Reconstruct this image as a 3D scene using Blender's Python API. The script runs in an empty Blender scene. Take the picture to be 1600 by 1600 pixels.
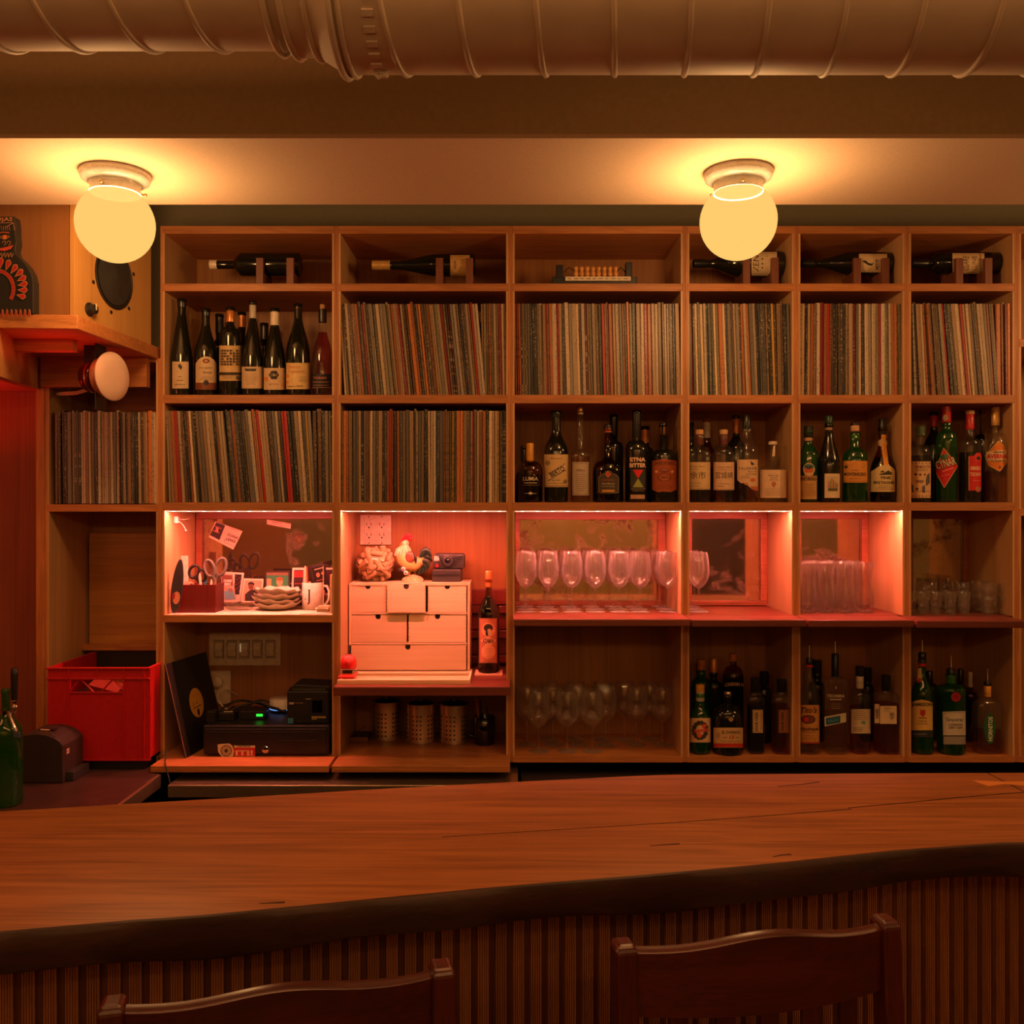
import bpy, bmesh, math, random
from mathutils import Vector, Matrix
from mathutils.geometry import tessellate_polygon
SC = bpy.context.scene
COL = SC.collection
PI = math.pi
F, CH = 1460.0, 1.72            # focal length in pixels of a 1600 px frame, camera height
# ---------------------------------------------------------------- camera, world, lights, exposure
cd = bpy.data.cameras.new('camera'); cam = bpy.data.objects.new('camera', cd); COL.objects.link(cam)
cam.location = (0, 0, CH); cam.rotation_euler = (PI/2, 0, 0)
cd.sensor_width = 36; cd.lens = F/1600*36; cd.clip_start = 0.05; cd.clip_end = 60
SC.camera = cam
w = bpy.data.worlds.new('world'); SC.world = w; w.use_nodes = True
w.node_tree.nodes['Background'].inputs[0].default_value = (1, .35, .12, 1)
w.node_tree.nodes['Background'].inputs[1].default_value = 0.012
SC.view_settings.view_transform = 'Standard'; SC.view_settings.look = 'None'
SC.view_settings.gamma = 1; SC.view_settings.exposure = 0; SC.view_settings.use_curve_mapping = False
SC.cycles.transparent_max_bounces = 40; SC.cycles.max_bounces = 24; SC.cycles.diffuse_bounces = 4
SC.cycles.glossy_bounces = 5; SC.cycles.transmission_bounces = 24
SC.cycles.caustics_reflective = False; SC.cycles.caustics_refractive = True
SC.cycles.sample_clamp_indirect = 4
WARM = (1.0, .50, .18)
def light(name, kind, loc, power, col, size=.1, rot=None, sx=None, sy=None):
    l = bpy.data.lights.new(name, kind); l.energy = power; l.color = col
    if kind == 'AREA':
        l.shape = 'RECTANGLE'; l.size = sx; l.size_y = sy
    else: l.shadow_soft_size = size
    o = bpy.data.objects.new(name, l); COL.objects.link(o); o.location = loc
    if rot: o.rotation_euler = rot
    return o
LAMPS = [(-1.061, 2.50, CH+.770), (.603, 2.49, CH+.774)]
for p in LAMPS: light('lamp_bulb_light', 'POINT', (p[0], p[1], p[2]-.012), 76, WARM, .082)
# bulbs outside the frame, plus area fills added to brighten the room
for x in (-2.9, 2.3): light('lamp_bulb_light', 'POINT', (x, 2.45, CH+.72), 16, WARM, .1)
light('room_fill', 'AREA', (.1, .95, 3.02), 17, (1, .38, .12), rot=(math.radians(6), 0, 0), sx=3.0, sy=.35)  # fill added above the bar to light its top
for p in ((-1.7, -.7, 2.45), (-.75, -1.2, 2.5), (.15, -.9, 2.45), (1.0, -1.3, 2.5), (1.9, -.6, 2.4), (2.9, .2, 2.45)): light('small_bulb_light', 'POINT', p, 9, (1, .50, .18), .03)
light('room_fill', 'AREA', (-.4, -1.9, 3.0), 6, (1, .45, .12), sx=3.0, sy=.8)  # added fill for the front wall and the room ambience
light('wall_fill', 'AREA', (0, -2.75, 2.95), 45, (1, .45, .14), rot=(math.radians(-22), 0, 0), sx=5.5, sy=.25)  # added fill, brightens the front wall that the mirrors reflect
# ---------------------------------------------------------------- helpers
def px(u, v, Y): return Vector(((u-800)*Y/F, Y, CH+(800-v)*Y/F))
def X(u, Y=3.2): return (u-800)*Y/F
def Z(v, Y=3.2): return CH+(800-v)*Y/F
def srgb(r, g, b):
    f = lambda c: (c/255/12.92 if c <= 10 else ((c/255+.055)/1.055)**2.4)
    return (f(r), f(g), f(b))
class MB:
    def __init__(s): s.v = []; s.f = []; s.m = []; s.mi = 0
    def add(s, vs, fs):
        n = len(s.v); s.v += [tuple(v) for v in vs]; s.f += [tuple(i+n for i in f) for f in fs]; s.m += [s.mi]*len(fs); return s
    def box(s, x0, x1, y0, y1, z0, z1, M=None):
        vs = [(x, y, z) for z in (z0, z1) for y in (y0, y1) for x in (x0, x1)]
        if M: vs = [M @ Vector(v) for v in vs]
        return s.add(vs, [(0, 2, 3, 1), (4, 5, 7, 6), (0, 1, 5, 4), (2, 6, 7, 3), (0, 4, 6, 2), (1, 3, 7, 5)])
    def cbox(s, cx, cy, cz, dx, dy, dz, M=None): return s.box(cx-dx/2, cx+dx/2, cy-dy/2, cy+dy/2, cz-dz/2, cz+dz/2, M)
    def lathe(s, prof, seg=20, n=2, ay=1, close=False, M=None):
        """prof: [(r, z)]; n: superellipse exponent (2 round, 8 square)"""
        vs = []; k = len(prof)
        for r, z in prof:
            for i in range(seg):
                a = 2*PI*i/seg + (PI/seg if n > 2 else 0); c, d = math.cos(a), math.sin(a)
                q = 1/((abs(c)**n+abs(d)**n)**(1/n))
                vs.append((r*q*c, r*q*d*ay, z))
        fs = []
        for j in range(k-1 if not close else k):
            for i in range(seg):
                a = j*seg+i; b = j*seg+(i+1) % seg; c2 = ((j+1) % k)*seg+(i+1) % seg; d2 = ((j+1) % k)*seg+i
                fs.append((a, b, c2, d2))
        if not close:
            if prof[0][0] > 1e-4: fs.append(tuple(range(seg))[::-1])
            if prof[-1][0] > 1e-4: fs.append(tuple((k-1)*seg+i for i in range(seg)))
        if M: vs = [M @ Vector(v) for v in vs]
        return s.add(vs, fs)
    def shell(s, prof, seg=20, M=None, n=2):   # open surface of revolution, no caps
        k = len(prof); vs = []
        for r, z in prof:
            for i in range(seg):
                a = 2*PI*i/seg; c, d = math.cos(a), math.sin(a); q = 1/((abs(c)**n+abs(d)**n)**(1/n))
                vs.append((r*q*c, r*q*d, z))
        fs = [(j*seg+i, j*seg+(i+1) % seg, (j+1)*seg+(i+1) % seg, (j+1)*seg+i) for j in range(k-1) for i in range(seg)]
        if M: vs = [M @ Vector(v) for v in vs]
        return s.add(vs, fs)
    def sweep(s, pts, rad, seg=8, closed=False, flat=1, caps=True, M=None):
        pts = [Vector(p) for p in pts]; n = len(pts)
        if not hasattr(rad, '__len__'): rad = [rad]*n
        vs = []; up = Vector((0, 0, 1)); prev = None
        for i, p in enumerate(pts):
            t = (pts[(i+1) % n]-pts[i-1]) if closed else (pts[min(i+1, n-1)]-pts[max(i-1, 0)])
            t.normalize()
            if prev is None:
                a = t.cross(up)
                if a.length < .1: a = t.cross(Vector((1, 0, 0)))
            else:
                a = prev - t*prev.dot(t)
            a.normalize(); prev = a; b = t.cross(a)
            for j in range(seg):
                th = 2*PI*j/seg; vs.append(p+(a*math.cos(th)*flat+b*math.sin(th))*rad[i])
        fs = []
        for i in range(n if closed else n-1):
            for j in range(seg):
                k = (i+1) % n
                fs.append((i*seg+j, i*seg+(j+1) % seg, k*seg+(j+1) % seg, k*seg+j))
        if not closed and caps:
            fs.append(tuple(range(seg))[::-1]); fs.append(tuple((n-1)*seg+j for j in range(seg)))
        if M: vs = [M @ v for v in vs]
        return s.add(vs, fs)
    def ball(s, c, r, seg=12, rings=8, M=None):
        if not hasattr(r, '__len__'): r = (r, r, r)
        vs = [(c[0], c[1], c[2]-r[2])]
        for j in range(1, rings):
            a = PI*j/rings-PI/2
            for i in range(seg):
                b = 2*PI*i/seg; vs.append((c[0]+r[0]*math.cos(a)*math.cos(b), c[1]+r[1]*math.cos(a)*math.sin(b), c[2]+r[2]*math.sin(a)))
        vs.append((c[0], c[1], c[2]+r[2])); L = len(vs)-1; fs = []
        for i in range(seg): fs.append((0, 1+(i+1) % seg, 1+i))
        for j in range(rings-2):
            for i in range(seg):
                a = 1+j*seg+i; b = 1+j*seg+(i+1) % seg; fs.append((a, b, b+seg, a+seg))
        o = 1+(rings-2)*seg
        for i in range(seg): fs.append((o+i, o+(i+1) % seg, L))
        if M: vs = [M @ Vector(v) for v in vs]
        return s.add(vs, fs)
    def prism(s, poly, y0, y1, M=None):    # poly in (x, z), extruded along y
        n = len(poly); vs = [(x, y0, z) for x, z in poly]+[(x, y1, z) for x, z in poly]
        fs = [tuple(range(n)), tuple(range(2*n-1, n-1, -1))]+[(i, i+n, (i+1) % n+n, (i+1) % n) for i in range(n)]
        if M: vs = [M @ Vector(v) for v in vs]
        return s.add(vs, fs)
    def mesh(s, name, mats, smooth=0):
        me = bpy.data.meshes.new(name); me.from_pydata(s.v, [], s.f)
        for m in (mats if isinstance(mats, (list, tuple)) else [mats]): me.materials.append(m)
        for i, p in enumerate(me.polygons): p.material_index = s.m[i]
        bm = bmesh.new(); bm.from_mesh(me); bmesh.ops.recalc_face_normals(bm, faces=bm.faces); bm.to_mesh(me); bm.free()
        if smooth: me.shade_smooth(); me.set_sharp_from_angle(angle=math.radians(smooth))
        return me
    def obj(s, name, mats, parent=None, smooth=0, bevel=0, **kw):
        me = s.mesh(name, mats, smooth)
        o = link(name, me, parent, **kw)
        if bevel:
            b = o.modifiers.new('bevel', 'BEVEL'); b.width = bevel; b.segments = 2; b.limit_method = 'ANGLE'; b.harden_normals = False
        return o
def link(name, me, parent=None, label=None, cat=None, group=None, kind=None):
    o = bpy.data.objects.new(name, me); COL.objects.link(o)
    if parent: o.parent = parent
    if label: o['label'] = label
    if cat: o['category'] = cat
    if group: o['group'] = group
    if kind: o['kind'] = kind
    return o
def thing(name, label, cat, loc=(0, 0, 0), rz=0, group=None):
    o = link(name, None, None, label, cat, group); o.location = loc; o.rotation_euler = (0, 0, rz); o.empty_display_size = .05
    return o
def kids(o): return [c for c in bpy.data.objects if c.parent is o]
def dup(root, loc, label, rz=None, chmap=None):
    r = root.copy(); COL.objects.link(r); r.location = loc; r['label'] = label
    if rz is not None: r.rotation_euler = (0, 0, rz)
    for ch in KM[root.name]:
        c = ch.copy(); COL.objects.link(c); c.parent = r
    return r
KM = {}
def remember(root): KM[root.name] = kids(root); return root
# ---------------------------------------------------------------- materials
def newmat(name):
    m = bpy.data.materials.new(name); m.use_nodes = True; nt = m.node_tree
    return m, nt, nt.nodes['Principled BSDF']
def N(nt, t, **kw):
    n = nt.nodes.new(t)
    for k, v in kw.items():
        if k.startswith('i'): n.inputs[int(k[1:])].default_value = v
        else: setattr(n, k, v)
    return n
def ramp(nt, stops):
    r = nt.nodes.new('ShaderNodeValToRGB'); e = r.color_ramp.elements
    while len(e) < len(stops): e.new(.5)
    for el, (p, c) in zip(e, stops): el.position = p; el.color = (*c, 1)
    return r
MC = {}
def plain(name, c, rough=.5, metal=0, coat=0, noise=.12, nscale=60, spec=.5, bump=0):
    key = ('p', name)
    if key in MC: return MC[key]
    m, nt, b = newmat(name); MC[key] = m
    b.inputs['Roughness'].default_value = rough; b.inputs['Metallic'].default_value = metal
    b.inputs['Coat Weight'].default_value = coat; b.inputs['Specular IOR Level'].default_value = spec
    tc = N(nt, 'ShaderNodeTexCoord'); no = N(nt, 'ShaderNodeTexNoise'); no.inputs['Scale'].default_value = nscale; no.inputs['Detail'].default_value = 3
    nt.links.new(tc.outputs['Object'], no.inputs['Vector'])
    lo = tuple(x*(1-noise) for x in c); hi = tuple(min(1, x*(1+noise)) for x in c)
    r = ramp(nt, [(.3, lo), (.7, hi)]); nt.links.new(no.outputs['Fac'], r.inputs[0]); nt.links.new(r.outputs[0], b.inputs['Base Color'])
    if bump:
        bp = N(nt, 'ShaderNodeBump'); bp.inputs['Strength'].default_value = bump; bp.inputs['Distance'].default_value = .002
        nt.links.new(no.outputs['Fac'], bp.inputs['Height']); nt.links.new(bp.outputs[0], b.inputs['Normal'])
    return m
def wood(name, c, c2, axis='X', rough=.45, scale=1.0, coat=.0, edge=False, figure=1.0):
    """grain runs along axis; edge=True gives plywood laminations across the other axis"""
    m, nt, b = newmat(name); b.inputs['Roughness'].default_value = rough; b.inputs['Coat Weight'].default_value = coat
    b.inputs['Coat Roughness'].default_value = .25
    tc = N(nt, 'ShaderNodeTexCoord'); mp = N(nt, 'ShaderNodeMapping')
    st = {'X': (1.2, 14, 14), 'Y': (14, 1.2, 14), 'Z': (14, 14, 1.2)}[axis]
    mp.inputs['Scale'].default_value = tuple(x*scale for x in st)
    nt.links.new(tc.outputs['Object'], mp.inputs['Vector'])
    n1 = N(nt, 'ShaderNodeTexNoise'); n1.inputs['Scale'].default_value = 1.6; n1.inputs['Detail'].default_value = 6; n1.inputs['Distortion'].default_value = 1.2*figure
    nt.links.new(mp.outputs[0], n1.inputs['Vector'])
    mp2 = N(nt, 'ShaderNodeMapping'); mp2.inputs['Scale'].default_value = tuple(x*scale*(1 if x < 2 else 9) for x in st)
    nt.links.new(tc.outputs['Object'], mp2.inputs['Vector'])
    n2 = N(nt, 'ShaderNodeTexNoise'); n2.inputs['Scale'].default_value = 2; n2.inputs['Detail'].default_value = 4
    nt.links.new(mp2.outputs[0], n2.inputs['Vector'])
    mx = N(nt, 'ShaderNodeMix'); mx.inputs[0].default_value = .45
    nt.links.new(n1.outputs['Fac'], mx.inputs[2]); nt.links.new(n2.outputs['Fac'], mx.inputs[3])
    r = ramp(nt, [(.34, c2), (.62, c)]); nt.links.new(mx.outputs[0], r.inputs[0])
    oi = N(nt, 'ShaderNodeObjectInfo'); hs = N(nt, 'ShaderNodeHueSaturation')
    mr = N(nt, 'ShaderNodeMapRange'); mr.inputs['To Min'].default_value = .86; mr.inputs['To Max'].default_value = 1.12
    nt.links.new(oi.outputs['Random'], mr.inputs['Value']); nt.links.new(mr.outputs[0], hs.inputs['Value'])
    nt.links.new(r.outputs[0], hs.inputs['Color']); nt.links.new(hs.outputs[0], b.inputs['Base Color'])
    bp = N(nt, 'ShaderNodeBump'); bp.inputs['Strength'].default_value = .15; bp.inputs['Distance'].default_value = .001
    nt.links.new(n2.outputs['Fac'], bp.inputs['Height']); nt.links.new(bp.outputs[0], b.inputs['Normal'])
    return m
def emis(name, c, s):
    m, nt, b = newmat(name); b.inputs['Base Color'].default_value = (*c, 1)
    b.inputs['Emission Color'].default_value = (*c, 1); b.inputs['Emission Strength'].default_value = s
    return m
def thin_glass(name, tint=(.95, .95, .95), edge=.9, rough=.02, base=.045, film=0, filmc=(.9, .9, .9)):
    """thin clear glass: tinted transparency plus mirror reflection that grows towards the rim"""
    m, nt, b = newmat(name); nt.nodes.remove(b); out = [n for n in nt.nodes if n.type == 'OUTPUT_MATERIAL'][0]
    tr = N(nt, 'ShaderNodeBsdfTransparent'); gl = N(nt, 'ShaderNodeBsdfGlossy'); gl.inputs['Roughness'].default_value = rough
    lw = N(nt, 'ShaderNodeLayerWeight'); lw.inputs['Blend'].default_value = .5
    pw = N(nt, 'ShaderNodeMath', operation='POWER'); pw.inputs[1].default_value = 3.6
    nt.links.new(lw.outputs['Facing'], pw.inputs[0])
    mr = N(nt, 'ShaderNodeMapRange'); mr.inputs['To Min'].default_value = base; mr.inputs['To Max'].default_value = edge
    nt.links.new(pw.outputs[0], mr.inputs['Value'])
    mc = N(nt, 'ShaderNodeMix', data_type='RGBA')   # longer path through the glass at the rim: darker tint
    mc.inputs[6].default_value = (*tint, 1); mc.inputs[7].default_value = (*[t**2.2 for t in tint], 1)
    nt.links.new(pw.outputs[0], mc.inputs[0]); nt.links.new(mc.outputs[2], tr.inputs[0])
    mx = N(nt, 'ShaderNodeMixShader'); nt.links.new(mr.outputs[0], mx.inputs[0]); nt.links.new(tr.outputs[0], mx.inputs[1]); nt.links.new(gl.outputs[0], mx.inputs[2])
    last = mx
    if film:
        df = N(nt, 'ShaderNodeBsdfDiffuse'); df.inputs[0].default_value = (*filmc, 1)
        m2 = N(nt, 'ShaderNodeMixShader'); m2.inputs[0].default_value = film
        nt.links.new(mx.outputs[0], m2.inputs[1]); nt.links.new(df.outputs[0], m2.inputs[2]); last = m2
    nt.links.new(last.outputs[0], out.inputs[0]); return m
def real_glass(name, haze=.014, eh=.30, g0=.06, g1=.75, rf=.12, ro=.05):
    m, nt, b = newmat(name); b.inputs['Base Color'].default_value = (1, .99, .98, 1); b.inputs['Roughness'].default_value = .0
    b.inputs['Transmission Weight'].default_value = 1; b.inputs['IOR'].default_value = 1.48
    # half of the wall acts as a thin clear film whose pale haze stands in for bright highlights
    out = [n for n in nt.nodes if n.type == 'OUTPUT_MATERIAL'][0]
    tr = N(nt, 'ShaderNodeBsdfTransparent'); tr.inputs[0].default_value = (.99, .988, .985, 1); gl = N(nt, 'ShaderNodeBsdfGlossy'); gl.inputs['Roughness'].default_value = ro
    df = N(nt, 'ShaderNodeBsdfDiffuse'); df.inputs[0].default_value = (.95, .93, .92, 1); lw = N(nt, 'ShaderNodeLayerWeight'); lw.inputs['Blend'].default_value = .5
    pw = N(nt, 'ShaderNodeMath', operation='POWER'); pw.inputs[1].default_value = 3; nt.links.new(lw.outputs['Facing'], pw.inputs[0])
    mr = N(nt, 'ShaderNodeMapRange'); mr.inputs['To Min'].default_value = haze; mr.inputs['To Max'].default_value = eh; nt.links.new(pw.outputs[0], mr.inputs['Value'])
    m2 = N(nt, 'ShaderNodeMapRange'); m2.inputs['To Min'].default_value = g0; m2.inputs['To Max'].default_value = g1; nt.links.new(pw.outputs[0], m2.inputs['Value'])
    a = N(nt, 'ShaderNodeMixShader'); nt.links.new(mr.outputs[0], a.inputs[0]); nt.links.new(tr.outputs[0], a.inputs[1]); nt.links.new(df.outputs[0], a.inputs[2])
    c = N(nt, 'ShaderNodeMixShader'); nt.links.new(m2.outputs[0], c.inputs[0]); nt.links.new(a.outputs[0], c.inputs[1]); nt.links.new(gl.outputs[0], c.inputs[2])
    d = N(nt, 'ShaderNodeMixShader'); d.inputs[0].default_value = rf; nt.links.new(c.outputs[0], d.inputs[1]); nt.links.new(b.outputs[0], d.inputs[2])
    nt.links.new(d.outputs[0], out.inputs[0]); return m
M_PLY = wood('birch_plywood', (.54, .235, .055), (.36, .14, .03), 'X', .42)
M_PLYZ = wood('birch_plywood_upright', (.54, .235, .055), (.36, .14, .03), 'Z', .42)
M_LINING = wood('pale_side_lining', (.62, .36, .17), (.50, .27, .12), 'Z', .42, scale=.7)
M_EDGE = wood('plywood_edge', (.56, .215, .062), (.32, .105, .03), 'X', .5, scale=2.5)
M_EDGEZ = wood('plywood_edge_upright', (.56, .215, .062), (.32, .105, .03), 'Z', .5, scale=2.5)
M_RED = wood('red_hardwood', (.20, .045, .028), (.10, .022, .013), 'X', .35)
M_BACK = wood('plywood_back', (.40, .165, .040), (.28, .105, .026), 'Z', .5, scale=.6)
M_PALE = wood('pale_birch', (.80, .56, .36), (.70, .46, .28), 'X', .45, scale=.7)
M_BAR = wood('bar_top_wood', (.42, .152, .045), (.20, .064, .017), 'X', .42, scale=.9, coat=.10, figure=1.6)
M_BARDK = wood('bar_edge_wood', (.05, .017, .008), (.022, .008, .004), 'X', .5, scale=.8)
M_STOOL = wood('stool_wood', (.080, .011, .005), (.035, .006, .003), 'X', .3, coat=.4)
M_STOOLZ = wood('stool_wood_upright', (.080, .011, .005), (.035, .006, .003), 'Z', .3, coat=.4)
M_SLAT = wood('ribbed_slat_wood', (.46, .18, .066), (.22, .08, .026), 'Z', .55, scale=2)
M_GAP = wood('dark_backing_wood', (.16, .05, .022), (.09, .028, .012), 'Z', .6)
M_BOX = wood('dark_red_wood', (.15, .014, .01), (.09, .01, .007), 'Z', .35)
M_CRADLE = wood('cradle_wood', (.24, .08, .04), (.15, .045, .02), 'Z', .5)
M_SPKS = wood('speaker_side_wood', (.36, .15, .045), (.27, .10, .03), 'Z', .45, scale=.5)
M_SPK = wood('speaker_birch', (.55, .29, .09), (.45, .22, .06), 'Z', .45, scale=.5)
M_PANELRED = wood('red_brown_panel', (.34, .10, .045), (.22, .06, .026), 'Z', .5, scale=.6)
M_WALL = plain('painted_wall', (.26, .22, .14), .8, noise=.04)
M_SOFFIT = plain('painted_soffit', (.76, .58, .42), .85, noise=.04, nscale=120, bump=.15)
M_BEAM = plain('painted_beam', (.56, .42, .25), .8, noise=.05)
M_DUCT = plain('white_duct_paint', (.62, .55, .44), .62, noise=.06, nscale=12)
M_BLACK = plain('black_plastic', (.012, .011, .011), .42)
M_DKGREY = plain('dark_grey_plastic', (.03, .028, .027), .5)
M_WHITE = plain('white_ceramic', (.80, .76, .70), .25)
M_IVORY = plain('ivory_plastic', (.62, .52, .38), .4)
M_STEEL = plain('brushed_steel', (.80, .64, .45), .30, .95, noise=.05, nscale=30)
M_STEELDK = plain('dark_steel_top', (.22, .19, .17), .3, 1, noise=.25)
M_CHROME = plain('chrome', (.75, .72, .68), .1, 1)
M_REDP = plain('red_plastic', (.50, .012, .015), .38, noise=.08)
M_COUNTER = plain('dark_counter', (.06, .03, .025), .28, noise=.3, nscale=20)
M_DARKSTONE = plain('black_counter', (.03, .026, .022), .22)
M_BRASS = plain('brass', (.7, .42, .14), .3, 1)
M_CORK = plain('cork', (.62, .36, .18), .8, noise=.25, nscale=250)
M_GLASS = real_glass('clear_glass')
M_GLASSL = real_glass('lit_clear_glass', .014, .36, .05, .6, .10, .04)  # brighter copy of the clear glass: lit look put into its pale rim
M_GLASST = real_glass('lit_tumbler_glass', .006, .22, .05, .7, .16, .03)
M_GLASSB = thin_glass('clear_bottle_glass', (.96, .96, .93), .6, .04, .06, .012)
M_GREENG = thin_glass('green_bottle_glass', (.30, .66, .22), .6, .04, .08, .16, (.03, .22, .03))
M_BROWNG = thin_glass('brown_bottle_glass', (.55, .26, .10), .6, .05, .07)
M_DARKG = plain('dark_bottle_glass', (.010, .010, .006), .10, noise=.2, spec=.6)
def liquid(name, c): return thin_glass(name, c, .3, .1, .02)
L_AMBER = liquid('amber_liquor', (.80, .42, .11)); L_DARK = liquid('dark_liquor', (.26, .10, .05))
L_CLEAR = liquid('clear_liquor', (.92, .88, .78)); L_RED = liquid('rose_wine', (.75, .08, .06)); L_GOLD = liquid('pale_gold_liquor', (.85, .62, .28))
def col(c, rough=.6):
    key = ('c', c, rough)
    if key not in MC: MC[key] = plain('ink_%d_%d_%d' % c, srgb(*c), rough, noise=.05)
    return MC[key]
# ---------------------------------------------------------------- flat print: text and shapes on any surface
TC = {}
def text_poly(s, bold=0, shear=0):
    k = (s, bold, shear)
    if k in TC: return TC[k]
    c = bpy.data.curves.new('t', 'FONT'); c.body = s; c.resolution_u = 2; c.offset = bold; c.shear = shear
    o = bpy.data.objects.new('t', c); m = bpy.data.meshes.new_from_object(o)
    vs = [(v.co.x, v.co.y) for v in m.vertices]; fs = [tuple(p.vertices) for p in m.polygons]
    x0 = min(v[0] for v in vs); x1 = max(v[0] for v in vs); y0 = min(v[1] for v in vs); y1 = max(v[1] for v in vs)
    bpy.data.objects.remove(o); bpy.data.curves.remove(c); bpy.data.meshes.remove(m)
    TC[k] = (vs, fs, x0, x1, y0, y1); return TC[k]
def art(parent, items, fmap, step=None, base=.0004, name='lettering'):
    """items drawn in photo pixels (u right, v down); fmap(u, v, off) -> local point; off lifts layers off the surface"""
    out = []; off = base
    for it in items:
        k = it[0]; vs = []; fs = []
        if k == 't':
            _, s, uc, vc, wd, hg, c = it[:7]; o = it[7] if len(it) > 7 else {}
            tv, tf, x0, x1, y0, y1 = text_poly(s, o.get('b', 0), o.get('sh', 0)); a = math.radians(o.get('rot', 0))
            for x, y in tv:
                xx = ((x-x0)/(x1-x0)-.5)*wd; yy = ((y-y0)/(y1-y0)-.5)*hg
                yy -= o.get('arc', 0)*(xx/wd*2)**2
                vs.append((uc+xx*math.cos(a)-yy*math.sin(a), vc-(xx*math.sin(a)+yy*math.cos(a))))
            fs = tf
        elif k == 'r': _, u0, v0, u1, v1, c = it[:6]; vs = [(u0, v0), (u1, v0), (u1, v1), (u0, v1)]; fs = [(0, 1, 2, 3)]
        elif k == 'c':
            _, u, v, r, c = it[:5]; ry = it[5] if len(it) > 5 and not isinstance(it[5], str) else r
            vs = [(u+r*math.cos(2*PI*i/20), v+ry*math.sin(2*PI*i/20)) for i in range(20)]; fs = [tuple(range(20))]
        elif k == 'p':
            _, vs, c = it[:3]; tri = tessellate_polygon([[Vector((a, b, 0)) for a, b in vs]]); fs = [tuple(t) for t in tri]
        elif k == 'l':
            _, pts, wd, c = it[:4]
            for (a0, b0), (a1, b1) in zip(pts[:-1], pts[1:]):
                dx, dy = a1-a0, b1-b0; L = math.hypot(dx, dy) or 1; nx, ny = -dy/L*wd/2, dx/L*wd/2; n = len(vs)
                vs += [(a0+nx, b0+ny), (a1+nx, b1+ny), (a1-nx, b1-ny), (a0-nx, b0-ny)]; fs.append((n, n+1, n+2, n+3))
        nm = it[-1] if isinstance(it[-1], str) and k != 't' and it[-1] in ('emblem', 'label', 'picture', 'band', 'neck_label') else ('lettering' if k == 't' else name)
        bm = bmesh.new(); bv = [bm.verts.new((a, b, 0)) for a, b in vs]
        for f in fs:
            try: bm.faces.new([bv[i] for i in f])
            except ValueError: pass
        if step:
            us = [a for a, b in vs]; x = math.floor(min(us)/step)*step+step
            while x < max(us):
                bmesh.ops.bisect_plane(bm, geom=bm.verts[:]+bm.edges[:]+bm.faces[:], plane_co=(x, 0, 0), plane_no=(1, 0, 0), dist=1e-5); x += step
        bm.verts.index_update()
        out.append((nm, c, [fmap(v.co.x, v.co.y, off) for v in bm.verts], [tuple(v.index for v in f.verts) for f in bm.faces]))
        bm.free(); off += .00012
    # join by name and colour
    keys = {}
    for nm, c, vs, fs in out: keys.setdefault((nm, c), []).append((vs, fs))
    res = {}
    for (nm, c), L in keys.items():
        mb = MB()
        for vs, fs in L: mb.add(vs, fs)
        par = parent
        if nm not in ('label',) and 'label' in res and parent is not None: par = res['label']
        me = bpy.data.meshes.new(nm); me.from_pydata(mb.v, [], mb.f); me.materials.append(c if isinstance(c, bpy.types.Material) else col(c))
        o = link(nm, me, par)
        if nm not in res: res[nm] = o
    return res
CREAM = (232, 205, 165); INK = (40, 28, 22); TAN = (205, 165, 115)
# ================================================================ room shell
def struct(name, mb, m, **kw): o = mb.obj(name, m, **kw); o['kind'] = 'structure'; return o
HS = .917                                       # soffit height above the camera
XR = 3.6; XL = -3.4
struct('floor', MB().box(XL, XR, -3.2, 3.9, -.05, 0), wood('floor_boards', (.12, .05, .025), (.06, .025, .012), 'X', .45))
struct('ceiling', MB().box(XL, XR, -3.2, 3.9, 3.1, 3.15), plain('dark_ceiling', (.12, .09, .06), .9))
struct('wall_back', MB().box(XL, XR, 3.60, 3.70, 0, 3.1), M_WALL)
struct('wall_right', MB().box(XR, XR+.1, -3.2, 3.9, 0, 3.1), M_WALL)
struct('wall_left', MB().box(XL-.1, XL, -3.2, 3.9, 0, 3.1), M_WALL)
struct('wall_front', MB().box(XL, XR, -3.3, -3.2, 0, 3.1), plain('warm_plaster', (.60, .42, .22), .85))
o_ = MB().box(-3.38, -2.45, -3.2, -3.17, .3, 3.0).obj('trim_3', plain('orange_panel', (.62, .20, .03), .7)); o_['kind'] = 'structure'
o_ = MB().box(-2.44, -1.2, -3.2, -3.17, .3, 3.0).obj('trim_4', plain('olive_panel', (.28, .22, .09), .7)); o_['kind'] = 'structure'
o_ = MB().box(1.9, 2.75, -3.2, -3.16, 0, 2.4).obj('door_1', plain('dark_door', (.06, .045, .035), .6)); o_['kind'] = 'structure'
def beam():
    # dropped beam: lamps hang from its pale underside
    a = MB().box(XL, XR, 2.27, 3.0-.245, CH+HS+.001, 3.1)
    o = struct('trim_1', a, M_BEAM)
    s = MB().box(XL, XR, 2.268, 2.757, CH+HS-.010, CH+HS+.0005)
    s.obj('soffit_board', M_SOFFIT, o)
beam()
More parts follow.
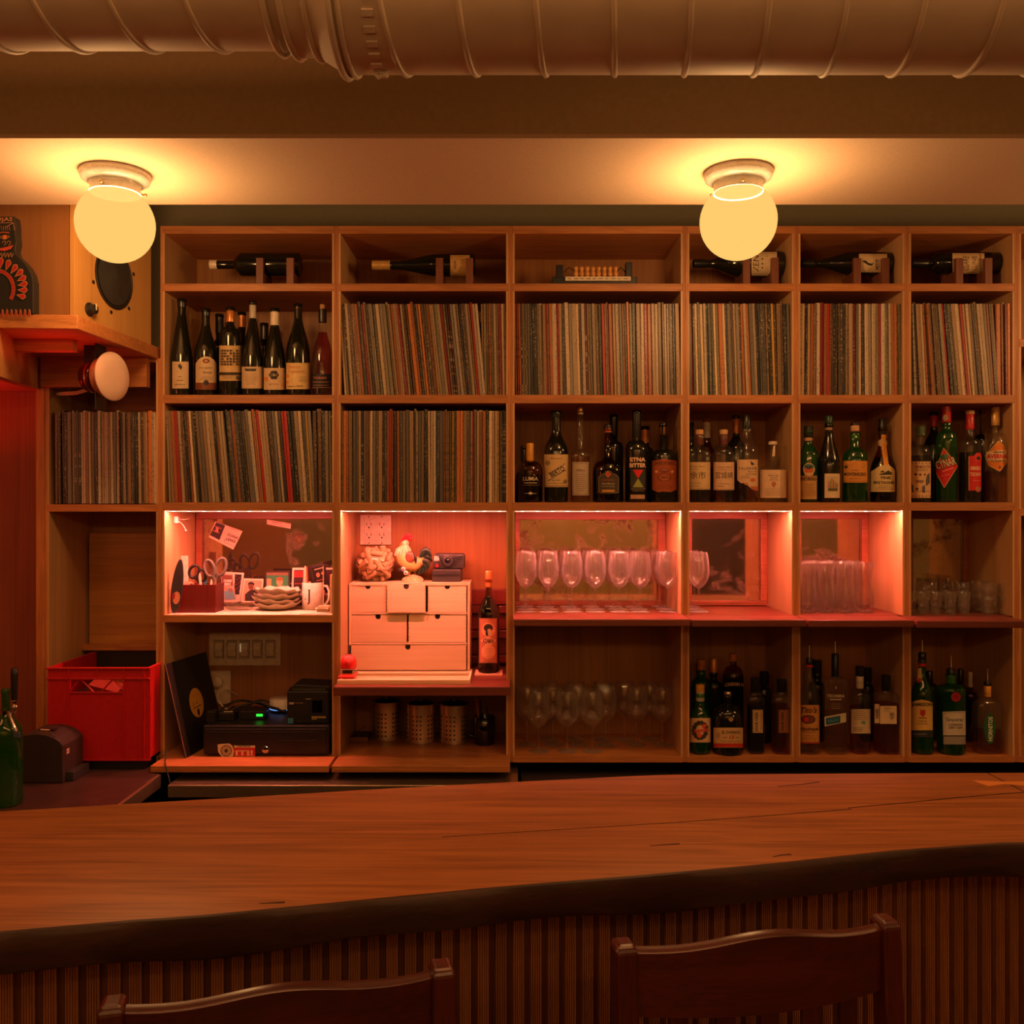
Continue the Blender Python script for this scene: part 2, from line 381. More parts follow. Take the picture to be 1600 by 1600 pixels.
# ---------------------------------------------------------------- spiral duct
def duct():
    t = thing('spiral_duct', 'white painted round spiral air duct running along the ceiling above the beam', 'duct', (0, 1.72, CH+1.014))
    xr0 = X(548, 1.8); xl0 = X(470, 1.8)
    R1, R2 = .149, .190
    def cyl(x0, x1, r, seg=72, nx=1):
        mb = MB(); n = nx+1; vs = []; fs = []
        for i in range(n):
            x = x0+(x1-x0)*i/nx; rr = r if not hasattr(r, '__len__') else r[0]+(r[1]-r[0])*i/nx
            vs += [(x, rr*math.cos(2*PI*j/seg), rr*math.sin(2*PI*j/seg)) for j in range(seg)]
        for i in range(nx):
            for j in range(seg): fs.append((i*seg+j, i*seg+(j+1) % seg, (i+1)*seg+(j+1) % seg, (i+1)*seg+j))
        return mb.add(vs, fs)
    cyl(XL, xl0, R1).obj('narrow_section', M_DUCT, t, smooth=50)
    cyl(xr0, XR, R2).obj('wide_section', M_DUCT, t, smooth=50)
    m = cyl(xl0, xl0+.045, R1+.012); cyl(xl0-.03, xl0, R1+.006)
    m.obj('collar', M_DUCT, t, smooth=50)
    cyl(xl0+.03, xr0, (R1+.006, R2+.004), nx=4).obj('reducer', M_DUCT, t, smooth=50)
    for x, r, wd in ((xr0-.004, R2+.006, .007), (xr0+.012, R2+.004, .005), (xl0+.002, R1+.014, .006), (xl0-.028, R1+.008, .006), (xl0+.044, R1+.017, .006)):
        MB().sweep([(x, r*math.cos(a), r*math.sin(a)) for a in [2*PI*k/60 for k in range(60)]], wd, 6, closed=True).obj('bead', M_DUCT, t, smooth=60)
    def helix(x0, x1, r, pitch, phase):
        # one turn of raised lock seam per part
        turns = int(abs(x1-x0)/pitch)+1
        for k in range(turns):
            pts = []
            for i in range(49):
                a = 2*PI*i/48+phase; x = x0+pitch*(k+i/48)
                if (x-x1)*(x-x0) > 0: continue
                pts.append((x, r*math.cos(a), r*math.sin(a)))
            if len(pts) > 3: MB().sweep(pts, .0052, 6).obj('lock_seam', M_DUCT, t, smooth=60)
    helix(xr0+.02, XR, R2+.001, .133, .9)
    helix(XL, xl0-.04, R1+.001, .133, 2.4)
    mb = MB()
    for k in range(40):       # crimped band with little tabs just right of the reducer
        a = 2*PI*k/40; M = Matrix.Translation((xr0+.062, 0, 0)) @ Matrix.Rotation(a, 4, 'X')
        mb.box(-.010, .010, -.006, .006, R2-.001, R2+.003, M)
    o = mb.obj('crimp_tabs', M_DUCT, t); o['kind'] = 'stuff'
    s = MB(); s.lathe([(.005, 0), (.005, .012), (.002, .016)], 8, M=Matrix.Translation((X(602, 1.75), .03, -R2-.012)) )
    s.sweep([(X(592, 1.8), .03, -R2-.001), (X(597, 1.8), .03, -R2-.010), (X(607, 1.8), .03, -R2-.004)], .004, 6)
    s.obj('screw', M_DUCT, t)
    MB().ball((X(463, 1.7), -.135, -.07), .009).obj('screw', M_DUCT, t, smooth=60)
duct()
# ---------------------------------------------------------------- globe lamps
M_GLOBE, nt, b_ = newmat('opal_glass_lit')
nt.nodes.remove(b_); out = [n for n in nt.nodes if n.type == 'OUTPUT_MATERIAL'][0]
e_ = N(nt, 'ShaderNodeEmission'); e_.inputs[0].default_value = (1, .60, .155, 1); e_.inputs[1].default_value = 1.02
t_ = N(nt, 'ShaderNodeBsdfTransparent')
m_ = N(nt, 'ShaderNodeMixShader'); m_.inputs[0].default_value = .14
nt.links.new(e_.outputs[0], m_.inputs[1]); nt.links.new(t_.outputs[0], m_.inputs[2])
nt.links.new(m_.outputs[0], out.inputs[0])
for i, (x, y, z) in enumerate(LAMPS):
    t = thing('globe_lamp', ['lit yellow globe ceiling lamp in front of the speaker, under the pale beam', 'lit yellow globe ceiling lamp in front of the shelves, right of centre'][i], 'lamp', (x, y, CH+HS-.010), group='globe lamps under the beam')
    zc = z-(CH+HS-.010); r = .1015
    MB().lathe([(.02, 0), (.088, 0), (.091, -.003), (.0895, -.006), (.0905, -.009), (.087, -.020), (.076, -.027), (.066, -.031), (.0635, -.040), (.0645, -.052), (.0665, -.056), (.064, -.056), (.061, -.050), (.060, -.034), (.02, -.030)], 44).obj('canopy', plain('enamel_white', (.80, .82, .80), .18, coat=.4), t, smooth=40)
    pr = [(.0005, zc+r*math.cos(math.radians(38.5))+.002)]+[(r*math.sin(a), zc+r*math.cos(a)) for a in [math.radians(d) for d in [38.5]+list(range(44, 181, 8))]]+[(.0001, zc-r)]
    MB().shell(pr, 40).obj('globe', M_GLOBE, t, smooth=80)
    for k in range(3):
        a = 2*PI*k/3+.45; M = Matrix.Rotation(a, 4, 'Z') @ Matrix.Translation((.068, 0, -.048))
        MB().sweep([(-.005, 0, 0), (.006, 0, 0)], .0022, 6, M=M).ball((.008, 0, 0), .0042, 8, 6, M=M).obj('thumb_screw', M_BRASS, t, smooth=60)
# ================================================================ shelving
YF, YB = 3.2, 3.53
TOPZ = Z(353)
def shelf_unit(label, u0, u1, rows, zb, extra=None, top=None, back=M_BACK):
    """u0,u1 outer px of the unit at the front plane; rows: [(v_top, v_bottom)] of flush boards"""
    t = thing('shelf_unit', label, 'shelf', (X((u0+u1)/2), YF, zb), group='plywood shelf units behind the bar')
    ox, oy, oz = t.location
    x0, x1 = X(u0)-ox, X(u1)-ox; th = .0085; zt = (top or TOPZ)-oz; D = YB-YF
    for s, (a, b) in (('l', (x0, x0+th)), ('r', (x1-th, x1))):
        MB().box(a, b, 0, D, 0, zt).obj('side_panel', M_EDGEZ, t, bevel=.0008)
    MB().box(x0, x1, D, D+.012, 0, zt).obj('back_panel', back, t)
    for v0, v1 in rows:
        MB().box(x0+th, x1-th, .0, D, Z(v1)-oz, Z(v0)-oz).obj('shelf_board', M_EDGE, t, bevel=.0008)
    vs = sorted(rows)
    for (a0, a1), (b0, b1) in zip(vs[:-1], vs[1:]):
        for xa, xb in ((x0+th, x0+th+.006), (x1-th-.006, x1-th)):
            MB().box(xa, xb, .0005, D, Z(b0)-oz, Z(a1)-oz).obj('side_lining', M_LINING, t)
    return t
S = {}
R_TOP, R_2, R_3, R_4 = (353, 365), (443, 455), (617, 630), (785, 798)
ZB1 = CH-.832; ZB3 = CH-.857
S['a'] = shelf_unit('narrow plywood shelf unit with one row of records, left of the globe-lamp column', 70, 250.5, [(560, 566), (788, 799.5), (1195, 1196)], ZB1-.01, top=Z(560))
S['1'] = shelf_unit('plywood shelf unit with the seven wine bottles and the cash drawer', 250.5, 525.5, [R_TOP, R_2, R_3, R_4, (961, 972.5), (1179.6, 1190)], ZB1-.024)
S['2'] = shelf_unit('plywood shelf unit holding the pale drawer chest and rooster', 525.5, 797.5, [R_TOP, R_2, R_3, R_4, (1179.6, 1190)], ZB1-.024)
S['3'] = shelf_unit('wide plywood shelf unit with wine glasses on two levels', 797.5, 1070.5, [R_TOP, R_2, R_3, R_4, (1182, 1191.5)], ZB3)
S['4'] = shelf_unit('plywood shelf unit directly right of the wine glass unit', 1070.5, 1244, [R_TOP, R_2, R_3, R_4, (1182, 1191.5)], ZB3)
S['5'] = shelf_unit('plywood shelf unit with a crowd of wavy tumblers', 1244, 1417, [R_TOP, R_2, R_3, R_4, (1182, 1191.5)], ZB3)
S['6'] = shelf_unit('plywood shelf unit with shot glasses, the last full one on the right', 1417, 1589, [R_TOP, R_2, R_3, R_4, (1182, 1191.5)], ZB3)
S['7'] = shelf_unit('plywood shelf unit cut off by the right edge of the photo', 1589, 1860, [R_TOP, (530, 542), (795, 806), (1182, 1191.5)], ZB3)
def shelf_add(k, x0, x1, y0, y1, z0, z1, m, bevel=.002, name='shelf_board', label=None):
    t = S[k]; o = MB().box(x0-t.location.x, x1-t.location.x, y0-YF, y1-YF, z0-t.location.z, z1-t.location.z).obj(name, m, t, bevel=bevel)
    if label: o['label'] = label
    return o
# bottom boards that stick out under the two left units
shelf_add('1', X(235, 3.063), X(513.7, 3.063), 3.063, 3.198, ZB1-.022, ZB1, M_EDGE, label='projecting base board with a pink-lit top')
shelf_add('2', X(518, 3.063), X(797, 3.063), 3.063, 3.198, ZB1-.022, ZB1, M_EDGE, label='projecting base board')
# dark red hardwood boards
ZR = CH-.574
shelf_add('2', X(520.5, 3.067), X(797, 3.067), 3.067, 3.199, ZR-.030, ZR, M_RED, label='projecting reddish hardwood board')
shelf_add('2', X(529.5), X(793.5), 3.2, 3.53, ZR-.030, ZR, M_RED, 0)
ZG = CH-.3507
for k, a, b, c, d in (('3', 802, 1079, 803.5, 1064.5), ('4', 1081, 1260, 1076.5, 1238), ('5', 1264, 1428, 1250, 1411), ('6', 1433, 1604, 1423, 1583)):
    dz = {'3': 0, '4': -.002, '5': -.003, '6': -.005}[k]
    shelf_add(k, X(a, 3.055), X(b, 3.055), 3.055, 3.199, ZG-.024+dz, ZG+dz, M_RED, .003, label='projecting reddish hardwood board')
    shelf_add(k, X(c), X(d), 3.2, 3.53, ZG-.024+dz, ZG+dz, M_RED, 0)
# left unit: leaning panel, ledge and the outer post
shelf_add('a', X(57), X(70), 3.195, 3.53, ZB1-.01, Z(545), M_EDGEZ, name='post')
shelf_add('a', X(141, 3.49), X(246.5), 3.48, 3.495, Z(1008, 3.49), Z(833, 3.49), M_PLY, name='panel', label='loose plywood panel leaning at the back')
shelf_add('a', X(133, 3.47), X(246.5), 3.44, 3.478, Z(1016, 3.45), Z(1007, 3.45), M_EDGE, name='ledge')
shelf_add('a', X(135, 3.46), X(246.5), 3.45, 3.47, Z(1130, 3.45), Z(1016, 3.45), M_BLACK, name='panel', label='black panel under the ledge')
shelf_add('a', X(70), X(246.5), 3.52, 3.528, Z(640), Z(600), M_EDGE, name='batten')
# ================================================================ LED strips (red-pink) under the fourth board
M_LED = emis('led_tape_glow', (1.0, .205, .148), 800)
M_LINE = emis('led_diffuser_glow', (1.0, .45, .34), 2.2)
M_DIODE = emis('led_diode', (1.0, .6, .45), 12)
for k, u0, u1, lb in (('1', 259, 519, 'above the mug and scissors'), ('2', 532, 792, 'above the rooster and drawer chest'), ('3', 804.5, 1063.5, 'above the long row of wine glasses'), ('4', 1077.5, 1237, 'above the mirror bay with three wine glasses'), ('5', 1251, 1410, 'above the wavy tumblers')):
    t = thing('led_strip', 'glowing pinkish LED strip under the shelf '+lb, 'light strip', (X((u0+u1)/2), 3.208, Z(798.6)), group='LED strips under the shelf')
    hw = (u1-u0)/2*YF/F
    MB().box(-hw, hw, -.0045, -.0035, -.0018, .0004).obj('diffuser', M_LINE, t)
    MB().box(-hw, hw, -.0034, -.0030, -.0040, .0004).obj('light_lip', M_STEEL, t)  # added opaque lip that keeps the tape light off the bar
    MB().box(-hw, hw, -.0024, .0030, -.0004, 0).obj('tape', M_LED, t)
    n = round((u1-u0)/24)
    for i in range(n):
        x = -hw+(i+.5)*2*hw/n; MB().box(x-.004, x+.004, -.0049, -.0046, -.0018, .0).obj('diode', M_DIODE, t)
# ================================================================ antique mirrors in the lit bays
def mirror_mat():
    m, nt, b = newmat('antique_mirror')
    tc = N(nt, 'ShaderNodeTexCoord')
    n1 = N(nt, 'ShaderNodeTexNoise'); n1.inputs['Scale'].default_value = 4; n1.inputs['Detail'].default_value = 8; n1.inputs['Roughness'].default_value = .65; n1.inputs['Distortion'].default_value = .8
    n2 = N(nt, 'ShaderNodeTexNoise'); n2.inputs['Scale'].default_value = 30; n2.inputs['Detail'].default_value = 6
    oi = N(nt, 'ShaderNodeObjectInfo'); ad = N(nt, 'ShaderNodeVectorMath', operation='ADD')
    nt.links.new(tc.outputs['Object'], ad.inputs[0]); nt.links.new(oi.outputs['Location'], ad.inputs[1])
    for n in (n1, n2): nt.links.new(ad.outputs[0], n.inputs['Vector'])
    mx = N(nt, 'ShaderNodeMath', operation='MULTIPLY_ADD'); mx.inputs[1].default_value = .3
    nt.links.new(n2.outputs['Fac'], mx.inputs[0]); nt.links.new(n1.outputs['Fac'], mx.inputs[2])
    r = ramp(nt, [(.40, (.80, .68, .50)), (.70, (.74, .56, .36)), (.80, (.25, .13, .07)), (.9, (.50, .34, .20))])
    nt.links.new(mx.outputs[0], r.inputs[0]); nt.links.new(r.outputs[0], b.inputs['Base Color'])
    r2 = ramp(nt, [(.68, (1, 1, 1)), (.84, (.0, .0, .0)), ]); nt.links.new(mx.outputs[0], r2.inputs[0])
    mr = N(nt, 'ShaderNodeMapRange'); mr.inputs['To Min'].default_value = .45; mr.inputs['To Max'].default_value = .97
    nt.links.new(r2.outputs[0], mr.inputs['Value']); nt.links.new(mr.outputs[0], b.inputs['Metallic']); b.inputs['Roughness'].default_value = .07
    return m
M_MIR = mirror_mat()
M_FRAME = wood('mirror_frame_wood', (.42, .13, .06), (.26, .07, .03), 'X', .4)
def mirror(lb, u0, u1, v0, v1, x0, x1, z0, z1):
    Y = 3.52; t = thing('mirror', lb, 'mirror', (X((u0+u1)/2, Y), Y, Z((v0+v1)/2, Y)), group='tarnished mirrors in the bays')
    a, b, c, d = X(u0, Y)-t.location.x, X(u1, Y)-t.location.x, Z(v1, Y)-t.location.z, Z(v0, Y)-t.location.z
    x0 -= t.location.x; x1 -= t.location.x; z0 -= t.location.z; z1 -= t.location.z
    MB().box(a, b, 0, .006, c, d).obj('mirror_glass', M_MIR, t)
    for q in ((x0, x1, d, z1), (x0, x1, z0, c), (x0, a, c, d), (b, x1, c, d)):
        if q[1]-q[0] > .003 and q[3]-q[2] > .003: MB().box(q[0], q[1], -.018, .008, q[2], q[3]).obj('frame_strip', M_FRAME, t, bevel=.002)
zt4 = Z(798)
mirror('tarnished mirror behind the mug and scissors, two cards stuck to it', 318, 521, 811, 945, X(259), X(519), CH-.353, zt4)
mirror('tarnished mirror behind the long row of wine glasses', 812, 1027, 812, 938, X(805), X(1063), ZG, zt4)
mirror('tarnished mirror in the bay with only three wine glasses', 1080, 1187, 811, 938, X(1078), X(1237), ZG, zt4)
mirror('tarnished mirror behind the wavy tumblers', 1250, 1344, 811, 938, X(1251), X(1410), ZG, zt4)
mirror('unlit tarnished mirror behind the shot glasses', 1424, 1503, 811, 938, X(1424), X(1583), ZG, zt4)
# ================================================================ left side: header, side shelf, opening
hd = wood('header_wood', (.52, .24, .09), (.38, .15, .05), 'X', .5, scale=.6)
def quadwall(name, pts, th, m, **kw):   # extrude a planar polygon along +normal by th
    a, b, c = [Vector(p) for p in pts[:3]]; n = (b-a).cross(c-a).normalized()*th; k = len(pts)
    vs = [Vector(p) for p in pts]+[Vector(p)+n for p in pts]
    fs = [tuple(range(k)), tuple(range(2*k-1, k-1, -1))]+[(i, (i+1) % k, (i+1) % k+k, i+k) for i in range(k)]
    return MB().add(vs, fs).obj(name, m, **kw)
# header board over the opening, running forward from the post
hz = .42
pA = Vector((X(0, 2.6)-.02, 2.6, 0)); pB = Vector((X(62, 3.2), 3.2, 0))
def at(p, z): return (p.x, p.y, CH+z)
o = quadwall('trim_2', [at(pA, .53), at(pB, .53), at(pB, hz), at(pA, .384)], .035, hd); o['kind'] = 'structure'
# side room wall beyond the opening with the red lamp
struct('wall_left_inner', MB().box(-2.3, X(57), 3.45, 3.5, 0, CH+.444), M_PANELRED)
struct('ceiling_alcove', MB().box(-2.9, X(57)-.02, 2.75, 3.5, CH+.445, CH+.475), plain('red_alcove_ceiling', (.6, .35, .25), .8))
struct('wall_left_alcove', MB().box(-2.32, -2.28, 1.6, 3.5, 0, CH+.444), M_PANELRED)
light('red_alcove_lamp', 'AREA', (-2.05, 3.05, CH+.2), 1.8, (1, .012, .008), rot=(PI, 0, 0), sx=.3, sy=.3)
light('red_alcove_lamp', 'AREA', (-1.9, 2.2, CH+.30), 1.6, (1, .26, .10), rot=(math.radians(65), 0, math.radians(8)), sx=.3, sy=.3)
# side shelf with the speaker
def corner_shelf():
    t = thing('corner_shelf', 'thick plywood corner shelf carrying the speaker and painted bottle', 'shelf', (-1.3, 2.9, CH+.525))
    zt, zb2 = .040, 0.0
    pl = [(-2.1, 2.62), (X(126, 2.70), 2.68), (X(247, 3.20)-.001, 3.19), (X(247, 3.2)-.001, 3.50), (-2.1, 3.50)]
    pl = [(x+1.3, y-2.9) for x, y in pl]; n = len(pl)
    mb = MB(); vs = [(x, y, zb2) for x, y in pl]+[(x, y, zt) for x, y in pl]
    mb.add(vs, [tuple(range(n))[::-1], tuple(range(n, 2*n))]+[(i, (i+1) % n, (i+1) % n+n, i+n) for i in range(n)])
    mb.obj('shelf_board', M_EDGE, t, bevel=.002)
    MB().box(-.78, -.035, -.06, -.03, -.035, -.001).obj('batten', M_EDGE, t)
    MB().box(-.30, .06, .27, .30, -.10, -.001).obj('batten', M_EDGE, t)
corner_shelf()
light('red_shelf_lamp', 'AREA', (-1.36, 2.86, CH+.44), .2, (1, .03, .015), rot=(PI, 0, 0), sx=.2, sy=.3)
# ================================================================ counters
c = MB(); 
zc = CH-.856
t = thing('back_counter', 'dark red-brown back counter under the crate and left printer', 'counter', (-1.8, 2.9, zc))
MB().box(-.44, .64, -.9, .53, -.03, 0).obj('counter_top', M_COUNTER, t, bevel=.003)
MB().box(.64, .652, -.9, .16, -.045, -.002).obj('metal_edge', M_STEEL, t, bevel=.002)
MB().box(-.44, .60, -.85, .54, -zc, -.031).obj('cabinet', M_BLACK, t)
zs = CH-.88
t = thing('steel_counter', 'stainless steel work counter below the cash drawer and steel holders', 'counter', (-.5, 3.0, zs))
MB().box(X(262, 3.009)+.5, .52, .009, .5, -.04, 0).obj('counter_top', M_STEEL, t, bevel=.002)
MB().box(X(262, 3.009)+.56, .5, .05, .5, -zs, -.041).obj('cabinet', M_BLACK, t)
t = thing('bar_fridge', 'black counter-height bar fridges under the bottle shelves', 'fridge', (1.2, 3.2, CH-.90))
MB().box(-1.17, -.655, -.12, .38, -.03, .0).obj('top_panel', M_DARKSTONE, t, bevel=.002)
MB().box(-.65, 1.6, -.12, .38, -.03, .0).obj('top_panel', M_DARKSTONE, t, bevel=.002)
MB().box(-1.16, 1.6, -.08, .38, -.82, -.031).obj('cabinet', M_BLACK, t)
for i in range(4): MB().box(-1.14+i*.6, -.58+i*.6, -.10, -.081, -.75, -.06).obj('door', M_DARKSTONE, t, bevel=.004)
# ================================================================ the bar
HB = .65
def barpt(u, v, h=HB): Y = F*h/(v-800); return Vector(((u-800)*Y/F, Y))
fr = [(-160, 1475), (0, 1457.5), (200, 1440), (300, 1433.5), (400, 1424), (600, 1404.5), (800, 1385.5), (1000, 1369.5), (1200, 1351.5), (1400, 1330), (1580, 1317), (1660, 1318), (1900, 1330)]
bk = [(-160, 1279), (0, 1268), (200, 1256), (400, 1244.5), (600, 1232.5), (800, 1222), (1000, 1212), (1050, 1210.5), (1200, 1209.5), (1400, 1208.3), (1600, 1207.5), (1900, 1207)]
def bar():
    t = thing('bar_counter', 'long varnished wooden bar counter with a thick dark live edge and ribbed front', 'bar counter', (0, 1.7, 0))
    zt = CH-HB; th = .074
    A = [barpt(*p) for p in fr[1:]]; B = [barpt(*p) for p in bk[1:]]
    A = [Vector((-2.0, A[0].y-(A[0].x+2.0)*-.225*-1))]+A; B = [Vector((-2.0, B[0].y-.27))]+B
    def interp(L, s):
        s = s*(len(L)-1); i = min(int(s), len(L)-2); return L[i].lerp(L[i+1], s-i)
    # resample both edges by x so that quads run across
    n = 60; xs = [A[0].x+(A[-1].x-A[0].x)*i/n for i in range(n+1)]
    def yat(L, x):
        for p, q in zip(L[:-1], L[1:]):
            if x <= q.x: return p.y+(q.y-p.y)*(x-p.x)/(q.x-p.x)
        return L[-1].y
    rnd = random.Random(4); vs = []; fs = []
    lv = [0]*(n+1)
    for i, x in enumerate(xs):
        ya, yb = yat(A, x), yat(B, x); j = .004*math.sin(x*9)+.003*math.sin(x*23+1)
        drop = .004*math.sin(x*7+2)+.003*math.sin(x*17)
        vs += [(x, ya+.006, 0), (x, ya+.001, -.002), (x, ya-.003+j*.3, -.012), (x, ya-.001+j, -.04), (x, ya+.004+j, -th+.010+drop), (x, ya+.022, -th+drop), (x, yb, -th), (x, yb, 0)]
    m = 8
    for i in range(n):
        for k in range(m): fs.append((i*m+k, (i+1)*m+k, (i+1)*m+(k+1) % m, i*m+(k+1) % m))
    fs += [tuple(range(m)), tuple(range(n*m, n*m+m))[::-1]]
    mb = MB(); vs = [(x, y-1.7, z+zt) for x, y, z in vs]; mb.add(vs, fs)
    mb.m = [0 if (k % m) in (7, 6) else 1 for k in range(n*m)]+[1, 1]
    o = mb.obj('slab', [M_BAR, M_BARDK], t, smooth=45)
    # the long crack, the joint and the butterfly key
    def on(u, v): p = barpt(u, v); return (p.x, p.y-1.7)
    def strip(pts, w0, w1, m, name, z=.0006):
        mb = MB(); P = [Vector(on(*p)) for p in pts]; n = len(P); vs = []
        for i, p in enumerate(P):
            d = (P[min(i+1, n-1)]-P[max(i-1, 0)]).normalized(); nn = Vector((-d.y, d.x))*(w0+(w1-w0)*i/(n-1))/2
            vs += [(p.x+nn.x, p.y+nn.y, zt+z), (p.x-nn.x, p.y-nn.y, zt+z), (p.x-nn.x, p.y-nn.y, zt-.004), (p.x+nn.x, p.y+nn.y, zt-.004)]
        fs = [(i*4+k, (i+1)*4+k, (i+1)*4+(k+1) % 4, i*4+(k+1) % 4) for i in range(n-1) for k in range(4)]
        mb.add(vs, fs).obj(name, m, t)
    dk = col((22, 9, 5), .5)
    strip([(690, 1308), (800, 1301), (930, 1293), (1060, 1285), (1180, 1276), (1330, 1264.5)], .0008, .0022, dk, 'crack')
    strip([(1325, 1262.5), (1420, 1254), (1500, 1246), (1600, 1238), (1800, 1222)], .003, .0026, dk, 'crack')
    strip([(1543, 1208), (1575, 1224), (1612, 1243)], .003, .003, dk, 'joint_line')
    for pts in ([(1215, 1229), (1250, 1226), (1280, 1222)], [(1015, 1322), (1040, 1320), (1062, 1318.5)], [(1208, 1339), (1222, 1336), (1236, 1335)], [(405, 1412), (425, 1411), (445, 1410)]):
        strip(pts, .001, .005, dk, 'knot')
    key = [(1519, 1220), (1545, 1229), (1570, 1225.5), (1600, 1228), (1660, 1232), (1640, 1216), (1600, 1221.5), (1570, 1222)]
    P = [on(*p) for p in key]; k = len(P)
    MB().add([(x, y, zt+.0012) for x, y in P]+[(x, y, zt-.01) for x, y in P], [tuple(range(k)), tuple(range(2*k-1, k-1, -1))]+[(i, (i+1) % k, (i+1) % k+k, i+k) for i in range(k)]).obj('butterfly_key', wood('key_wood', (.70, .27, .07), (.55, .2, .05), 'X', .35), t)
    # ribbed front: slats set back a little under the edge
    p0 = A[0]; p1 = A[-3]; d = (p1-p0).normalized(); nrm = Vector((-d.y, d.x)); ang = math.atan2(d.y, d.x)
    L = (p1-p0).length*1.22; off = .22
    base = p0+nrm*off
    M = Matrix.Translation((base.x, base.y-1.7, 0)) @ Matrix.Rotation(ang, 4, 'Z')
    MB().box(0, L, .012, .035, .0, zt-th-.002, M).obj('front_backing', M_GAP, t)
    MB().box(0, L, .05, .28, .0, zt-th-.002, M).obj('bar_body', M_BLACK, t)
    pitch = .0356; wd = .0225; nr = 5; me = None
    k = int(L/pitch)
    for i in range(k):
        if me is None:
            mb = MB(); rw = wd/nr; poly = [(0, .012)]
            for r in range(nr): poly += [(r*rw+.0007, .0), ((r+1)*rw-.0012, .0), ((r+1)*rw-.0010, .003), ((r+1)*rw+.0004, .003)] if r < nr-1 else [(r*rw+.0007, .0), (wd-.0003, 0.0)]
            poly += [(wd, .012)]
            n2 = len(poly); hgt = zt-th-.004
            vs = [(x, y, 0) for x, y in poly]+[(x, y, hgt) for x, y in poly]
            mb.add(vs, [tuple(range(n2)), tuple(range(2*n2-1, n2-1, -1))]+[(a, (a+1) % n2, (a+1) % n2+n2, a+n2) for a in range(n2)])
            me = mb.mesh('slat', M_SLAT)
        o = link('slat', me, t); o.matrix_parent_inverse = Matrix()
        o.location = M @ Vector((i*pitch, 0, 0)); o.rotation_euler = (0, 0, ang)
bar()
# ================================================================ stools
def stool(label, pl, pr):
    a, b = Vector(pl), Vector(pr); c = (a+b)/2; d = b-a; W = d.length; rz = math.atan2(d.y, d.x)
    t = thing('bar_stool', label, 'bar stool', (c.x, c.y, 0), rz, group='wooden bar stools at the bar')
    zt = CH-.6; hw = W/2; ps = .031
    for s in (-1, 1):
        mb = MB(); x = s*(hw-ps/2)
        # rear post, slightly raked, square, with a soft top
        pts = [(0, -.10), (.45, -.05), (.75, -.03), (zt-.09, -.004), (zt-.008, 0), (zt, .002)]; w2 = ps/2; vs = []; fs = []
        for i, (z, y) in enumerate(pts):
            q = w2 if i < len(pts)-1 else w2-.004
            vs += [(x-q, y+w2-q, z), (x+q, y+w2-q, z), (x+q, y+w2+q+.006, z), (x-q, y+w2+q+.006, z)]
        for i in range(len(pts)-1):
            for k in range(4): fs.append((i*4+k, i*4+(k+1) % 4, (i+1)*4+(k+1) % 4, (i+1)*4+k))
        fs += [(3, 2, 1, 0), tuple(len(vs)-4+k for k in range(4))]
        mb.add(vs, fs).obj('back_post', M_STOOLZ, t, bevel=.004)
    # curved top rail: bows away from the seat, slight crest in the middle
    n = 24; vs = []; fs = []; xi = hw-ps+.003
    for i in range(n+1):
        s = -1+2*i/n; x = s*xi; bow = -.030*(1-s*s); top = zt-.010+.020*math.exp(-(s*1.9)**2); bot = zt-.100
        y0 = .006+bow; y1 = y0+.019
        vs += [(x, y0, bot), (x, y0, top-.003), (x, y0+.004, top), (x, y1-.003, top+.001), (x, y1, top-.004), (x, y1, bot)]
    for i in range(n):
        for k in range(6): fs.append((i*6+k, (i+1)*6+k, (i+1)*6+(k+1) % 6, i*6+(k+1) % 6))
    fs += [tuple(range(6))[::-1], tuple(n*6+k for k in range(6))]
    MB().add(vs, fs).obj('top_rail', M_STOOL, t, smooth=35)
    for k in range(5):
        s = (-.68+.34*k); x = s*xi; bow = -.030*(1-s*s)+.010
        MB().box(x-.014, x+.014, bow, bow+.010, .78, zt-.096).obj('back_slat', M_STOOLZ, t, bevel=.002)
    mb = MB(); mb.sweep([(-hw+.02, 0, .775), (0, -.02, .775), (hw-.02, 0, .775)], .014, 8).obj('lower_rail', M_STOOL, t, smooth=60)
    MB().box(-hw-.005, hw+.005, .01, .33, .735, .765).obj('seat', M_STOOL, t, bevel=.012)
    MB().box(-hw+.02, hw-.02, .03, .31, .69, .735).obj('seat_frame', M_STOOL, t)
    for s in (-1, 1):
        MB().sweep([(s*(hw-.03), .30, .70), (s*(hw-.005), .33, 0)], .017, 8).obj('leg', M_STOOLZ, t, smooth=60)
        MB().sweep([(s*(hw-.02), -.03, .30), (s*(hw-.015), .31, .30)], .011, 8).obj('stretcher', M_STOOLZ, t, smooth=60)
    MB().sweep([(-hw+.015, .32, .24), (hw-.015, .32, .24)], .012, 8).obj('foot_rail', M_STOOLZ, t, smooth=60)
def sp(u, v): Y = F*.6/(v-800); return ((u-800)*Y/F, Y)
stool('dark red-brown wooden bar stool at the lower left, only its top rail visible', sp(150, 1577), sp(712, 1513))
stool('dark red-brown wooden bar stool on the right with back slats showing', sp(964, 1482), sp(1410, 1440))
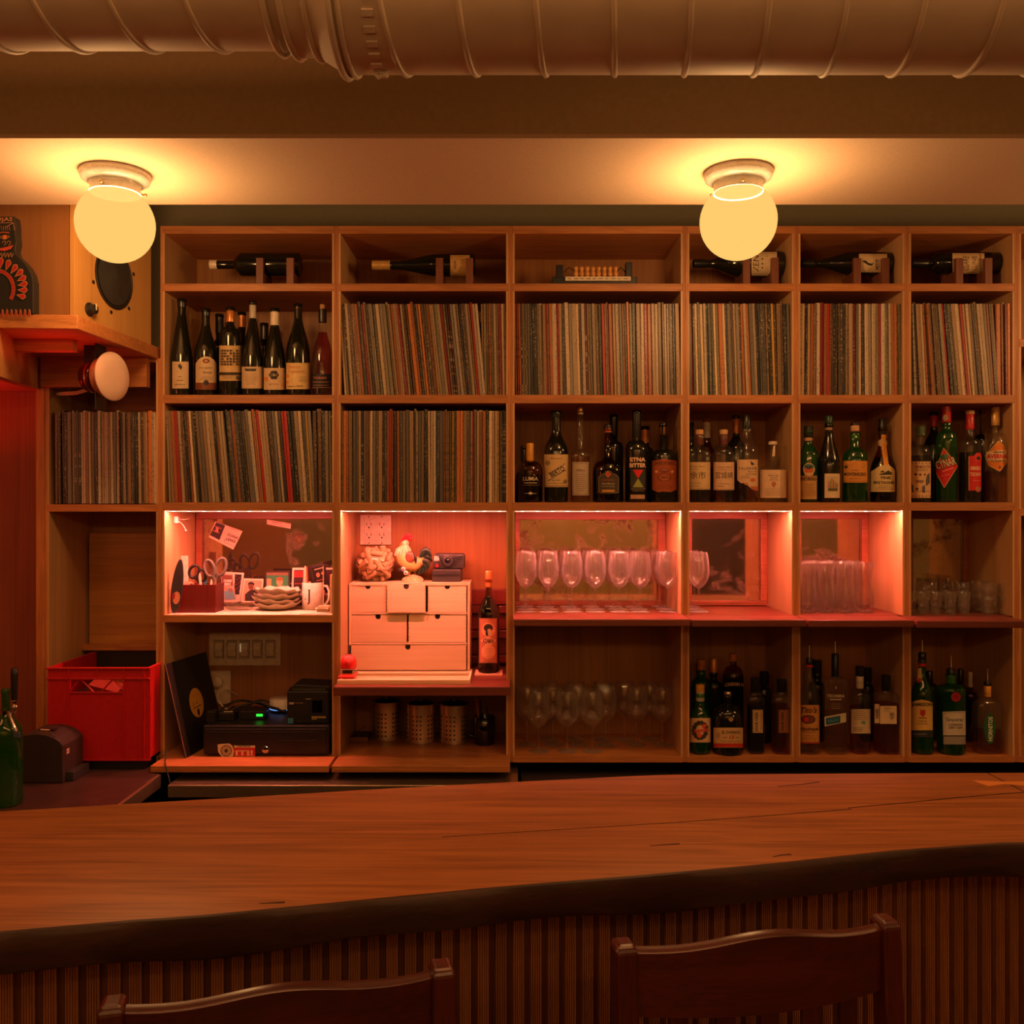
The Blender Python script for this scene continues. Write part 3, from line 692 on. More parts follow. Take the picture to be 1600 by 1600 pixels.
# ================================================================ records
PAL = {'tan': (.50, .31, .17), 'cream': (.70, .52, .34), 'pale': (.66, .55, .45), 'brown': (.24, .12, .06), 'dark brown': (.10, .055, .035), 'black': (.022, .02, .02),
       'grey': (.25, .22, .19), 'dark grey': (.08, .075, .07), 'olive': (.19, .16, .09), 'rust': (.52, .17, .06), 'red': (.58, .03, .025), 'dark red': (.24, .02, .02),
       'green': (.03, .11, .05), 'orange': (.72, .22, .05), 'yellow': (.75, .42, .07), 'white': (.85, .78, .68), 'navy': (.03, .045, .08)}
def sleeve_mat(cn, c):
    m, nt, b = newmat(cn.replace(' ', '_')+'_sleeve_card'); b.inputs['Roughness'].default_value = .38
    tc = N(nt, 'ShaderNodeTexCoord'); oi = N(nt, 'ShaderNodeObjectInfo')
    mp = N(nt, 'ShaderNodeMapping'); mp.inputs['Scale'].default_value = (3, 3, 150); nt.links.new(tc.outputs['Object'], mp.inputs['Vector'])
    cx = N(nt, 'ShaderNodeCombineXYZ'); mu = N(nt, 'ShaderNodeMath', operation='MULTIPLY'); mu.inputs[1].default_value = 91.7
    nt.links.new(oi.outputs['Random'], mu.inputs[0]); nt.links.new(mu.outputs[0], cx.inputs[0]); nt.links.new(cx.outputs[0], mp.inputs['Location'])
    n = N(nt, 'ShaderNodeTexNoise'); n.inputs['Scale'].default_value = 1; n.inputs['Detail'].default_value = 1; nt.links.new(mp.outputs[0], n.inputs['Vector'])
    mp2 = N(nt, 'ShaderNodeMapping'); mp2.inputs['Scale'].default_value = (2, 2, 7); nt.links.new(tc.outputs['Object'], mp2.inputs['Vector']); nt.links.new(cx.outputs[0], mp2.inputs['Location'])
    n2 = N(nt, 'ShaderNodeTexNoise'); n2.inputs['Scale'].default_value = 1; n2.inputs['Detail'].default_value = 2; nt.links.new(mp2.outputs[0], n2.inputs['Vector'])
    lum = sum(c)/3; txt = (.02, .015, .012) if lum > .2 else (.55, .42, .28)
    gate = N(nt, 'ShaderNodeMath', operation='GREATER_THAN'); gate.inputs[1].default_value = .56; nt.links.new(n.outputs['Fac'], gate.inputs[0])
    g2 = N(nt, 'ShaderNodeMath', operation='GREATER_THAN'); g2.inputs[1].default_value = .52; nt.links.new(n2.outputs['Fac'], g2.inputs[0])
    gm = N(nt, 'ShaderNodeMath', operation='MULTIPLY'); nt.links.new(gate.outputs[0], gm.inputs[0]); nt.links.new(g2.outputs[0], gm.inputs[1])
    gs = N(nt, 'ShaderNodeMath', operation='MULTIPLY'); gs.inputs[1].default_value = .5; nt.links.new(gm.outputs[0], gs.inputs[0])
    hs = N(nt, 'ShaderNodeHueSaturation'); hs.inputs['Color'].default_value = (*c, 1)
    mr = N(nt, 'ShaderNodeMapRange'); mr.inputs['To Min'].default_value = .34; mr.inputs['To Max'].default_value = .98
    nt.links.new(oi.outputs['Random'], mr.inputs['Value']); nt.links.new(mr.outputs[0], hs.inputs['Value'])
    mx = N(nt, 'ShaderNodeMix', data_type='RGBA'); mx.inputs[7].default_value = (*txt, 1)
    nt.links.new(gs.outputs[0], mx.inputs[0]); nt.links.new(hs.outputs[0], mx.inputs[6]); nt.links.new(mx.outputs[2], b.inputs['Base Color'])
    return m
SM = {k: sleeve_mat(k, c) for k, c in PAL.items()}
SME = {}
def sleeve_mesh(cn):      # unit-thickness sleeve: folded card with rounded spine and an open mouth at the back
    if cn not in SME:
        mb = MB(); h = .314; dpt = .312
        pl = [(-.5, .0015), (-.32, 0), (.32, 0), (.5, .0015), (.5, dpt), (.3, dpt), (.3, dpt-.01), (-.3, dpt-.01), (-.3, dpt), (-.5, dpt)]
        n = len(pl); vs = [(x, y, 0) for x, y in pl]+[(x, y, h) for x, y in pl]
        mb.add(vs, [tuple(range(n)), tuple(range(2*n-1, n-1, -1))]+[(i, (i+1) % n, (i+1) % n+n, i+n) for i in range(n)])
        SME[cn] = mb.mesh('record_sleeve', SM[cn])
    return SME[cn]
ORD = ['first', 'second', 'third', 'fourth', 'fifth', 'sixth', 'seventh', 'eighth', 'ninth', 'tenth']
def ordn(k): return ORD[k-1] if k <= 10 else '%d%s' % (k, 'th' if 10 < k % 100 < 14 else {1: 'st', 2: 'nd', 3: 'rd'}.get(k % 10, 'th'))
ALLREC = []
def bay(where, grp, u0, u1, vb, lean, weights, accents, seed, mean=4.2):
    """lean(t) degrees for t in 0..1; accents [(u at mid height, colour, width px)]"""
    rnd = random.Random(seed); zb = Z(vb)+.0005; u = u0; L = []
    acc = sorted(accents); names = list(weights); ws = [weights[k] for k in names]; prev = None
    while u < u1-1.6:
        wpx = min(max(1.6, rnd.gauss(mean, 1.3)), 8.5); c = None
        if acc and u >= acc[0][0]-3: _, c, wpx = acc.pop(0)
        if u+wpx > u1: wpx = u1-u
        if c is None:
            c = rnd.choices(names, ws)[0]
            if c == prev and rnd.random() < .6: c = rnd.choices(names, ws)[0]
        prev = c; L.append([u+wpx/2, wpx, c]); u += wpx+rnd.choice((0, .15, .3))
    n = len(L)
    for i, (uc, wpx, c) in enumerate(L):
        t = (uc-u0)/(u1-u0); a = lean(t)+rnd.uniform(-.25, .25)
        x = X(uc); th = wpx*YF/F*.97
        y = 3.208+rnd.choice((0, 0, .001, .003, .006)); dz = 0
        if rnd.random() < .16: y += rnd.uniform(.0, .01); dz = rnd.uniform(.002, .008)   # pushed up and slightly back
        k = i+1; side = 'left' if k <= (n+1)//2 else 'right'; kk = k if side == 'left' else n+1-k
        lb = f"{c} record sleeve, {ordn(kk)} from the {side} end {where}"
        ALLREC.append(dict(x=x, y=y, z=zb+dz*.0+.157*0, th=th, a=math.radians(-a), c=c, label=lb, grp=grp, wpx=wpx, dz=dz))
W1 = {'tan': 9, 'cream': 7, 'pale': 2, 'brown': 4, 'dark brown': 4, 'black': 4, 'grey': 3, 'dark grey': 3, 'olive': 3, 'rust': 2, 'red': .6, 'dark red': 1, 'green': .5, 'navy': .4, 'orange': .5}
W2 = dict(W1); W2.update({'tan': 12, 'cream': 8, 'olive': 6, 'black': 1.5, 'dark grey': 1.5})
W3 = dict(W1); W3.update({'black': 7, 'dark grey': 5, 'grey': 5, 'cream': 5})
sm = lambda t, p: math.sin(PI*min(max(t, 0), 1))**.6*p
bay("of the bay beside the wine bottles", 'records beside the wine bottles', 532.5, 791.5, 617, lambda t: 1.5+4.5*sm(t*.8+.1, 1) if t < .85 else 1, W2,
    [(534, 'cream', 3.5), (539, 'cream', 3.5), (618, 'rust', 4), (631, 'cream', 5), (652, 'black', 4), (661, 'orange', 4), (675, 'rust', 3), (693, 'red', 5), (705, 'dark red', 3), (740, 'red', 3.2), (765, 'orange', 3), (785, 'cream', 4)], 3)
bay('of the bay under the wooden pegs', 'records under the row of wooden pegs', 804.5, 1063.5, 617, lambda t: 1.0+(.6 if .3 < t < .7 else 0), W1,
    [(805, 'rust', 3), (811, 'orange', 3), (824, 'pale', 3), (845, 'cream', 5), (852, 'red', 2.4), (860, 'rust', 5), (869, 'red', 3), (895, 'cream', 7), (917, 'dark red', 3), (936, 'green', 4.5), (943, 'red', 4.5), (950, 'dark red', 3.4), (980, 'orange', 4), (1055, 'navy', 3.5)], 5)
bay("of the bay under the wine bottles", 'records under the seven wine bottles', 259.5, 518.5, 785, lambda t: .6+4.8*sm(t*.9+.06, 1) if t < .88 else .8, W3,
    [(262, 'cream', 3), (275, 'red', 4.5), (293, 'rust', 3), (309, 'tan', 4.5), (330, 'cream', 6), (351, 'cream', 4), (390, 'pale', 5), (415, 'cream', 4), (441, 'red', 4.5), (447, 'red', 4.5), (463, 'cream', 6), (470, 'cream', 5), (482, 'yellow', 3.5), (513, 'cream', 3.5)], 7)
bay("of the bay above the rooster", 'records above the rooster bay', 532.5, 791.5, 785, lambda t: .1, W1,
    [(537, 'rust', 5), (541, 'orange', 3), (563, 'navy', 3), (578, 'cream', 4), (608, 'red', 4), (612, 'rust', 2), (631, 'tan', 4), (650, 'cream', 3), (668, 'cream', 4), (681, 'navy', 5), (691, 'rust', 2.6), (705, 'yellow', 3), (710, 'green', 3.5), (714, 'rust', 6), (722, 'orange', 4), (734, 'cream', 3), (737, 'red', 2.2), (755, 'orange', 4.5), (779, 'yellow', 3)], 9)
bay('of the bay under the pale disc', 'records under the pale disc', 84, 246, 787, lambda t: .6, W3,
    [(85, 'brown', 4), (96, 'black', 3.5), (103, 'grey', 6), (110, 'pale', 4), (124, 'pale', 4), (128, 'pale', 4), (149, 'white', 4.5), (157, 'cream', 5), (171, 'white', 4), (190, 'pale', 4), (215, 'cream', 4), (232, 'white', 3)], 11)
bay("of the bay under the right lamp", 'records beneath the right globe lamp', 1077.5, 1236.5, 617, lambda t: .6+1.6*sm(t, 1), W1,
    [(1078, 'grey', 3), (1083, 'red', 3), (1088, 'cream', 4), (1100, 'cream', 4), (1104, 'green', 3), (1122, 'olive', 4), (1163, 'rust', 4), (1167, 'cream', 4.5), (1172, 'rust', 4), (1206, 'yellow', 3.5), (1232, 'grey', 4)], 13)
bay("of the fifth column's bay", 'records in the second upper bay from the right', 1251, 1410, 617, lambda t: -.6+1.2*t, W1,
    [(1252, 'cream', 3), (1258, 'black', 4.5), (1270, 'orange', 4.5), (1276, 'pale', 7), (1289, 'rust', 4.5), (1294, 'red', 3.5), (1300, 'rust', 3), (1322, 'pale', 5), (1335, 'dark red', 5.5), (1375, 'red', 4), (1388, 'cream', 3.5), (1399, 'orange', 4), (1403, 'yellow', 3)], 15)
bay('of the far right upper bay', 'records in the far right upper bay', 1424, 1583, 617, lambda t: .5+4.5*sm(t*.9, 1) if t < .86 else .6, W2,
    [(1424, 'tan', 5), (1431, 'white', 2.4), (1446, 'orange', 3), (1472, 'cream', 5), (1497, 'cream', 4.5), (1508, 'red', 4), (1515, 'cream', 4), (1548, 'orange', 4), (1565, 'rust', 2.6)], 17)
ALLREC.sort(key=lambda r: -r['wpx'])
def place_rec(o, r):
    o.scale = (r['th'], 1, 1)
def build_records():
    stuff = MB(); mats = list(SM.values()); idx = {k: i for i, k in enumerate(SM)}
    for i, r in enumerate(ALLREC):
        M = Matrix.Translation((r['x'], r['y'], r['z'])) @ Matrix.Rotation(r['a'], 4, 'Y') @ Matrix.Diagonal((r['th'], 1, 1 if not r['dz'] else 1+r['dz']/.314*1, 1))
        # pivot at mid height so that the stack keeps its place; lift so that the lowest corner rests on the board
        M = Matrix.Translation((-.157*math.sin(r['a']), 0, abs(math.sin(r['a']))*r['th']/2)) @ M
        if i < 300:
            o = link('record_sleeve', sleeve_mesh(r['c']), None, r['label'], 'record', r['grp']); o.matrix_world = M
        else:
            me = sleeve_mesh(r['c']); stuff.mi = idx[r['c']]
            stuff.add([M @ v.co for v in me.vertices], [tuple(p.vertices) for p in me.polygons])
    if stuff.v:
        me = bpy.data.meshes.new('thin_record_sleeves'); me.from_pydata(stuff.v, [], stuff.f)
        for m in mats: me.materials.append(m)
        for i, p in enumerate(me.polygons): p.material_index = stuff.m[i]
        link('thin_record_sleeves', me, None, 'the thinnest record sleeves squeezed in between the others in every bay', 'records', kind='stuff')
build_records()
print('RECORDS', len(ALLREC), 'cut', ALLREC[min(299, len(ALLREC)-1)]['wpx'])
# ================================================================ bottles
GM = {'dark': M_DARKG, 'clear': M_GLASSB, 'green': M_GREENG, 'brown': M_BROWNG}
C_BLACK = plain('black_capsule', (.012, .011, .010), .3); C_COPPER = plain('copper_capsule', (.66, .24, .07), .3, .35); C_GOLD = plain('gold_capsule', (.74, .44, .14), .32, .35)
C_GREY = plain('pale_grey_capsule', (.52, .46, .38), .4); C_YEL = plain('yellow_wax', (.80, .38, .05), .4); C_WHT = plain('white_capsule', (.75, .62, .48), .4)
C_RED = plain('red_capsule', (.55, .02, .02), .3); C_DGR = plain('dark_green_capsule', (.02, .06, .03), .35); C_BRN = plain('brown_neck_foil', (.12, .03, .02), .35)
C_GRN = plain('olive_green_capsule', (.06, .11, .04), .4)
def profile(R, rn, zsh, zn, zt, shape, lip=1.2):
    p = [(R*.80, 0), (R*.95, .0025), (R, .009), (R, zsh)]
    for i in range(1, 10):
        t = i/10; z = zsh+(zn-zsh)*t
        if shape == 'round': q = math.sqrt(max(0, 1-t**2.2))**1.15 if t < .8 else None
        elif shape == 'dome': q = math.sqrt(1-t*t)
        elif shape == 'slope': q = .5*(1+math.cos(PI*t))
        elif shape == 'hock': q = (1-t)**.95*(1-.25*math.sin(PI*t))+.28*math.sin(PI*t)*(1-t)
        elif shape == 'pear': q = .5*(1+math.cos(PI*t**.8))
        elif shape == 'square': q = 1-t**6
        if q is None: q = .35*(1-(t-.7)/.3)
        p.append((rn+(R-rn)*q, z))
    p += [(rn, zn), (rn, zt-.014), (rn*lip, zt-.012), (rn*lip, zt-.003), (rn*1.02, zt)]
    return p
BR = {}
def bottle(label, u, vt, w, zs, Y, vs, vn, wn, glass='dark', shape='round', fill=None, liq=None, caps=(), arts=(), group=None, sq=2, ay=1, rz=0, seg=24, lip=1.18, cat='bottle'):
    k = Y/F; tt = (u-800)/F; ss = math.sqrt(1+tt*tt); kr = k/ss; R = w/2*kr; rn = wn/2*kr; z = lambda v: Z(v, Y)-zs
    t = thing('bottle', label, cat, (X(u, Y), Y, zs), rz, group)
    pr = profile(R, rn, z(vs), z(vn), z(vt), shape, lip)
    if sq > 2:   # square body that turns round at the neck
        mb = MB(); ks = []
        for r, zz in pr:
            f = 0 if r > R*.6 else min(1, (R*.6-r)/max(1e-6, R*.6-rn)); n = sq*(1-f)+2*f; a2 = ay*(1-f)+f
            ks.append((r, zz, n, a2))
        vsx = []
        for r, zz, n, a2 in ks:
            for i in range(seg):
                a = 2*PI*i/seg; c, d = math.cos(a), math.sin(a); q = 1/((abs(c)**n+abs(d)**n)**(1/n)); vsx.append((r*q*c, r*q*d*a2, zz))
        fs = [(j*seg+i, j*seg+(i+1) % seg, (j+1)*seg+(i+1) % seg, (j+1)*seg+i) for j in range(len(ks)-1) for i in range(seg)]
        fs += [tuple(range(seg))[::-1], tuple((len(ks)-1)*seg+i for i in range(seg))]
        mb.add(vsx, fs)
    else: mb = MB().lathe(pr, seg)
    mb.obj('glass_body', GM[glass], t, smooth=50)
    if liq:
        zf = z(fill) if fill else z(vs)*.7
        lp = [(max(r-.0022, .002), max(zz, .004)) for r, zz in pr if zz < zf]
        # radius at the fill height
        for (r0, z0), (r1, z1) in zip(pr[:-1], pr[1:]):
            if z0 <= zf <= z1: rf = r0+(r1-r0)*(zf-z0)/max(1e-6, z1-z0); break
        lp.append((max(rf-.0022, .002), zf))
        m2 = MB().lathe(lp, seg, sq, ay); 
        m2.obj('liquid', liq, t, smooth=50)
    for c in caps:
        v0, v1, cw, mt = c[:4]; nm = c[4] if len(c) > 4 else 'capsule'; r = cw/2*kr; a, b = z(v1), z(v0)
        if nm == 'pourer':
            MB().lathe([(.0035, a), (.0045, a+.004), (.0035, a+.010), (.0022, b), (.0018, b)], 8).obj('pourer', M_CHROME, t, smooth=60)
        else:
            ch = min(.002, (b-a)*.3)
            MB().lathe([(r*.97, a), (r, a+ch), (r, b-ch), (r*.88, b)], 18).obj(nm, mt, t, smooth=40)
    if arts:
        X0 = X(u, Y)
        def fm(uu, vv, off):
            if sq > 2: Yf = Y-R*ay; return ((uu-800)*Yf/F-X0, -R*ay-off, CH+(800-vv)*Yf/F-zs)
            zz = CH+(800-vv)*(Y-R*.9)/F-zs; rr = R+.0005
            if zz > z(vs): # follow the neck or shoulder
                for (r0, z0), (r1, z1) in zip(pr[:-1], pr[1:]):
                    if z0 <= zz <= z1: rr = r0+(r1-r0)*(zz-z0)/max(1e-6, z1-z0); break
                rr = max(rr, rn)+.0012
            q = max(-.992, min(.992, (uu-u)*k/(rr*ss))); ph = math.asin(q)-math.atan(tt); c_ = math.cos(ph)
            zz = CH+(800-vv)*(Y-rr*c_)/F-zs
            return ((rr+off)*math.sin(ph), -(rr+off)*c_, zz)
        art(t, arts, fm, None if sq > 2 else 3.0)
    return t
def lines(u, v0, n, wd, dv, c, th=.5, ln=None): # rows of tiny illegible print as short dashes
    rnd = random.Random(int(u*7+v0)); out = []
    for i in range(n):
        w2 = (ln or wd)*rnd.uniform(.55, 1)/2; out.append(('l', [(u-w2, v0+i*dv), (u+w2, v0+i*dv)], th, c))
    return out
def rlab(u0, v0, u1, v1, c): return ('r', u0, v0, u1, v1, c, 'label')
G = 'wine bottles on the second shelf'
z3 = Z(617)+.0006; Yw = 3.27
LC = (208, 178, 142); LP = (225, 190, 140)
bottle('slim wine bottle with small dark-crest label, far left of the wine row', 284, 467, 36, z3, Yw, 560, 492, 13, shape='hock', caps=[(467, 481, 14, C_BLACK)], group=G,
       arts=[rlab(269.5, 565, 294.5, 607, LC), ('p', [(281, 569), (285, 573), (283, 578), (280, 575), (278, 572)], INK, 'emblem'), ('c', 281, 571, 2.2, INK, 'emblem'), ('r', 278, 588, 284, 588.8, INK), ('r', 276, 594, 286, 594.8, INK), ('t', 'BONFIGLIO', 281.5, 601, 16, 2, INK)])
bottle('wine bottle with arched cream label, brown band and dark emblem', 321.6, 482, 35, z3, Yw, 556, 502, 13, shape='slope', caps=[(482, 494, 13.6, C_BLACK)], group=G,
       arts=[('p', [(306, 598), (306, 568), (310, 562), (316, 558), (322, 557), (328, 558), (334, 562), (338, 568), (338, 598)], LC, 'label'), ('c', 322, 564, 5.5, (110, 50, 25), 3.6, 'emblem'), ('c', 322, 564, 3, (190, 140, 100), 2, 'emblem'),
             ('t', 'Don Jaume', 321, 575, 20, 4, INK, {'sh': .3}), ('t', 'Paradis', 324, 582, 14, 4, INK, {'sh': .3}), ('r', 306, 598, 338, 609, (120, 62, 28), 'band'), ('c', 322, 598, 4, INK, 'emblem')]+lines(322, 588, 3, 24, 2.6, (120, 90, 65)))
bk = (60, 42, 26)
pat = [('c', 347.5+i*4.4, 548+j*4.3, 1.6, bk, 'emblem') for i in range(6) for j in range(6) if (i*j+i) % 5 != 4]+[('l', [(346+i*4.4, 546), (346+i*4.4, 571)], .5, bk) for i in range(7)]
bottle('wine bottle with copper capsule and tall lattice-patterned label', 360, 480, 34.5, z3, Yw, 530, 508, 12.5, shape='round', caps=[(480, 504, 12.8, C_COPPER)], group=G,
       arts=[rlab(343, 540, 377, 595, (205, 170, 118))]+pat+[('r', 343, 582, 377, 585.5, INK, 'band'), ('r', 368, 588, 377, 593, (60, 60, 50), 'emblem')]+lines(356, 588, 2, 20, 3, INK))
bottle('slender wine bottle with pale grey capsule and plain label with dark bar', 395, 471, 34, z3, Yw, 560, 498, 10.5, shape='hock', caps=[(471, 498, 10.8, C_GREY)], group=G,
       arts=[rlab(378, 573, 411, 607, LC), ('p', [(382, 576), (401, 576), (399, 580), (384, 580)], (60, 58, 56), 'emblem')]+lines(392, 585, 6, 20, 3, (120, 90, 60)))
bottle('wine bottle with white capsule and dark round flower seal', 429.5, 482, 34.5, z3, Yw, 562, 510, 13.5, shape='hock', caps=[(482, 509, 14, C_WHT)], group=G,
       arts=[rlab(412.5, 575, 446.5, 609, LC)]+[('c', 428+4.2*math.cos(a), 586+4.2*math.sin(a), 3.2, INK, 'emblem') for a in [k*PI/3 for k in range(6)]]+[('t', '1701', 428, 586, 9, 4, LC), ('t', 'JAMAIS', 428, 600.5, 14, 2.4, (150, 100, 60)), ('c', 416, 592, 3, (215, 125, 60), 'emblem'), ('c', 442, 601, 2.6, (215, 140, 80), 'emblem')])
bottle('champagne-shaped bottle with gold top and cream label in orange script', 466, 475, 37.5, z3, Yw, 552, 492, 12.5, shape='slope', caps=[(475, 483, 12.5, C_GOLD), (483, 500, 11.5, M_DARKG, 'neck_foil')], group=G,
       arts=[rlab(447.5, 567, 484.5, 608, (222, 190, 130)), ('t', 'Zandvoire', 459, 573, 21, 5.5, (205, 90, 30), {'sh': .35}), ('t', 'Trapenere', 463, 581, 25, 6, (200, 80, 30), {'sh': .35}), ('t', 'Catherine GRAVE', 461, 603.5, 24, 2.8, INK), ('c', 449.5, 588, 2.5, (225, 130, 70), 'emblem'), ('c', 449.5, 597, 2, (225, 130, 70), 'emblem')]+lines(473, 589, 3, 17, 3.2, (130, 100, 60)))
bottle('rose wine bottle with black capsule and dark label, far right of the wine row', 504, 476, 33, z3, Yw, 562, 500, 9.5, 'clear', shape='slope', fill=520, liq=L_RED, caps=[(476, 484, 8, M_CORK, 'cork'), (483.5, 504, 13, C_BLACK)], group=G,
       arts=[rlab(487.5, 584, 520, 606, (24, 18, 20)), ('t', 'TOURAINE', 500, 590.5, 20, 3.6, (220, 130, 110)), ('l', [(489, 597), (514, 597)], .8, (190, 130, 100)), ('l', [(489, 602), (514, 602)], .6, (190, 130, 100)), ('l', [(489, 605.6), (519, 605.6)], .5, (200, 160, 130))])
for u, vt, cap, lb in ((343, 491, C_BLACK, 'dark wine bottle in the back row between arched-label and lattice-label bottles'), (378, 488, C_COPPER, 'back-row wine bottle with copper capsule behind the slender grey-capsule bottle'), (413, 505, C_BLACK, 'short dark back-row wine bottle left of the white-capsule bottle')):
    bottle(lb, u, vt, 32, z3, 3.42, 548, 530, 12, shape='round', caps=[(vt, vt+(30 if cap is C_BLACK else 24), 13, cap)], group=G)
# ---------------------------------------------------------------- spirits, fourth shelf (row above the LED strips)
z4 = Z(785)+.0006; Y4 = 3.265; G = 'bottles in the third column on the liquor shelf'
WT = (225, 205, 175)
bottle('squat dark bottle with tall yellow wax top, first in the liquor row', 828, 722, 40, z4, Y4, 738, 720, 11, 'brown', 'dome', 742, L_DARK, [(692.6, 722, 12, C_YEL, 'wax_cap')], group=G,
       arts=[('t', 'LUMIA', 829, 748, 23, 6, WT, {'b': .01}), ('l', [(833, 741.5), (836, 743)], .8, WT), ('l', [(819, 754.5), (839, 754.5)], .9, WT), ('l', [(818, 758), (841, 758)], .5, (150, 120, 80)), ('l', [(820, 771), (838, 771)], .5, WT), ('p', [(825, 771), (829, 768), (833, 771), (829, 773)], WT, 'emblem')])
bottle('small dark bottle hidden behind the squat yellow-topped bottle', 818, 697, 26, z4, 3.42, 745, 735, 8, caps=[(697, 725, 9, C_BLACK)], group=G)
bottle('dark green vermouth bottle with cream label and slanted black banner', 869, 642, 37, z4, Y4, 706, 672, 14, 'dark', 'slope', caps=[(642, 653, 15, C_BLACK, 'screw_cap'), (653, 668, 13, plain('dark_neck_label', (.14, .12, .07), .5), 'neck_label')], group=G,
       arts=[rlab(850.5, 710, 887.5, 761, (215, 180, 125)), ('t', 'VERMUT ROSSO', 869, 716.5, 20, 2.4, INK), ('p', [(858, 740), (883, 724), (883, 734), (858, 750)], (225, 195, 145), 'emblem'), ('t', 'BERTO', 870.5, 737, 24, 8.5, INK, {'rot': 28, 'b': .03}), ('l', [(857, 741), (883, 724.5)], .9, INK), ('l', [(857, 751), (884, 734)], .9, INK), ('c', 856, 723, 4, (150, 125, 85), 'emblem'), ('c', 883, 752, 3, (130, 115, 80), 'emblem'), ('t', 'DAL 1890', 869, 750.5, 12, 2.2, INK), ('l', [(855, 755), (883, 755)], .5, INK), ('l', [(852, 759), (886, 759)], .6, INK)])
bottle('tall clear bottle with a very long thin neck and grey framed label', 907, 640, 31, z4, Y4, 716, 701, 10, 'clear', 'round', 714, L_GOLD, [(636, 643, 12, M_BRASS, 'stopper'), (643, 648, 10, plain('neck_ring', (.5, .4, .25), .3, .5), 'neck_ring')], group=G,
       arts=[rlab(894.5, 722, 920, 774, (190, 170, 148)), ('l', [(896, 724), (918.5, 724)], .5, INK), ('l', [(896, 724), (896, 772)], .4, INK), ('l', [(918.5, 724), (918.5, 772)], .4, INK), ('l', [(896, 772), (918.5, 772)], .5, INK), ('t', 'CIPRIAN', 907, 735, 14, 3, INK)]+lines(907, 741, 9, 18, 3.2, (120, 105, 90)))
bottle('wide-shouldered dark bottle with arched dark label and orange diamond', 950, 668, 48, z4, Y4, 740, 715, 11, 'brown', 'round', 735, L_DARK, [(664, 669, 12.5, C_BLACK, 'stopper'), (669, 676, 11.8, plain('orange_neck_band', (.5, .15, .06), .4), 'neck_band')], group=G,
       arts=[('p', [(935, 770), (935, 746), (939, 741), (944, 739), (946, 735.5), (954, 735.5), (957, 739), (963, 741), (967, 746), (967, 770), (963, 771.5), (939, 771.5)], (70, 58, 42), 'label'), ('l', [(936, 769), (936, 746), (940, 742), (945, 740), (950, 736.5), (956, 740), (962, 742), (966, 746), (966, 769), (936, 769)], .5, (150, 130, 100)),
             ('p', [(950, 736.5), (954.5, 741), (950, 746), (945.5, 741)], (220, 90, 40), 'emblem'), ('p', [(950, 738.7), (952.3, 741), (950, 743.6), (947.7, 741)], (150, 40, 20), 'emblem'), ('t', 'LAZZARONI', 950, 750, 18, 2.3, (200, 90, 50)), ('t', 'Gran Riserva', 950, 755.5, 19, 3, (220, 190, 150), {'sh': .3}), ('t', 'SOLERA DEL MAESTRO', 950, 760, 20, 2, (190, 160, 120)), ('r', 941, 765, 960, 769, (200, 140, 60), 'band')])
bottle('black tall bottle behind the arched dark-label bottle', 959, 647.6, 30, z4, 3.42, 700, 688, 12, shape='round', caps=[(647.6, 680, 13, C_BLACK)], group=G)
bottle('tall dark bottle with a red triangle above a green triangle', 994.5, 641, 36, z4, Y4, 705, 688, 13, 'dark', 'dome', caps=[(641, 684, 13.6, C_BLACK)], group=G,
       arts=[('t', 'ETNA', 996.5, 718, 24, 6.6, (235, 190, 165), {'b': .05}), ('t', 'BITTER', 996.5, 727, 25, 6.6, (235, 190, 165), {'b': .05}), ('r', 985, 733, 1008, 762, (48, 46, 42), 'label'), ('p', [(989, 734), (1005, 734), (997, 747.5)], (225, 20, 25), 'emblem'), ('p', [(997, 747.5), (1005.5, 761.5), (988.5, 761.5)], (150, 155, 70), 'emblem'), ('l', [(986, 764), (1008, 764)], .6, (200, 180, 150)), ('l', [(988, 767), (1006, 767)], .6, (170, 150, 120)), ('r', 985.5, 773, 1007, 779.5, (190, 145, 115), 'band')])
bottle('back bottle with copper screw cap beside the triangle bottle', 1008, 666, 28, z4, 3.42, 712, 696, 12, caps=[(666, 692, 12.5, C_COPPER)], group=G)
bottle('dark bottle with copper top and ornate copper label, right end of column', 1037, 661, 40, z4, Y4, 713, 702, 12, 'dark', 'dome', caps=[(661, 680, 12, C_COPPER), (680, 688, 11, C_COPPER, 'neck_foil')], group=G,
       arts=[('p', [(1019, 720), (1026, 719), (1037, 716.5), (1048, 719), (1057, 720), (1057, 765), (1048, 769), (1037, 768), (1028, 769), (1019, 765)], (165, 78, 38), 'label'), ('l', [(1020, 726.5), (1056, 726.5)], .6, (60, 25, 12)), ('l', [(1020, 720.8), (1056, 720.8)], .6, (60, 25, 12)), ('t', 'AMARO PROIBITO', 1038, 723.6, 32, 3, (60, 25, 12), {'b': .03}),
             ('c', 1038, 735, 7, (120, 52, 26), 4, 'emblem'), ('c', 1038, 746, 11, (130, 58, 28), 7, 'emblem'), ('c', 1038, 746, 8, (175, 88, 45), 5, 'emblem'), ('t', 'OSCO', 1038, 746, 11, 4, (50, 22, 12), {'b': .03}), ('t', 'AMARO', 1038, 734, 10, 3, (215, 150, 100)), ('c', 1026, 737, 2, (225, 165, 110), 'emblem'), ('c', 1050, 737, 2, (225, 165, 110), 'emblem')]+lines(1038, 756, 3, 26, 3.4, (90, 38, 20)))
G = 'whisky bottles in the fourth column'
kj = (215, 182, 135)
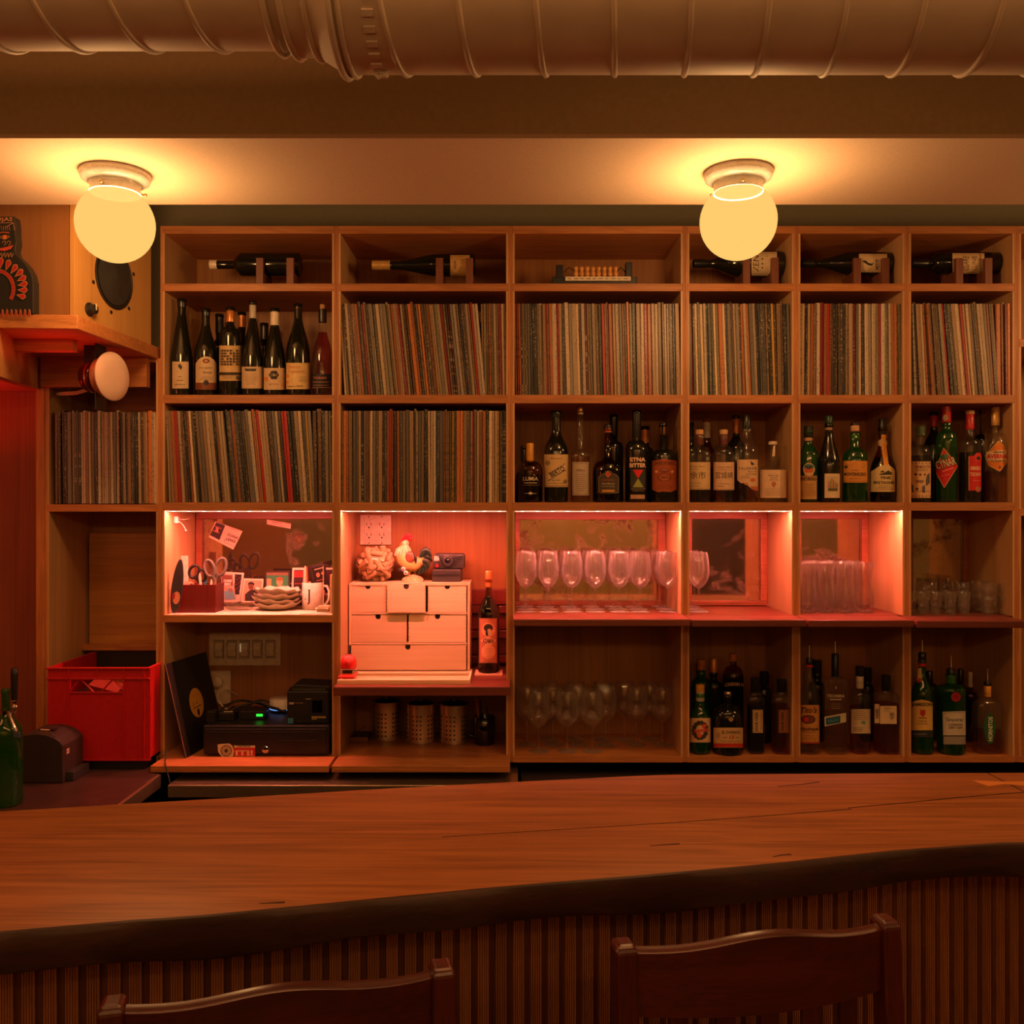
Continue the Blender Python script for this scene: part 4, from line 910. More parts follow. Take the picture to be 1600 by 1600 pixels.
bottle('whisky bottle with cork top and two-character brush label, leftmost in column', 1093, 680, 34, z4, Y4, 712, 697, 14, 'clear', 'dome', 722, L_AMBER, [(671.6, 679, 13, M_CORK, 'cork'), (679, 695, 14.2, C_BRN, 'neck_foil')], group=G,
       arts=[rlab(1077, 722, 1109.5, 765, kj), ('t', '余市', 1090.5, 742.5, 24, 11.5, INK), ('t', 'SINGLE MALT', 1089, 729, 24, 2.2, INK), ('l', [(1078, 733), (1090, 733)], .5, INK), ('l', [(1078, 755), (1095, 755)], .5, INK), ('l', [(1078, 759), (1093, 759)], .5, INK), ('l', [(1077, 763), (1109, 763)], .5, (130, 70, 40))])
bottle('back-row bottle with dark cap at the left post of column four', 1080, 660, 22, z4, 3.42, 712, 695, 8, caps=[(660, 680, 8, C_BLACK)], group=G)
bottle('tall brown bottle with grey capsule behind the two-character bottle', 1104, 654.6, 30, z4, 3.40, 715, 686, 11, 'brown', 'slope', 730, L_DARK, [(654.6, 684, 12.5, C_GREY)], group=G)
bottle('whisky bottle with cork top and three-character brush label', 1130.6, 680, 34, z4, Y4, 712, 697, 14, 'clear', 'dome', 722, L_AMBER, [(671.6, 679, 13, M_CORK, 'cork'), (679, 695, 14.2, C_BRN, 'neck_foil')], group=G,
       arts=[rlab(1115, 722, 1147, 766, (218, 178, 145)), ('t', '宮城峡', 1131.5, 742.5, 27, 11, INK), ('t', 'SINGLE MALT', 1132, 730, 23, 2.2, INK), ('t', 'MIYAGIKYO', 1132, 734, 22, 1.8, (150, 90, 60)), ('l', [(1121, 756), (1140, 756)], .5, INK), ('l', [(1121, 759.5), (1132, 759.5)], .5, INK), ('l', [(1115, 765), (1147, 765)], .6, (130, 70, 40))])
bottle('dark back-row bottle with orange-gold capsule, fourth column', 1150, 649, 34, z4, 3.42, 702, 680, 10.5, 'dark', 'slope', caps=[(649, 677, 11, C_COPPER)], group=G)
bottle('whisky bottle with black cap and cream label torn at a slant', 1166.5, 668, 36, z4, Y4, 708, 672, 13, 'clear', 'slope', 722, L_AMBER, [(649, 671, 13, C_BLACK)], group=G,
       arts=[('p', [(1152, 718), (1184, 718), (1184, 767), (1178, 766), (1172, 762), (1165, 755), (1158, 755), (1152, 750)], (220, 182, 142), 'label'), ('t', 'TALISKER', 1168, 732, 29, 4.2, INK), ('p', [(1172, 720), (1176, 723), (1179, 726), (1174, 727)], INK, 'emblem'), ('t', 'SINGLE MALT', 1176, 737, 15, 1.8, INK), ('t', 'SCOTCH WHISKY', 1174, 741, 17, 1.8, INK), ('c', 1176, 750, 4, (205, 110, 65), 3, 'emblem'), ('c', 1166, 756, 3, (205, 110, 65), 1.8, 'emblem'), ('p', [(1172, 760), (1184, 760), (1184, 767), (1177, 765)], (190, 95, 55), 'emblem')]+lines(1164, 744, 2, 18, 2.8, (120, 90, 65)))
bottle('squat clear bottle with plain cream label and paper strip on neck', 1207.6, 691, 43, z4, Y4, 737, 718, 12, 'clear', 'slope', 738, L_CLEAR, [(690, 695, 14.5, C_WHT, 'stopper')], group=G,
       arts=[rlab(1188, 734, 1229, 778, (226, 190, 155)), ('t', 'MEZCAL', 1209, 743, 17, 2, INK), ('t', 'AGUA', 1209, 746.5, 11, 2, INK), ('t', 'SANTA', 1209, 750, 13, 2, INK), ('c', 1209, 756, 3.6, (190, 110, 80), 'emblem'), ('p', [(1206, 758), (1212, 758), (1209, 762)], (190, 110, 80), 'emblem')]+lines(1209, 764, 4, 30, 3.2, (170, 120, 90))+[('p', [(1208, 697), (1211, 695), (1210.5, 713), (1206.5, 713)], (230, 205, 175), 'neck_label')])
G = 'bottles in the fifth column on the liquor shelf'
bottle('green bottle with round eagle medallion and tan newsprint label', 1263, 672, 31, z4, Y4, 712, 690, 12.5, 'green', 'slope', 726, L_DARK, [(666, 683, 14, C_BLACK, 'screw_cap'), (684, 689, 13.6, plain('peach_neck_band', (.6, .3, .17), .5), 'neck_band')], group=G,
       arts=[rlab(1249.5, 744, 1276, 780, (200, 150, 85)), ('c', 1264, 733, 9, (205, 175, 125), 10, 'emblem'), ('c', 1264, 730, 7.6, (50, 110, 105), 5, 'emblem'), ('c', 1264, 735, 7, (205, 95, 50), 4.5, 'emblem'), ('p', [(1257, 727), (1263, 730), (1270, 727), (1266, 733), (1262, 733)], (20, 30, 30), 'emblem'), ('c', 1264, 741, 7, (215, 170, 120), 2.4, 'emblem'), ('r', 1249.5, 743.5, 1276, 752, (185, 130, 70)), ('t', 'FERNET-BRANCA', 1262.5, 748, 26, 5.5, INK, {'b': .03})]+lines(1263, 756, 8, 24, 2.7, (110, 75, 40)))
bottle('dark sloping bottle with dark green capsule and small pale picture label', 1295, 662, 35, z4, Y4, 728, 672, 11.5, 'dark', 'slope', caps=[(650, 662, 12.5, C_DGR), (662, 673, 11.6, plain('cream_neck_label', (.5, .3, .2), .5), 'neck_label')], group=G,
       arts=[rlab(1288.5, 740, 1312, 778, (220, 195, 160)), ('r', 1292.5, 744.5, 1308.5, 768, (205, 180, 140), 'band')]+[('l', [(1295+i*2.4, 766), (1294.5+i*2.6, 748+abs(i-2)*2.5)], 1.1, ((90, 85, 50) if i % 2 else (170, 60, 40))) for i in range(6)]+[('r', 1294, 763, 1308, 767, (90, 85, 60), 'emblem')])
bottle('green pear-shaped bottle with amber label and gold neck bands', 1336, 676, 40, z4, Y4, 722, 698, 15, 'green', 'round', 730, L_DARK, [(661, 665, 13.5, C_BLACK, 'screw_cap'), (665, 674, 14.2, plain('peach_cap', (.62, .35, .2), .4), 'neck_band'), (680, 686, 14, C_GOLD, 'neck_band')], group=G,
       arts=[rlab(1318, 720, 1355, 754, (215, 145, 62)), ('c', 1333, 728, 6, (170, 120, 50), 4.2, 'emblem'), ('c', 1333, 728, 3.4, (90, 60, 30), 3, 'emblem'), ('c', 1346, 728, 5, (150, 120, 70), 4.2, 'emblem'), ('c', 1322, 729, 3, (60, 45, 30), 'emblem'), ('t', 'AMARO', 1336, 735, 12, 2, INK), ('t', 'MONTENEGRO', 1336, 741, 33, 5.5, INK, {'b': .03}), ('t', 'SPECIALITA', 1336, 748, 18, 2, INK), ('l', [(1318, 752), (1355, 752)], .6, (120, 70, 30))])
bottle('brown bulbous brandy bottle with yellow ribbon down the neck', 1379, 668, 40, z4, Y4, 738, 690, 12.5, 'brown', 'slope', 715, L_DARK, [(654, 679, 13, C_BLACK)], group=G,
       arts=[('p', [(1360.5, 768.5), (1360.5, 737), (1364, 735), (1370, 731), (1376, 727.5), (1383, 726), (1390, 727.5), (1396, 732), (1398, 736), (1398, 768.5)], (215, 188, 130), 'label'), ('p', [(1377, 679), (1384, 679), (1384, 690), (1388.5, 727), (1381, 727), (1377, 692)], (225, 150, 55), 'neck_label'), ('c', 1379, 692, 7.5, (205, 165, 110), 6, 'emblem'), ('t', 'Cabanel', 1379, 692, 11, 3, INK, {'sh': .3}), ('r', 1374, 738, 1393, 742, (60, 50, 35), 'emblem'), ('p', [(1375, 738), (1379, 735), (1383, 738), (1388, 735), (1392, 738)], (60, 50, 35), 'emblem'), ('t', 'FINE', 1384, 746.5, 15, 4.6, INK, {'b': .02}), ('t', 'BRETAGNE', 1381, 754, 31, 4.6, INK, {'b': .02})]+lines(1382, 759, 3, 28, 2.6, (110, 90, 60)))
G = 'bottles in the sixth column on the liquor shelf'
VL = (218, 178, 132)
bottle('vermouth bottle with olive green cap and playing-card pattern label', 1438.5, 676, 33, z4, Y4, 710, 695, 14.5, 'clear', 'dome', 712, L_DARK, [(666, 681, 15, C_GRN, 'screw_cap')], group=G,
       arts=[rlab(1424, 721, 1454, 778, VL), ('t', 'VERMOUTH', 1441, 729.5, 24, 4.4, (90, 45, 30), {'b': .02}), ('t', 'BIANCO', 1441, 734.5, 18, 3.2, (90, 45, 30)), ('t', '1929', 1437, 752.5, 12, 4.6, (90, 45, 30), {'b': .04}), ('t', '\u2665 \u2660 \u2666', 1437.5, 741.5, 18, 4, (90, 40, 30)), ('p', [(1448, 742), (1452, 739), (1452.5, 754), (1447, 760), (1446, 752)], (85, 85, 90), 'emblem'), ('c', 1433, 764, 2.2, (90, 50, 35), 'emblem'), ('p', [(1441, 760), (1445, 758), (1445, 770), (1441, 769)], (85, 85, 90), 'emblem'), ('p', [(1424.5, 758), (1427.5, 757), (1428, 769), (1425, 769)], (85, 85, 90), 'emblem')]
       +[('c', 1426+i*5.2, 724, .9, (60, 35, 25), 'emblem') for i in range(6)]+[('c', 1426+i*5.2, 775, .9, (60, 35, 25), 'emblem') for i in range(6)]+[('l', [(1424, 767.5), (1454, 767.5)], .4, (90, 50, 35))])
bottle('dark back-row bottle with red capsule left of the green diamond-label bottle', 1459, 644, 38, z4, 3.42, 700, 672, 12, 'dark', 'slope', caps=[(644, 667, 12.5, C_RED)], group=G)
bottle('large green bottle with red capsule and big red diamond label', 1479, 660, 34, z4, Y4, 692, 670, 14, 'green', 'round', 700, L_DARK, [(634.5, 662, 14.6, C_RED)], group=G,
       arts=[('c', 1477.5, 653, 4.4, (150, 130, 95), 5, 'neck_label'), ('p', [(1474.5, 700), (1496, 728), (1475.5, 762), (1461.5, 736)], (200, 22, 28), 'label'), ('l', [(1474.5, 700), (1496, 728), (1475.5, 762), (1461.5, 736), (1474.5, 700)], .8, (230, 170, 120)), ('c', 1475, 714.5, 6, (50, 100, 60), 4.5, 'emblem'), ('c', 1479, 712, 3, (80, 130, 80), 'emblem'),
             ('t', 'CYNAR', 1477.5, 724, 33, 14, (40, 35, 22), {'rot': 17, 'b': .07}), ('t', 'CYNAR', 1477.5, 723.5, 31, 12.5, (228, 205, 160), {'rot': 17, 'b': .01}), ('l', [(1472, 737), (1489, 731)], 1.2, (235, 150, 130)), ('l', [(1471, 744), (1484, 741)], .6, (235, 150, 130))])
bottle('bottle with cork stopper, red neck and tall red label, dark liquid', 1515.6, 652, 36, z4, Y4, 698, 682, 13, 'clear', 'round', 707, L_DARK, [(641.6, 647.5, 15, M_CORK, 'cork'), (647.5, 671, 13.6, C_RED)], group=G,
       arts=[('p', [(1514, 713), (1522, 712), (1525, 707.5), (1530, 707), (1533, 710), (1533, 765), (1530, 769), (1527, 769), (1524, 766.5), (1514, 766.5)], (200, 28, 26), 'label'), ('l', [(1514, 766.5), (1514, 713)], .9, (230, 170, 110)), ('c', 1528, 715, 5.5, (215, 50, 40), 6, 'emblem'), ('c', 1528.5, 716, 3, INK, 'emblem'), ('t', 'AMARO', 1524, 731.5, 16.5, 6.4, (235, 190, 150), {'b': .03}), ('t', 'TOSCANO', 1524, 741, 16.5, 5.6, (235, 190, 150), {'b': .03}), ('c', 1528, 764, 4, (170, 110, 80), 'emblem'), ('l', [(1520, 751), (1530, 751)], .6, (235, 170, 130))])
bottle('dark back-row bottle with gold cap between the red and orange labels', 1537, 641, 34, z4, 3.42, 690, 678, 12, 'dark', 'dome', caps=[(641, 671, 12, C_GOLD)], group=G)
bottle('large clear bottle with gold cap and orange hexagonal label, far right', 1555.5, 660, 39, z4, Y4, 700, 676, 13, 'clear', 'dome', 737, L_GOLD, [(636.7, 665, 14, C_GOLD, 'screw_cap')], group=G,
       arts=[('p', [(1560.5, 689), (1572, 701), (1573, 722), (1562, 736.5), (1545, 727), (1541, 713)], (222, 125, 35), 'label'), ('p', [(1541, 706), (1573, 702), (1573, 722), (1541, 720)], (225, 195, 155), 'band'), ('l', [(1560.5, 689), (1572, 701), (1573, 722), (1562, 736.5), (1545, 727), (1539, 712), (1560.5, 689)], .8, (240, 190, 110)), ('t', 'AMARO', 1560, 706.5, 17, 3, INK, {'b': .02}), ('t', 'AVERNA', 1558, 713, 31, 7.4, (200, 40, 25), {'b': .05}), ('t', 'SICILIANO', 1560, 720, 23, 3, INK, {'b': .02}), ('c', 1562, 730, 1.8, (130, 60, 20), 'emblem')])
# ---------------------------------------------------------------- lowest shelf
z5 = CH-.8365; G = 'bottles on the lowest shelf, fourth column'
Y5 = 3.25
bottle('bottle with yellow cap and orange wreath label at the left post', 1094, 1083, 32, z5, Y5, 1122, 1096, 13.5, 'green', 'slope', 1128, L_DARK, [(1070, 1080, 14, C_YEL, 'cap'), (1080, 1095, 14, C_GREY)], group=G,
       arts=[rlab(1078, 1122, 1111, 1160, (220, 180, 140))]+[('c', 1094+9.5*math.cos(a), 1141+12*math.sin(a), 3.4, (60, 55, 40), 'emblem') for a in [k*PI/7 for k in range(14)]]+[('c', 1100, 1134, 3.2, (225, 75, 40), 'emblem'), ('c', 1093, 1149, 3.6, (225, 85, 45), 'emblem'), ('t', 'mamey', 1096, 1142, 21, 6.4, (225, 80, 70), {'rot': 8, 'b': .05})])
bottle('round-shouldered dark rum bottle with cream label and red stripe', 1137, 1086, 49, z5, Y5, 1122, 1100, 12, 'dark', 'dome', caps=[(1080, 1087, 12.5, M_CHROME, 'stopper')], group=G,
       arts=[rlab(1115, 1137, 1160.5, 1168, (205, 165, 115)), ('r', 1115, 1161.5, 1160.5, 1167.5, (195, 45, 30), 'band'), ('t', 'EL DORADO', 1142.5, 1144, 28, 5, INK, {'b': .02}), ('t', '12', 1143, 1151.5, 8, 5, (170, 30, 20), {'sh': .3, 'b': .03}), ('l', [(1131, 1152), (1136, 1152)], .8, INK), ('l', [(1149, 1152), (1154, 1152)], .8, INK), ('t', 'FINEST DEMERARA RUM', 1142, 1158.5, 30, 2, (150, 70, 40)), ('c', 1122, 1149, 3.4, (175, 140, 100), 5, 'emblem'), ('c', 1142, 1124, 3.6, (150, 120, 70), 'emblem')])
for u, w, lc, lb in ((1180.5, 25, (205, 170, 120), 'square whiskey bottle with dark cap and cream vertical label'), (1221, 29, (150, 90, 50), 'square whiskey bottle with dark cap and brown framed vertical label')):
    bottle(lb, u, 1080, w, z5, Y5, 1100, 1084, 13, 'clear', 'square', 1101, L_DARK if u < 1200 else L_AMBER, [(1059 if u < 1200 else 1061, 1082, 15, C_BLACK, 'stopper')], sq=7, group=G,
           arts=[rlab(u-4.5, 1109, u+11.5, 1145, lc), ('l', [(u-3.5, 1110.3), (u+10.5, 1110.3), (u+10.5, 1143.7), (u-3.5, 1143.7), (u-3.5, 1110.3)], .6, INK), ('t', 'KNOB CREEK', u+1.5, 1127, 30, 5, INK, {'rot': 90, 'b': .03}), ('t', 'KENTUCKY BOURBON', u+8, 1127, 28, 2.4, INK, {'rot': 90})])
bottle('back-row bottle with tall copper cap behind the yellow-capped bottle', 1095.6, 1048, 30, z5, 3.42, 1070, 1058, 12, 'green', 'dome', 1080, L_DARK, [(1030, 1046, 13, C_COPPER, 'cap')], group=G)
bottle('back-row bottle with copper capsule behind the cream-label rum bottle', 1115, 1050, 30, z5, 3.42, 1076, 1060, 11, caps=[(1028, 1056, 11.5, C_COPPER)], group=G)
bottle('dark red back-row bottle with round stopper and arched lettering', 1145.5, 1034, 33, z5, 3.38, 1058, 1040, 9, 'brown', 'dome', 1056, L_DARK, [(1021, 1032, 13, C_COPPER, 'stopper')], group=G,
       arts=[('t', 'LONDON N', 1147, 1069, 29, 5.5, (190, 150, 110), {'b': .03, 'arc': 1.2})])
bottle('back-row bottle with large black stopper between the two square bottles', 1194, 1068, 24, z5, 3.40, 1086, 1073, 9, shape='dome', caps=[(1049, 1070, 15, C_BLACK, 'stopper')], group=G)
G = 'bottles on the lowest shelf, fifth column'
bottle('vodka bottle with steel pourer, red neck ring and tan label', 1264.5, 1030, 33, z5, Y5, 1094, 1044, 9, 'clear', 'slope', 1160, L_CLEAR, [(1008, 1030, 3, M_CHROME, 'pourer'), (1028, 1038, 10.5, C_BLACK, 'stopper'), (1038.5, 1042, 12, C_RED, 'neck_ring')], group=G,
       arts=[rlab(1249, 1101.5, 1280, 1161, (198, 138, 66)), ('t', "Tito's", 1264, 1109.5, 25, 9.5, (70, 40, 22), {'sh': .35, 'b': .03}), ('c', 1263, 1124, 11, (70, 30, 18), 7, 'emblem'), ('c', 1263, 1124, 9, (120, 55, 30), 5.4, 'emblem'), ('c', 1260, 1124, 3, (205, 40, 25), 4, 'emblem'), ('t', 'Handmade', 1264.5, 1138.5, 27, 6.2, (70, 40, 22), {'sh': .35, 'b': .02}), ('t', 'VODKA', 1264, 1143.8, 20, 2.4, (90, 50, 25)), ('r', 1249, 1159, 1280, 1161.5, (170, 60, 35), 'band')]+lines(1264, 1149, 3, 24, 3, (120, 75, 40)))
bottle('dark back-row bottle with wide black cap behind the clear square bottle', 1276, 1050, 26, z5, 3.42, 1080, 1062, 14, caps=[(1031, 1060, 16, C_BLACK, 'cap')], group=G)
bottle('clear square tequila bottle with black neck and slanted blue label', 1305, 1056, 35, z5, Y5, 1066, 1057, 11, 'clear', 'square', 1112, L_CLEAR, [(1001.5, 1022, 2.6, M_CHROME, 'pourer'), (1021.6, 1057, 12, C_BLACK)], sq=6, group=G,
       arts=[('t', 'TROMBA', 1306, 1087.5, 28, 5, (205, 190, 165), {'b': .02}), ('l', [(1297, 1093), (1315, 1093)], 1.6, (205, 190, 165)), ('c', 1306, 1074.5, 1, (190, 170, 140), 2.6, 'emblem'), ('p', [(1288, 1120), (1322, 1113.5), (1322, 1128), (1288.5, 1135)], (195, 180, 150), 'label'), ('p', [(1290, 1122), (1313, 1118), (1313, 1129), (1290.5, 1133)], (32, 86, 104), 'emblem'), ('t', 'Edicion', 1301, 1125.5, 16, 4, (90, 150, 165), {'rot': 11, 'sh': .3})]+[('l', [(1299, 1100+i*3.4), (1313, 1100+i*3.4)], .5, (170, 150, 120)) for i in range(3)])
bottle('bottle with crumpled dark wrap top and pale handwritten label', 1343.5, 1062, 33, z5, Y5, 1096, 1076, 11, 'clear', 'dome', 1103, L_AMBER, [(1041, 1056, 14, C_BLACK, 'stopper'), (1055, 1075, 12.4, C_GREY, 'neck_foil')], group=G,
       arts=[rlab(1330, 1108, 1360, 1146, (205, 180, 145)), ('c', 1349, 1129, 3.6, (110, 150, 130), 3, 'emblem')]+lines(1344, 1111, 5, 24, 3.2, INK)+lines(1341, 1137, 3, 20, 2.6, INK))
bottle('dark bottle behind the crumpled-wrap bottle with a hanging black tag', 1355, 1052, 22, z5, 3.42, 1085, 1065, 11, caps=[(1043, 1065, 14, C_BLACK)], group=G)
bottle('square whisky bottle with black cap and large brush character label', 1384.5, 1078, 35, z5, Y5, 1090, 1080, 12, 'clear', 'square', 1098, L_AMBER, [(1054.6, 1079, 15, C_BLACK, 'stopper')], sq=7, group=G,
       arts=[rlab(1375, 1103, 1401, 1131, (220, 190, 150)), ('r', 1366.5, 1100, 1374, 1130, (205, 175, 138), 'band'), ('t', '\u5b63', 1393.5, 1119, 9, 12, INK), ('t', 'TOKI', 1386, 1107, 10, 2.6, INK), ('t', '\u97ff', 1370.3, 1115, 6, 16, INK), ('l', [(1382, 1111), (1390, 1111)], .5, INK)])
G = 'bottles on the lowest shelf, sixth column'
bottle('whiskey bottle with cream shield label and red wax seal, at the post', 1441, 1030, 36, z5, Y5, 1086, 1050, 12, 'green', 'slope', 1060, L_DARK, [(1000, 1020, 3, M_CHROME, 'pourer'), (1019.5, 1030, 13, C_BLACK, 'stopper'), (1030, 1041, 12.6, C_RED, 'neck_foil')], group=G,
       arts=[('p', [(1424.5, 1098), (1430, 1095), (1440, 1093), (1450, 1095), (1457, 1098), (1457, 1141), (1424.5, 1141)], (215, 175, 95), 'label'), ('t', 'JAMESON', 1440.5, 1101.5, 32, 6.6, (35, 45, 30), {'b': .04}), ('p', [(1438, 1109), (1446, 1109), (1446, 1116), (1442, 1121), (1438, 1116)], (180, 40, 30), 'emblem'), ('l', [(1436, 1122), (1448, 1122)], 1.4, (120, 50, 30)), ('t', 'TRIPLE', 1441, 1127, 14, 2.2, INK), ('l', [(1432, 1131), (1450, 1131)], .6, INK), ('r', 1424.5, 1142, 1457, 1152, (40, 42, 40), 'band'), ('t', 'John Jameson', 1437, 1147, 20, 3.6, (150, 150, 140), {'sh': .3}), ('p', [(1435, 1044), (1440, 1044), (1440.5, 1062), (1434, 1062)], (220, 190, 140), 'neck_label'), ('c', 1436.5, 1062, 4.4, (180, 60, 40), 'emblem')])
bottle('big green gin bottle with red round seal and pale label', 1486, 1052, 46, z5, Y5, 1078, 1068, 16, 'green', 'round', 1086, L_DARK, [(1024, 1045, 3.4, M_CHROME, 'pourer'), (1044.7, 1056, 14, C_BLACK, 'stopper'), (1056, 1067, 15.5, C_GREY, 'neck_band')], group=G,
       arts=[('c', 1493.5, 1089, 7.2, (190, 25, 35), 'neck_label'), ('c', 1493.5, 1089, 5.6, (150, 15, 25), 'neck_label'), ('p', [(1473, 1112), (1477, 1112), (1508, 1111), (1508.5, 1149), (1474, 1149)], (200, 190, 172), 'label'), ('l', [(1475, 1114), (1507, 1113)], .8, (120, 110, 95)), ('t', 'Tanqueray', 1491.5, 1125, 27, 7, (50, 50, 48), {'sh': .3, 'b': .01}), ('t', 'LONDON', 1493, 1132.5, 20, 3.6, INK, {'b': .02}), ('t', 'DRY GIN', 1493, 1137, 20, 3.2, INK, {'b': .02}), ('r', 1474.5, 1150.5, 1508, 1163, (150, 142, 135), 'band'), ('l', [(1474, 1150), (1508, 1150)], 1, INK)])
bottle('angular clear tequila bottle with green leaf-shaped label', 1543, 1080, 47, z5, Y5, 1104, 1092, 11, 'clear', 'dome', 1140, L_GOLD, [(1045, 1066, 3, M_CHROME, 'pourer'), (1065, 1071, 13, C_BLACK, 'stopper'), (1069, 1088, 11.6, C_YEL, 'neck_label')], sq=4.5, ay=.6, group=G,
       arts=[('p', [(1547, 1113), (1553, 1121), (1556, 1134), (1554, 1150), (1550, 1162), (1544, 1162), (1539, 1150), (1537, 1134), (1540.5, 1121)], (30, 92, 58), 'label'), ('t', 'HORNITOS', 1547.5, 1139, 38, 7, (215, 215, 185), {'rot': 90, 'b': .03})])
bottle('back-row bottle with cream cap right of the green gin bottle', 1516, 1072, 24, z5, 3.42, 1088, 1080, 7, 'brown', 'dome', 1095, L_DARK, [(1050, 1074, 8, C_WHT, 'cap')], group=G)
bottle('dark thin back-row bottle just behind the green gin bottle', 1501, 1060, 22, z5, 3.46, 1082, 1068, 9, caps=[(1045, 1066, 10, C_BLACK)], group=G)
bottle('dark back-row bottle behind the cream shield-label whiskey', 1452, 1060, 28, z5, 3.44, 1076, 1066, 10, shape='dome', caps=[(1048, 1066, 11, C_BLACK)], group=G)
# bottle beside the drawer chest
zr = CH-.574+.0005
bottle('brown bottle with copper cap and pink label, right of the drawer chest', 763.5, 904, 34, zr+.0055, 3.32, 962, 920, 9.5, 'brown', 'slope', 932, L_DARK, [(892, 905, 11.5, C_COPPER, 'screw_cap'), (905, 917, 9.8, C_COPPER, 'neck_foil')],
       arts=[rlab(749, 966, 776.5, 1036, (205, 120, 90)), ('l', [(750, 967), (775.5, 967), (775.5, 1035), (750, 1035), (750, 967)], .6, (120, 50, 30)), ('c', 763, 984, 10.4, (235, 165, 125), 11.5, 'emblem'), ('c', 763, 981, 7, (50, 30, 20), 6, 'emblem'), ('c', 764.5, 987, 3.6, (225, 190, 160), 4.6, 'emblem'), ('p', [(759, 986), (762, 985), (763, 994), (759, 993)], (50, 30, 20), 'emblem'), ('p', [(751, 1001), (757, 997), (763, 995), (770, 997), (775, 1001), (770, 1006), (763, 1009), (757, 1006)], (240, 175, 135), 'emblem'), ('t', 'AZAMAN', 763, 1001.5, 17, 7.5, (70, 20, 15), {'b': .03}), ('c', 763, 1018, 10.5, (235, 160, 120), 11.5, 'emblem')]+lines(763, 1014, 4, 12, 4, (190, 110, 80)))
MB().box(X(742, 3.3), X(785, 3.3), 3.27, 3.37, zr, zr+.005).obj('coaster', col((230, 170, 140)), None, label='flat pale square coaster under the copper-capped bottle', cat='coaster')
# ---------------------------------------------------------------- bottles lying in wooden cradles, top shelf
zt1 = Z(443)+.0005
def lying(lb, u0, u1, vc, wd, ush, un, wn, shape, glass_m, cap, label_art, posts):
    Y = 3.30; k = Y/F; R = wd/2*k; rn = wn/2*k; x0 = X(u0, Y); x1 = X(u1, Y)
    zc = Z(vc, Y)
    t = thing('bottle', lb, 'bottle', (X((u0+u1)/2, Y), Y, zc), 0, 'bottles lying in wooden cradles')
    L = x1-x0; pr = profile(R, rn, (u1-ush)*k, (u1-un)*k, L, shape, 1.12)
    M = Matrix.Translation((L/2, 0, 0)) @ Matrix.Rotation(-PI/2, 4, 'Y')
    MB().lathe(pr, 24, M=M).obj('glass_body', M_DARKG, t, smooth=50)
    if cap:
        uc0, uc1, cm = cap; r = rn*1.14
        M2 = Matrix.Translation(((uc1-(u0+u1)/2)*k, 0, 0)) @ Matrix.Rotation(-PI/2, 4, 'Y')
        MB().lathe([(r*.98, 0), (r, .001), (r, (uc1-uc0)*k-.002), (r*.86, (uc1-uc0)*k)], 18, M=M2).obj('capsule', cm, t, smooth=40)
    if label_art:
        X0 = X((u0+u1)/2, Y); tv = (zc-CH)/Y; sv = math.sqrt(1+tv*tv)
        def fm(uu, vv, off):
            q = max(-.99, min(.99, (vc-vv)*k/(R*sv))); ph = math.asin(q)-math.atan(tv); Yf = Y-R*math.cos(ph)
            return ((uu-800)*Yf/F-X0, -(R+off+.0004)*math.cos(ph), (R+off+.0004)*math.sin(ph))
        # subdivide vertically: split rectangles into rows
        items = []
        for it in label_art:
            if it[0] == 'r':
                n = 10
                for q in range(n): items.append(('r', it[1], it[2]+(it[4]-it[2])*q/n, it[3], it[2]+(it[4]-it[2])*(q+1)/n)+it[5:])
            else: items.append(it)
        art(t, items, fm, None, base=.0003)
    # cradle
    c = thing('bottle_cradle', 'small dark wooden cradle under the '+lb.split(' lying')[0], 'stand', (X((posts[0]+posts[1])/2, Y), Y, zt1), 0, 'wooden bottle cradles')
    cx = c.location.x; hgt = Z(404, 3.25)-zt1; zbR = zc-R-zt1
    for u in posts:
        x = X(u, 3.24)-cx
        MB().box(x-.0125, x+.0125, -R-.020, -R-.002, 0, hgt).obj('upright', M_CRADLE, c, bevel=.001)
        MB().box(x-.0125, x+.0125, R+.002, R+.020, 0, hgt).obj('upright', M_CRADLE, c, bevel=.001)
        MB().box(x-.0125, x+.0125, -R-.002, R+.002, 0, max(.006, zbR-.001)).obj('saddle', M_CRADLE, c)
    xa, xb = X(posts[0], 3.24)-cx, X(posts[1], 3.24)-cx
    MB().box(xa+.0125, xb-.0125, -.012, .012, 0, .012).obj('rail', M_CRADLE, c)
cl = (215, 180, 130)
lying('dark bottle with pale cap lying on the top shelf above the wine row', 329, 470, 413.7, 35.5, 379, 363, 13, 'slope', None, (328, 340, C_WHT), [], (405.5, 453))
lying('dark bottle with gold capsule lying on the top shelf, second column', 582, 743, 414.5, 35, 690, 615, 13, 'slope', None, (581.5, 610, C_GOLD),
      [('r', 703.5, 399, 734, 431, (205, 160, 95), 'label'), ('t', 'ojo', 711, 414, 12, 6, INK, {'rot': 90}), ('l', [(722, 401), (722, 429)], 1.2, (150, 90, 40))], (686.5, 733.5))
lying('dark bottle with white lettered label lying behind the right globe lamp', 1083, 1223, 412, 38, 1150, 1108, 12, 'slope', None, (1083, 1104, C_BLACK),
      [('r', 1174, 394, 1214, 430, (215, 190, 150), 'label'), ('t', 'ZEN', 1181, 412, 24, 9, INK, {'rot': 90}), ('c', 1191, 405, 1.2, INK, 'emblem'), ('c', 1191, 412, 1.2, INK, 'emblem'), ('c', 1191, 418, 1.2, INK, 'emblem'), ('l', [(1198, 400), (1198, 420)], 1.2, INK)], (1166.5, 1211))
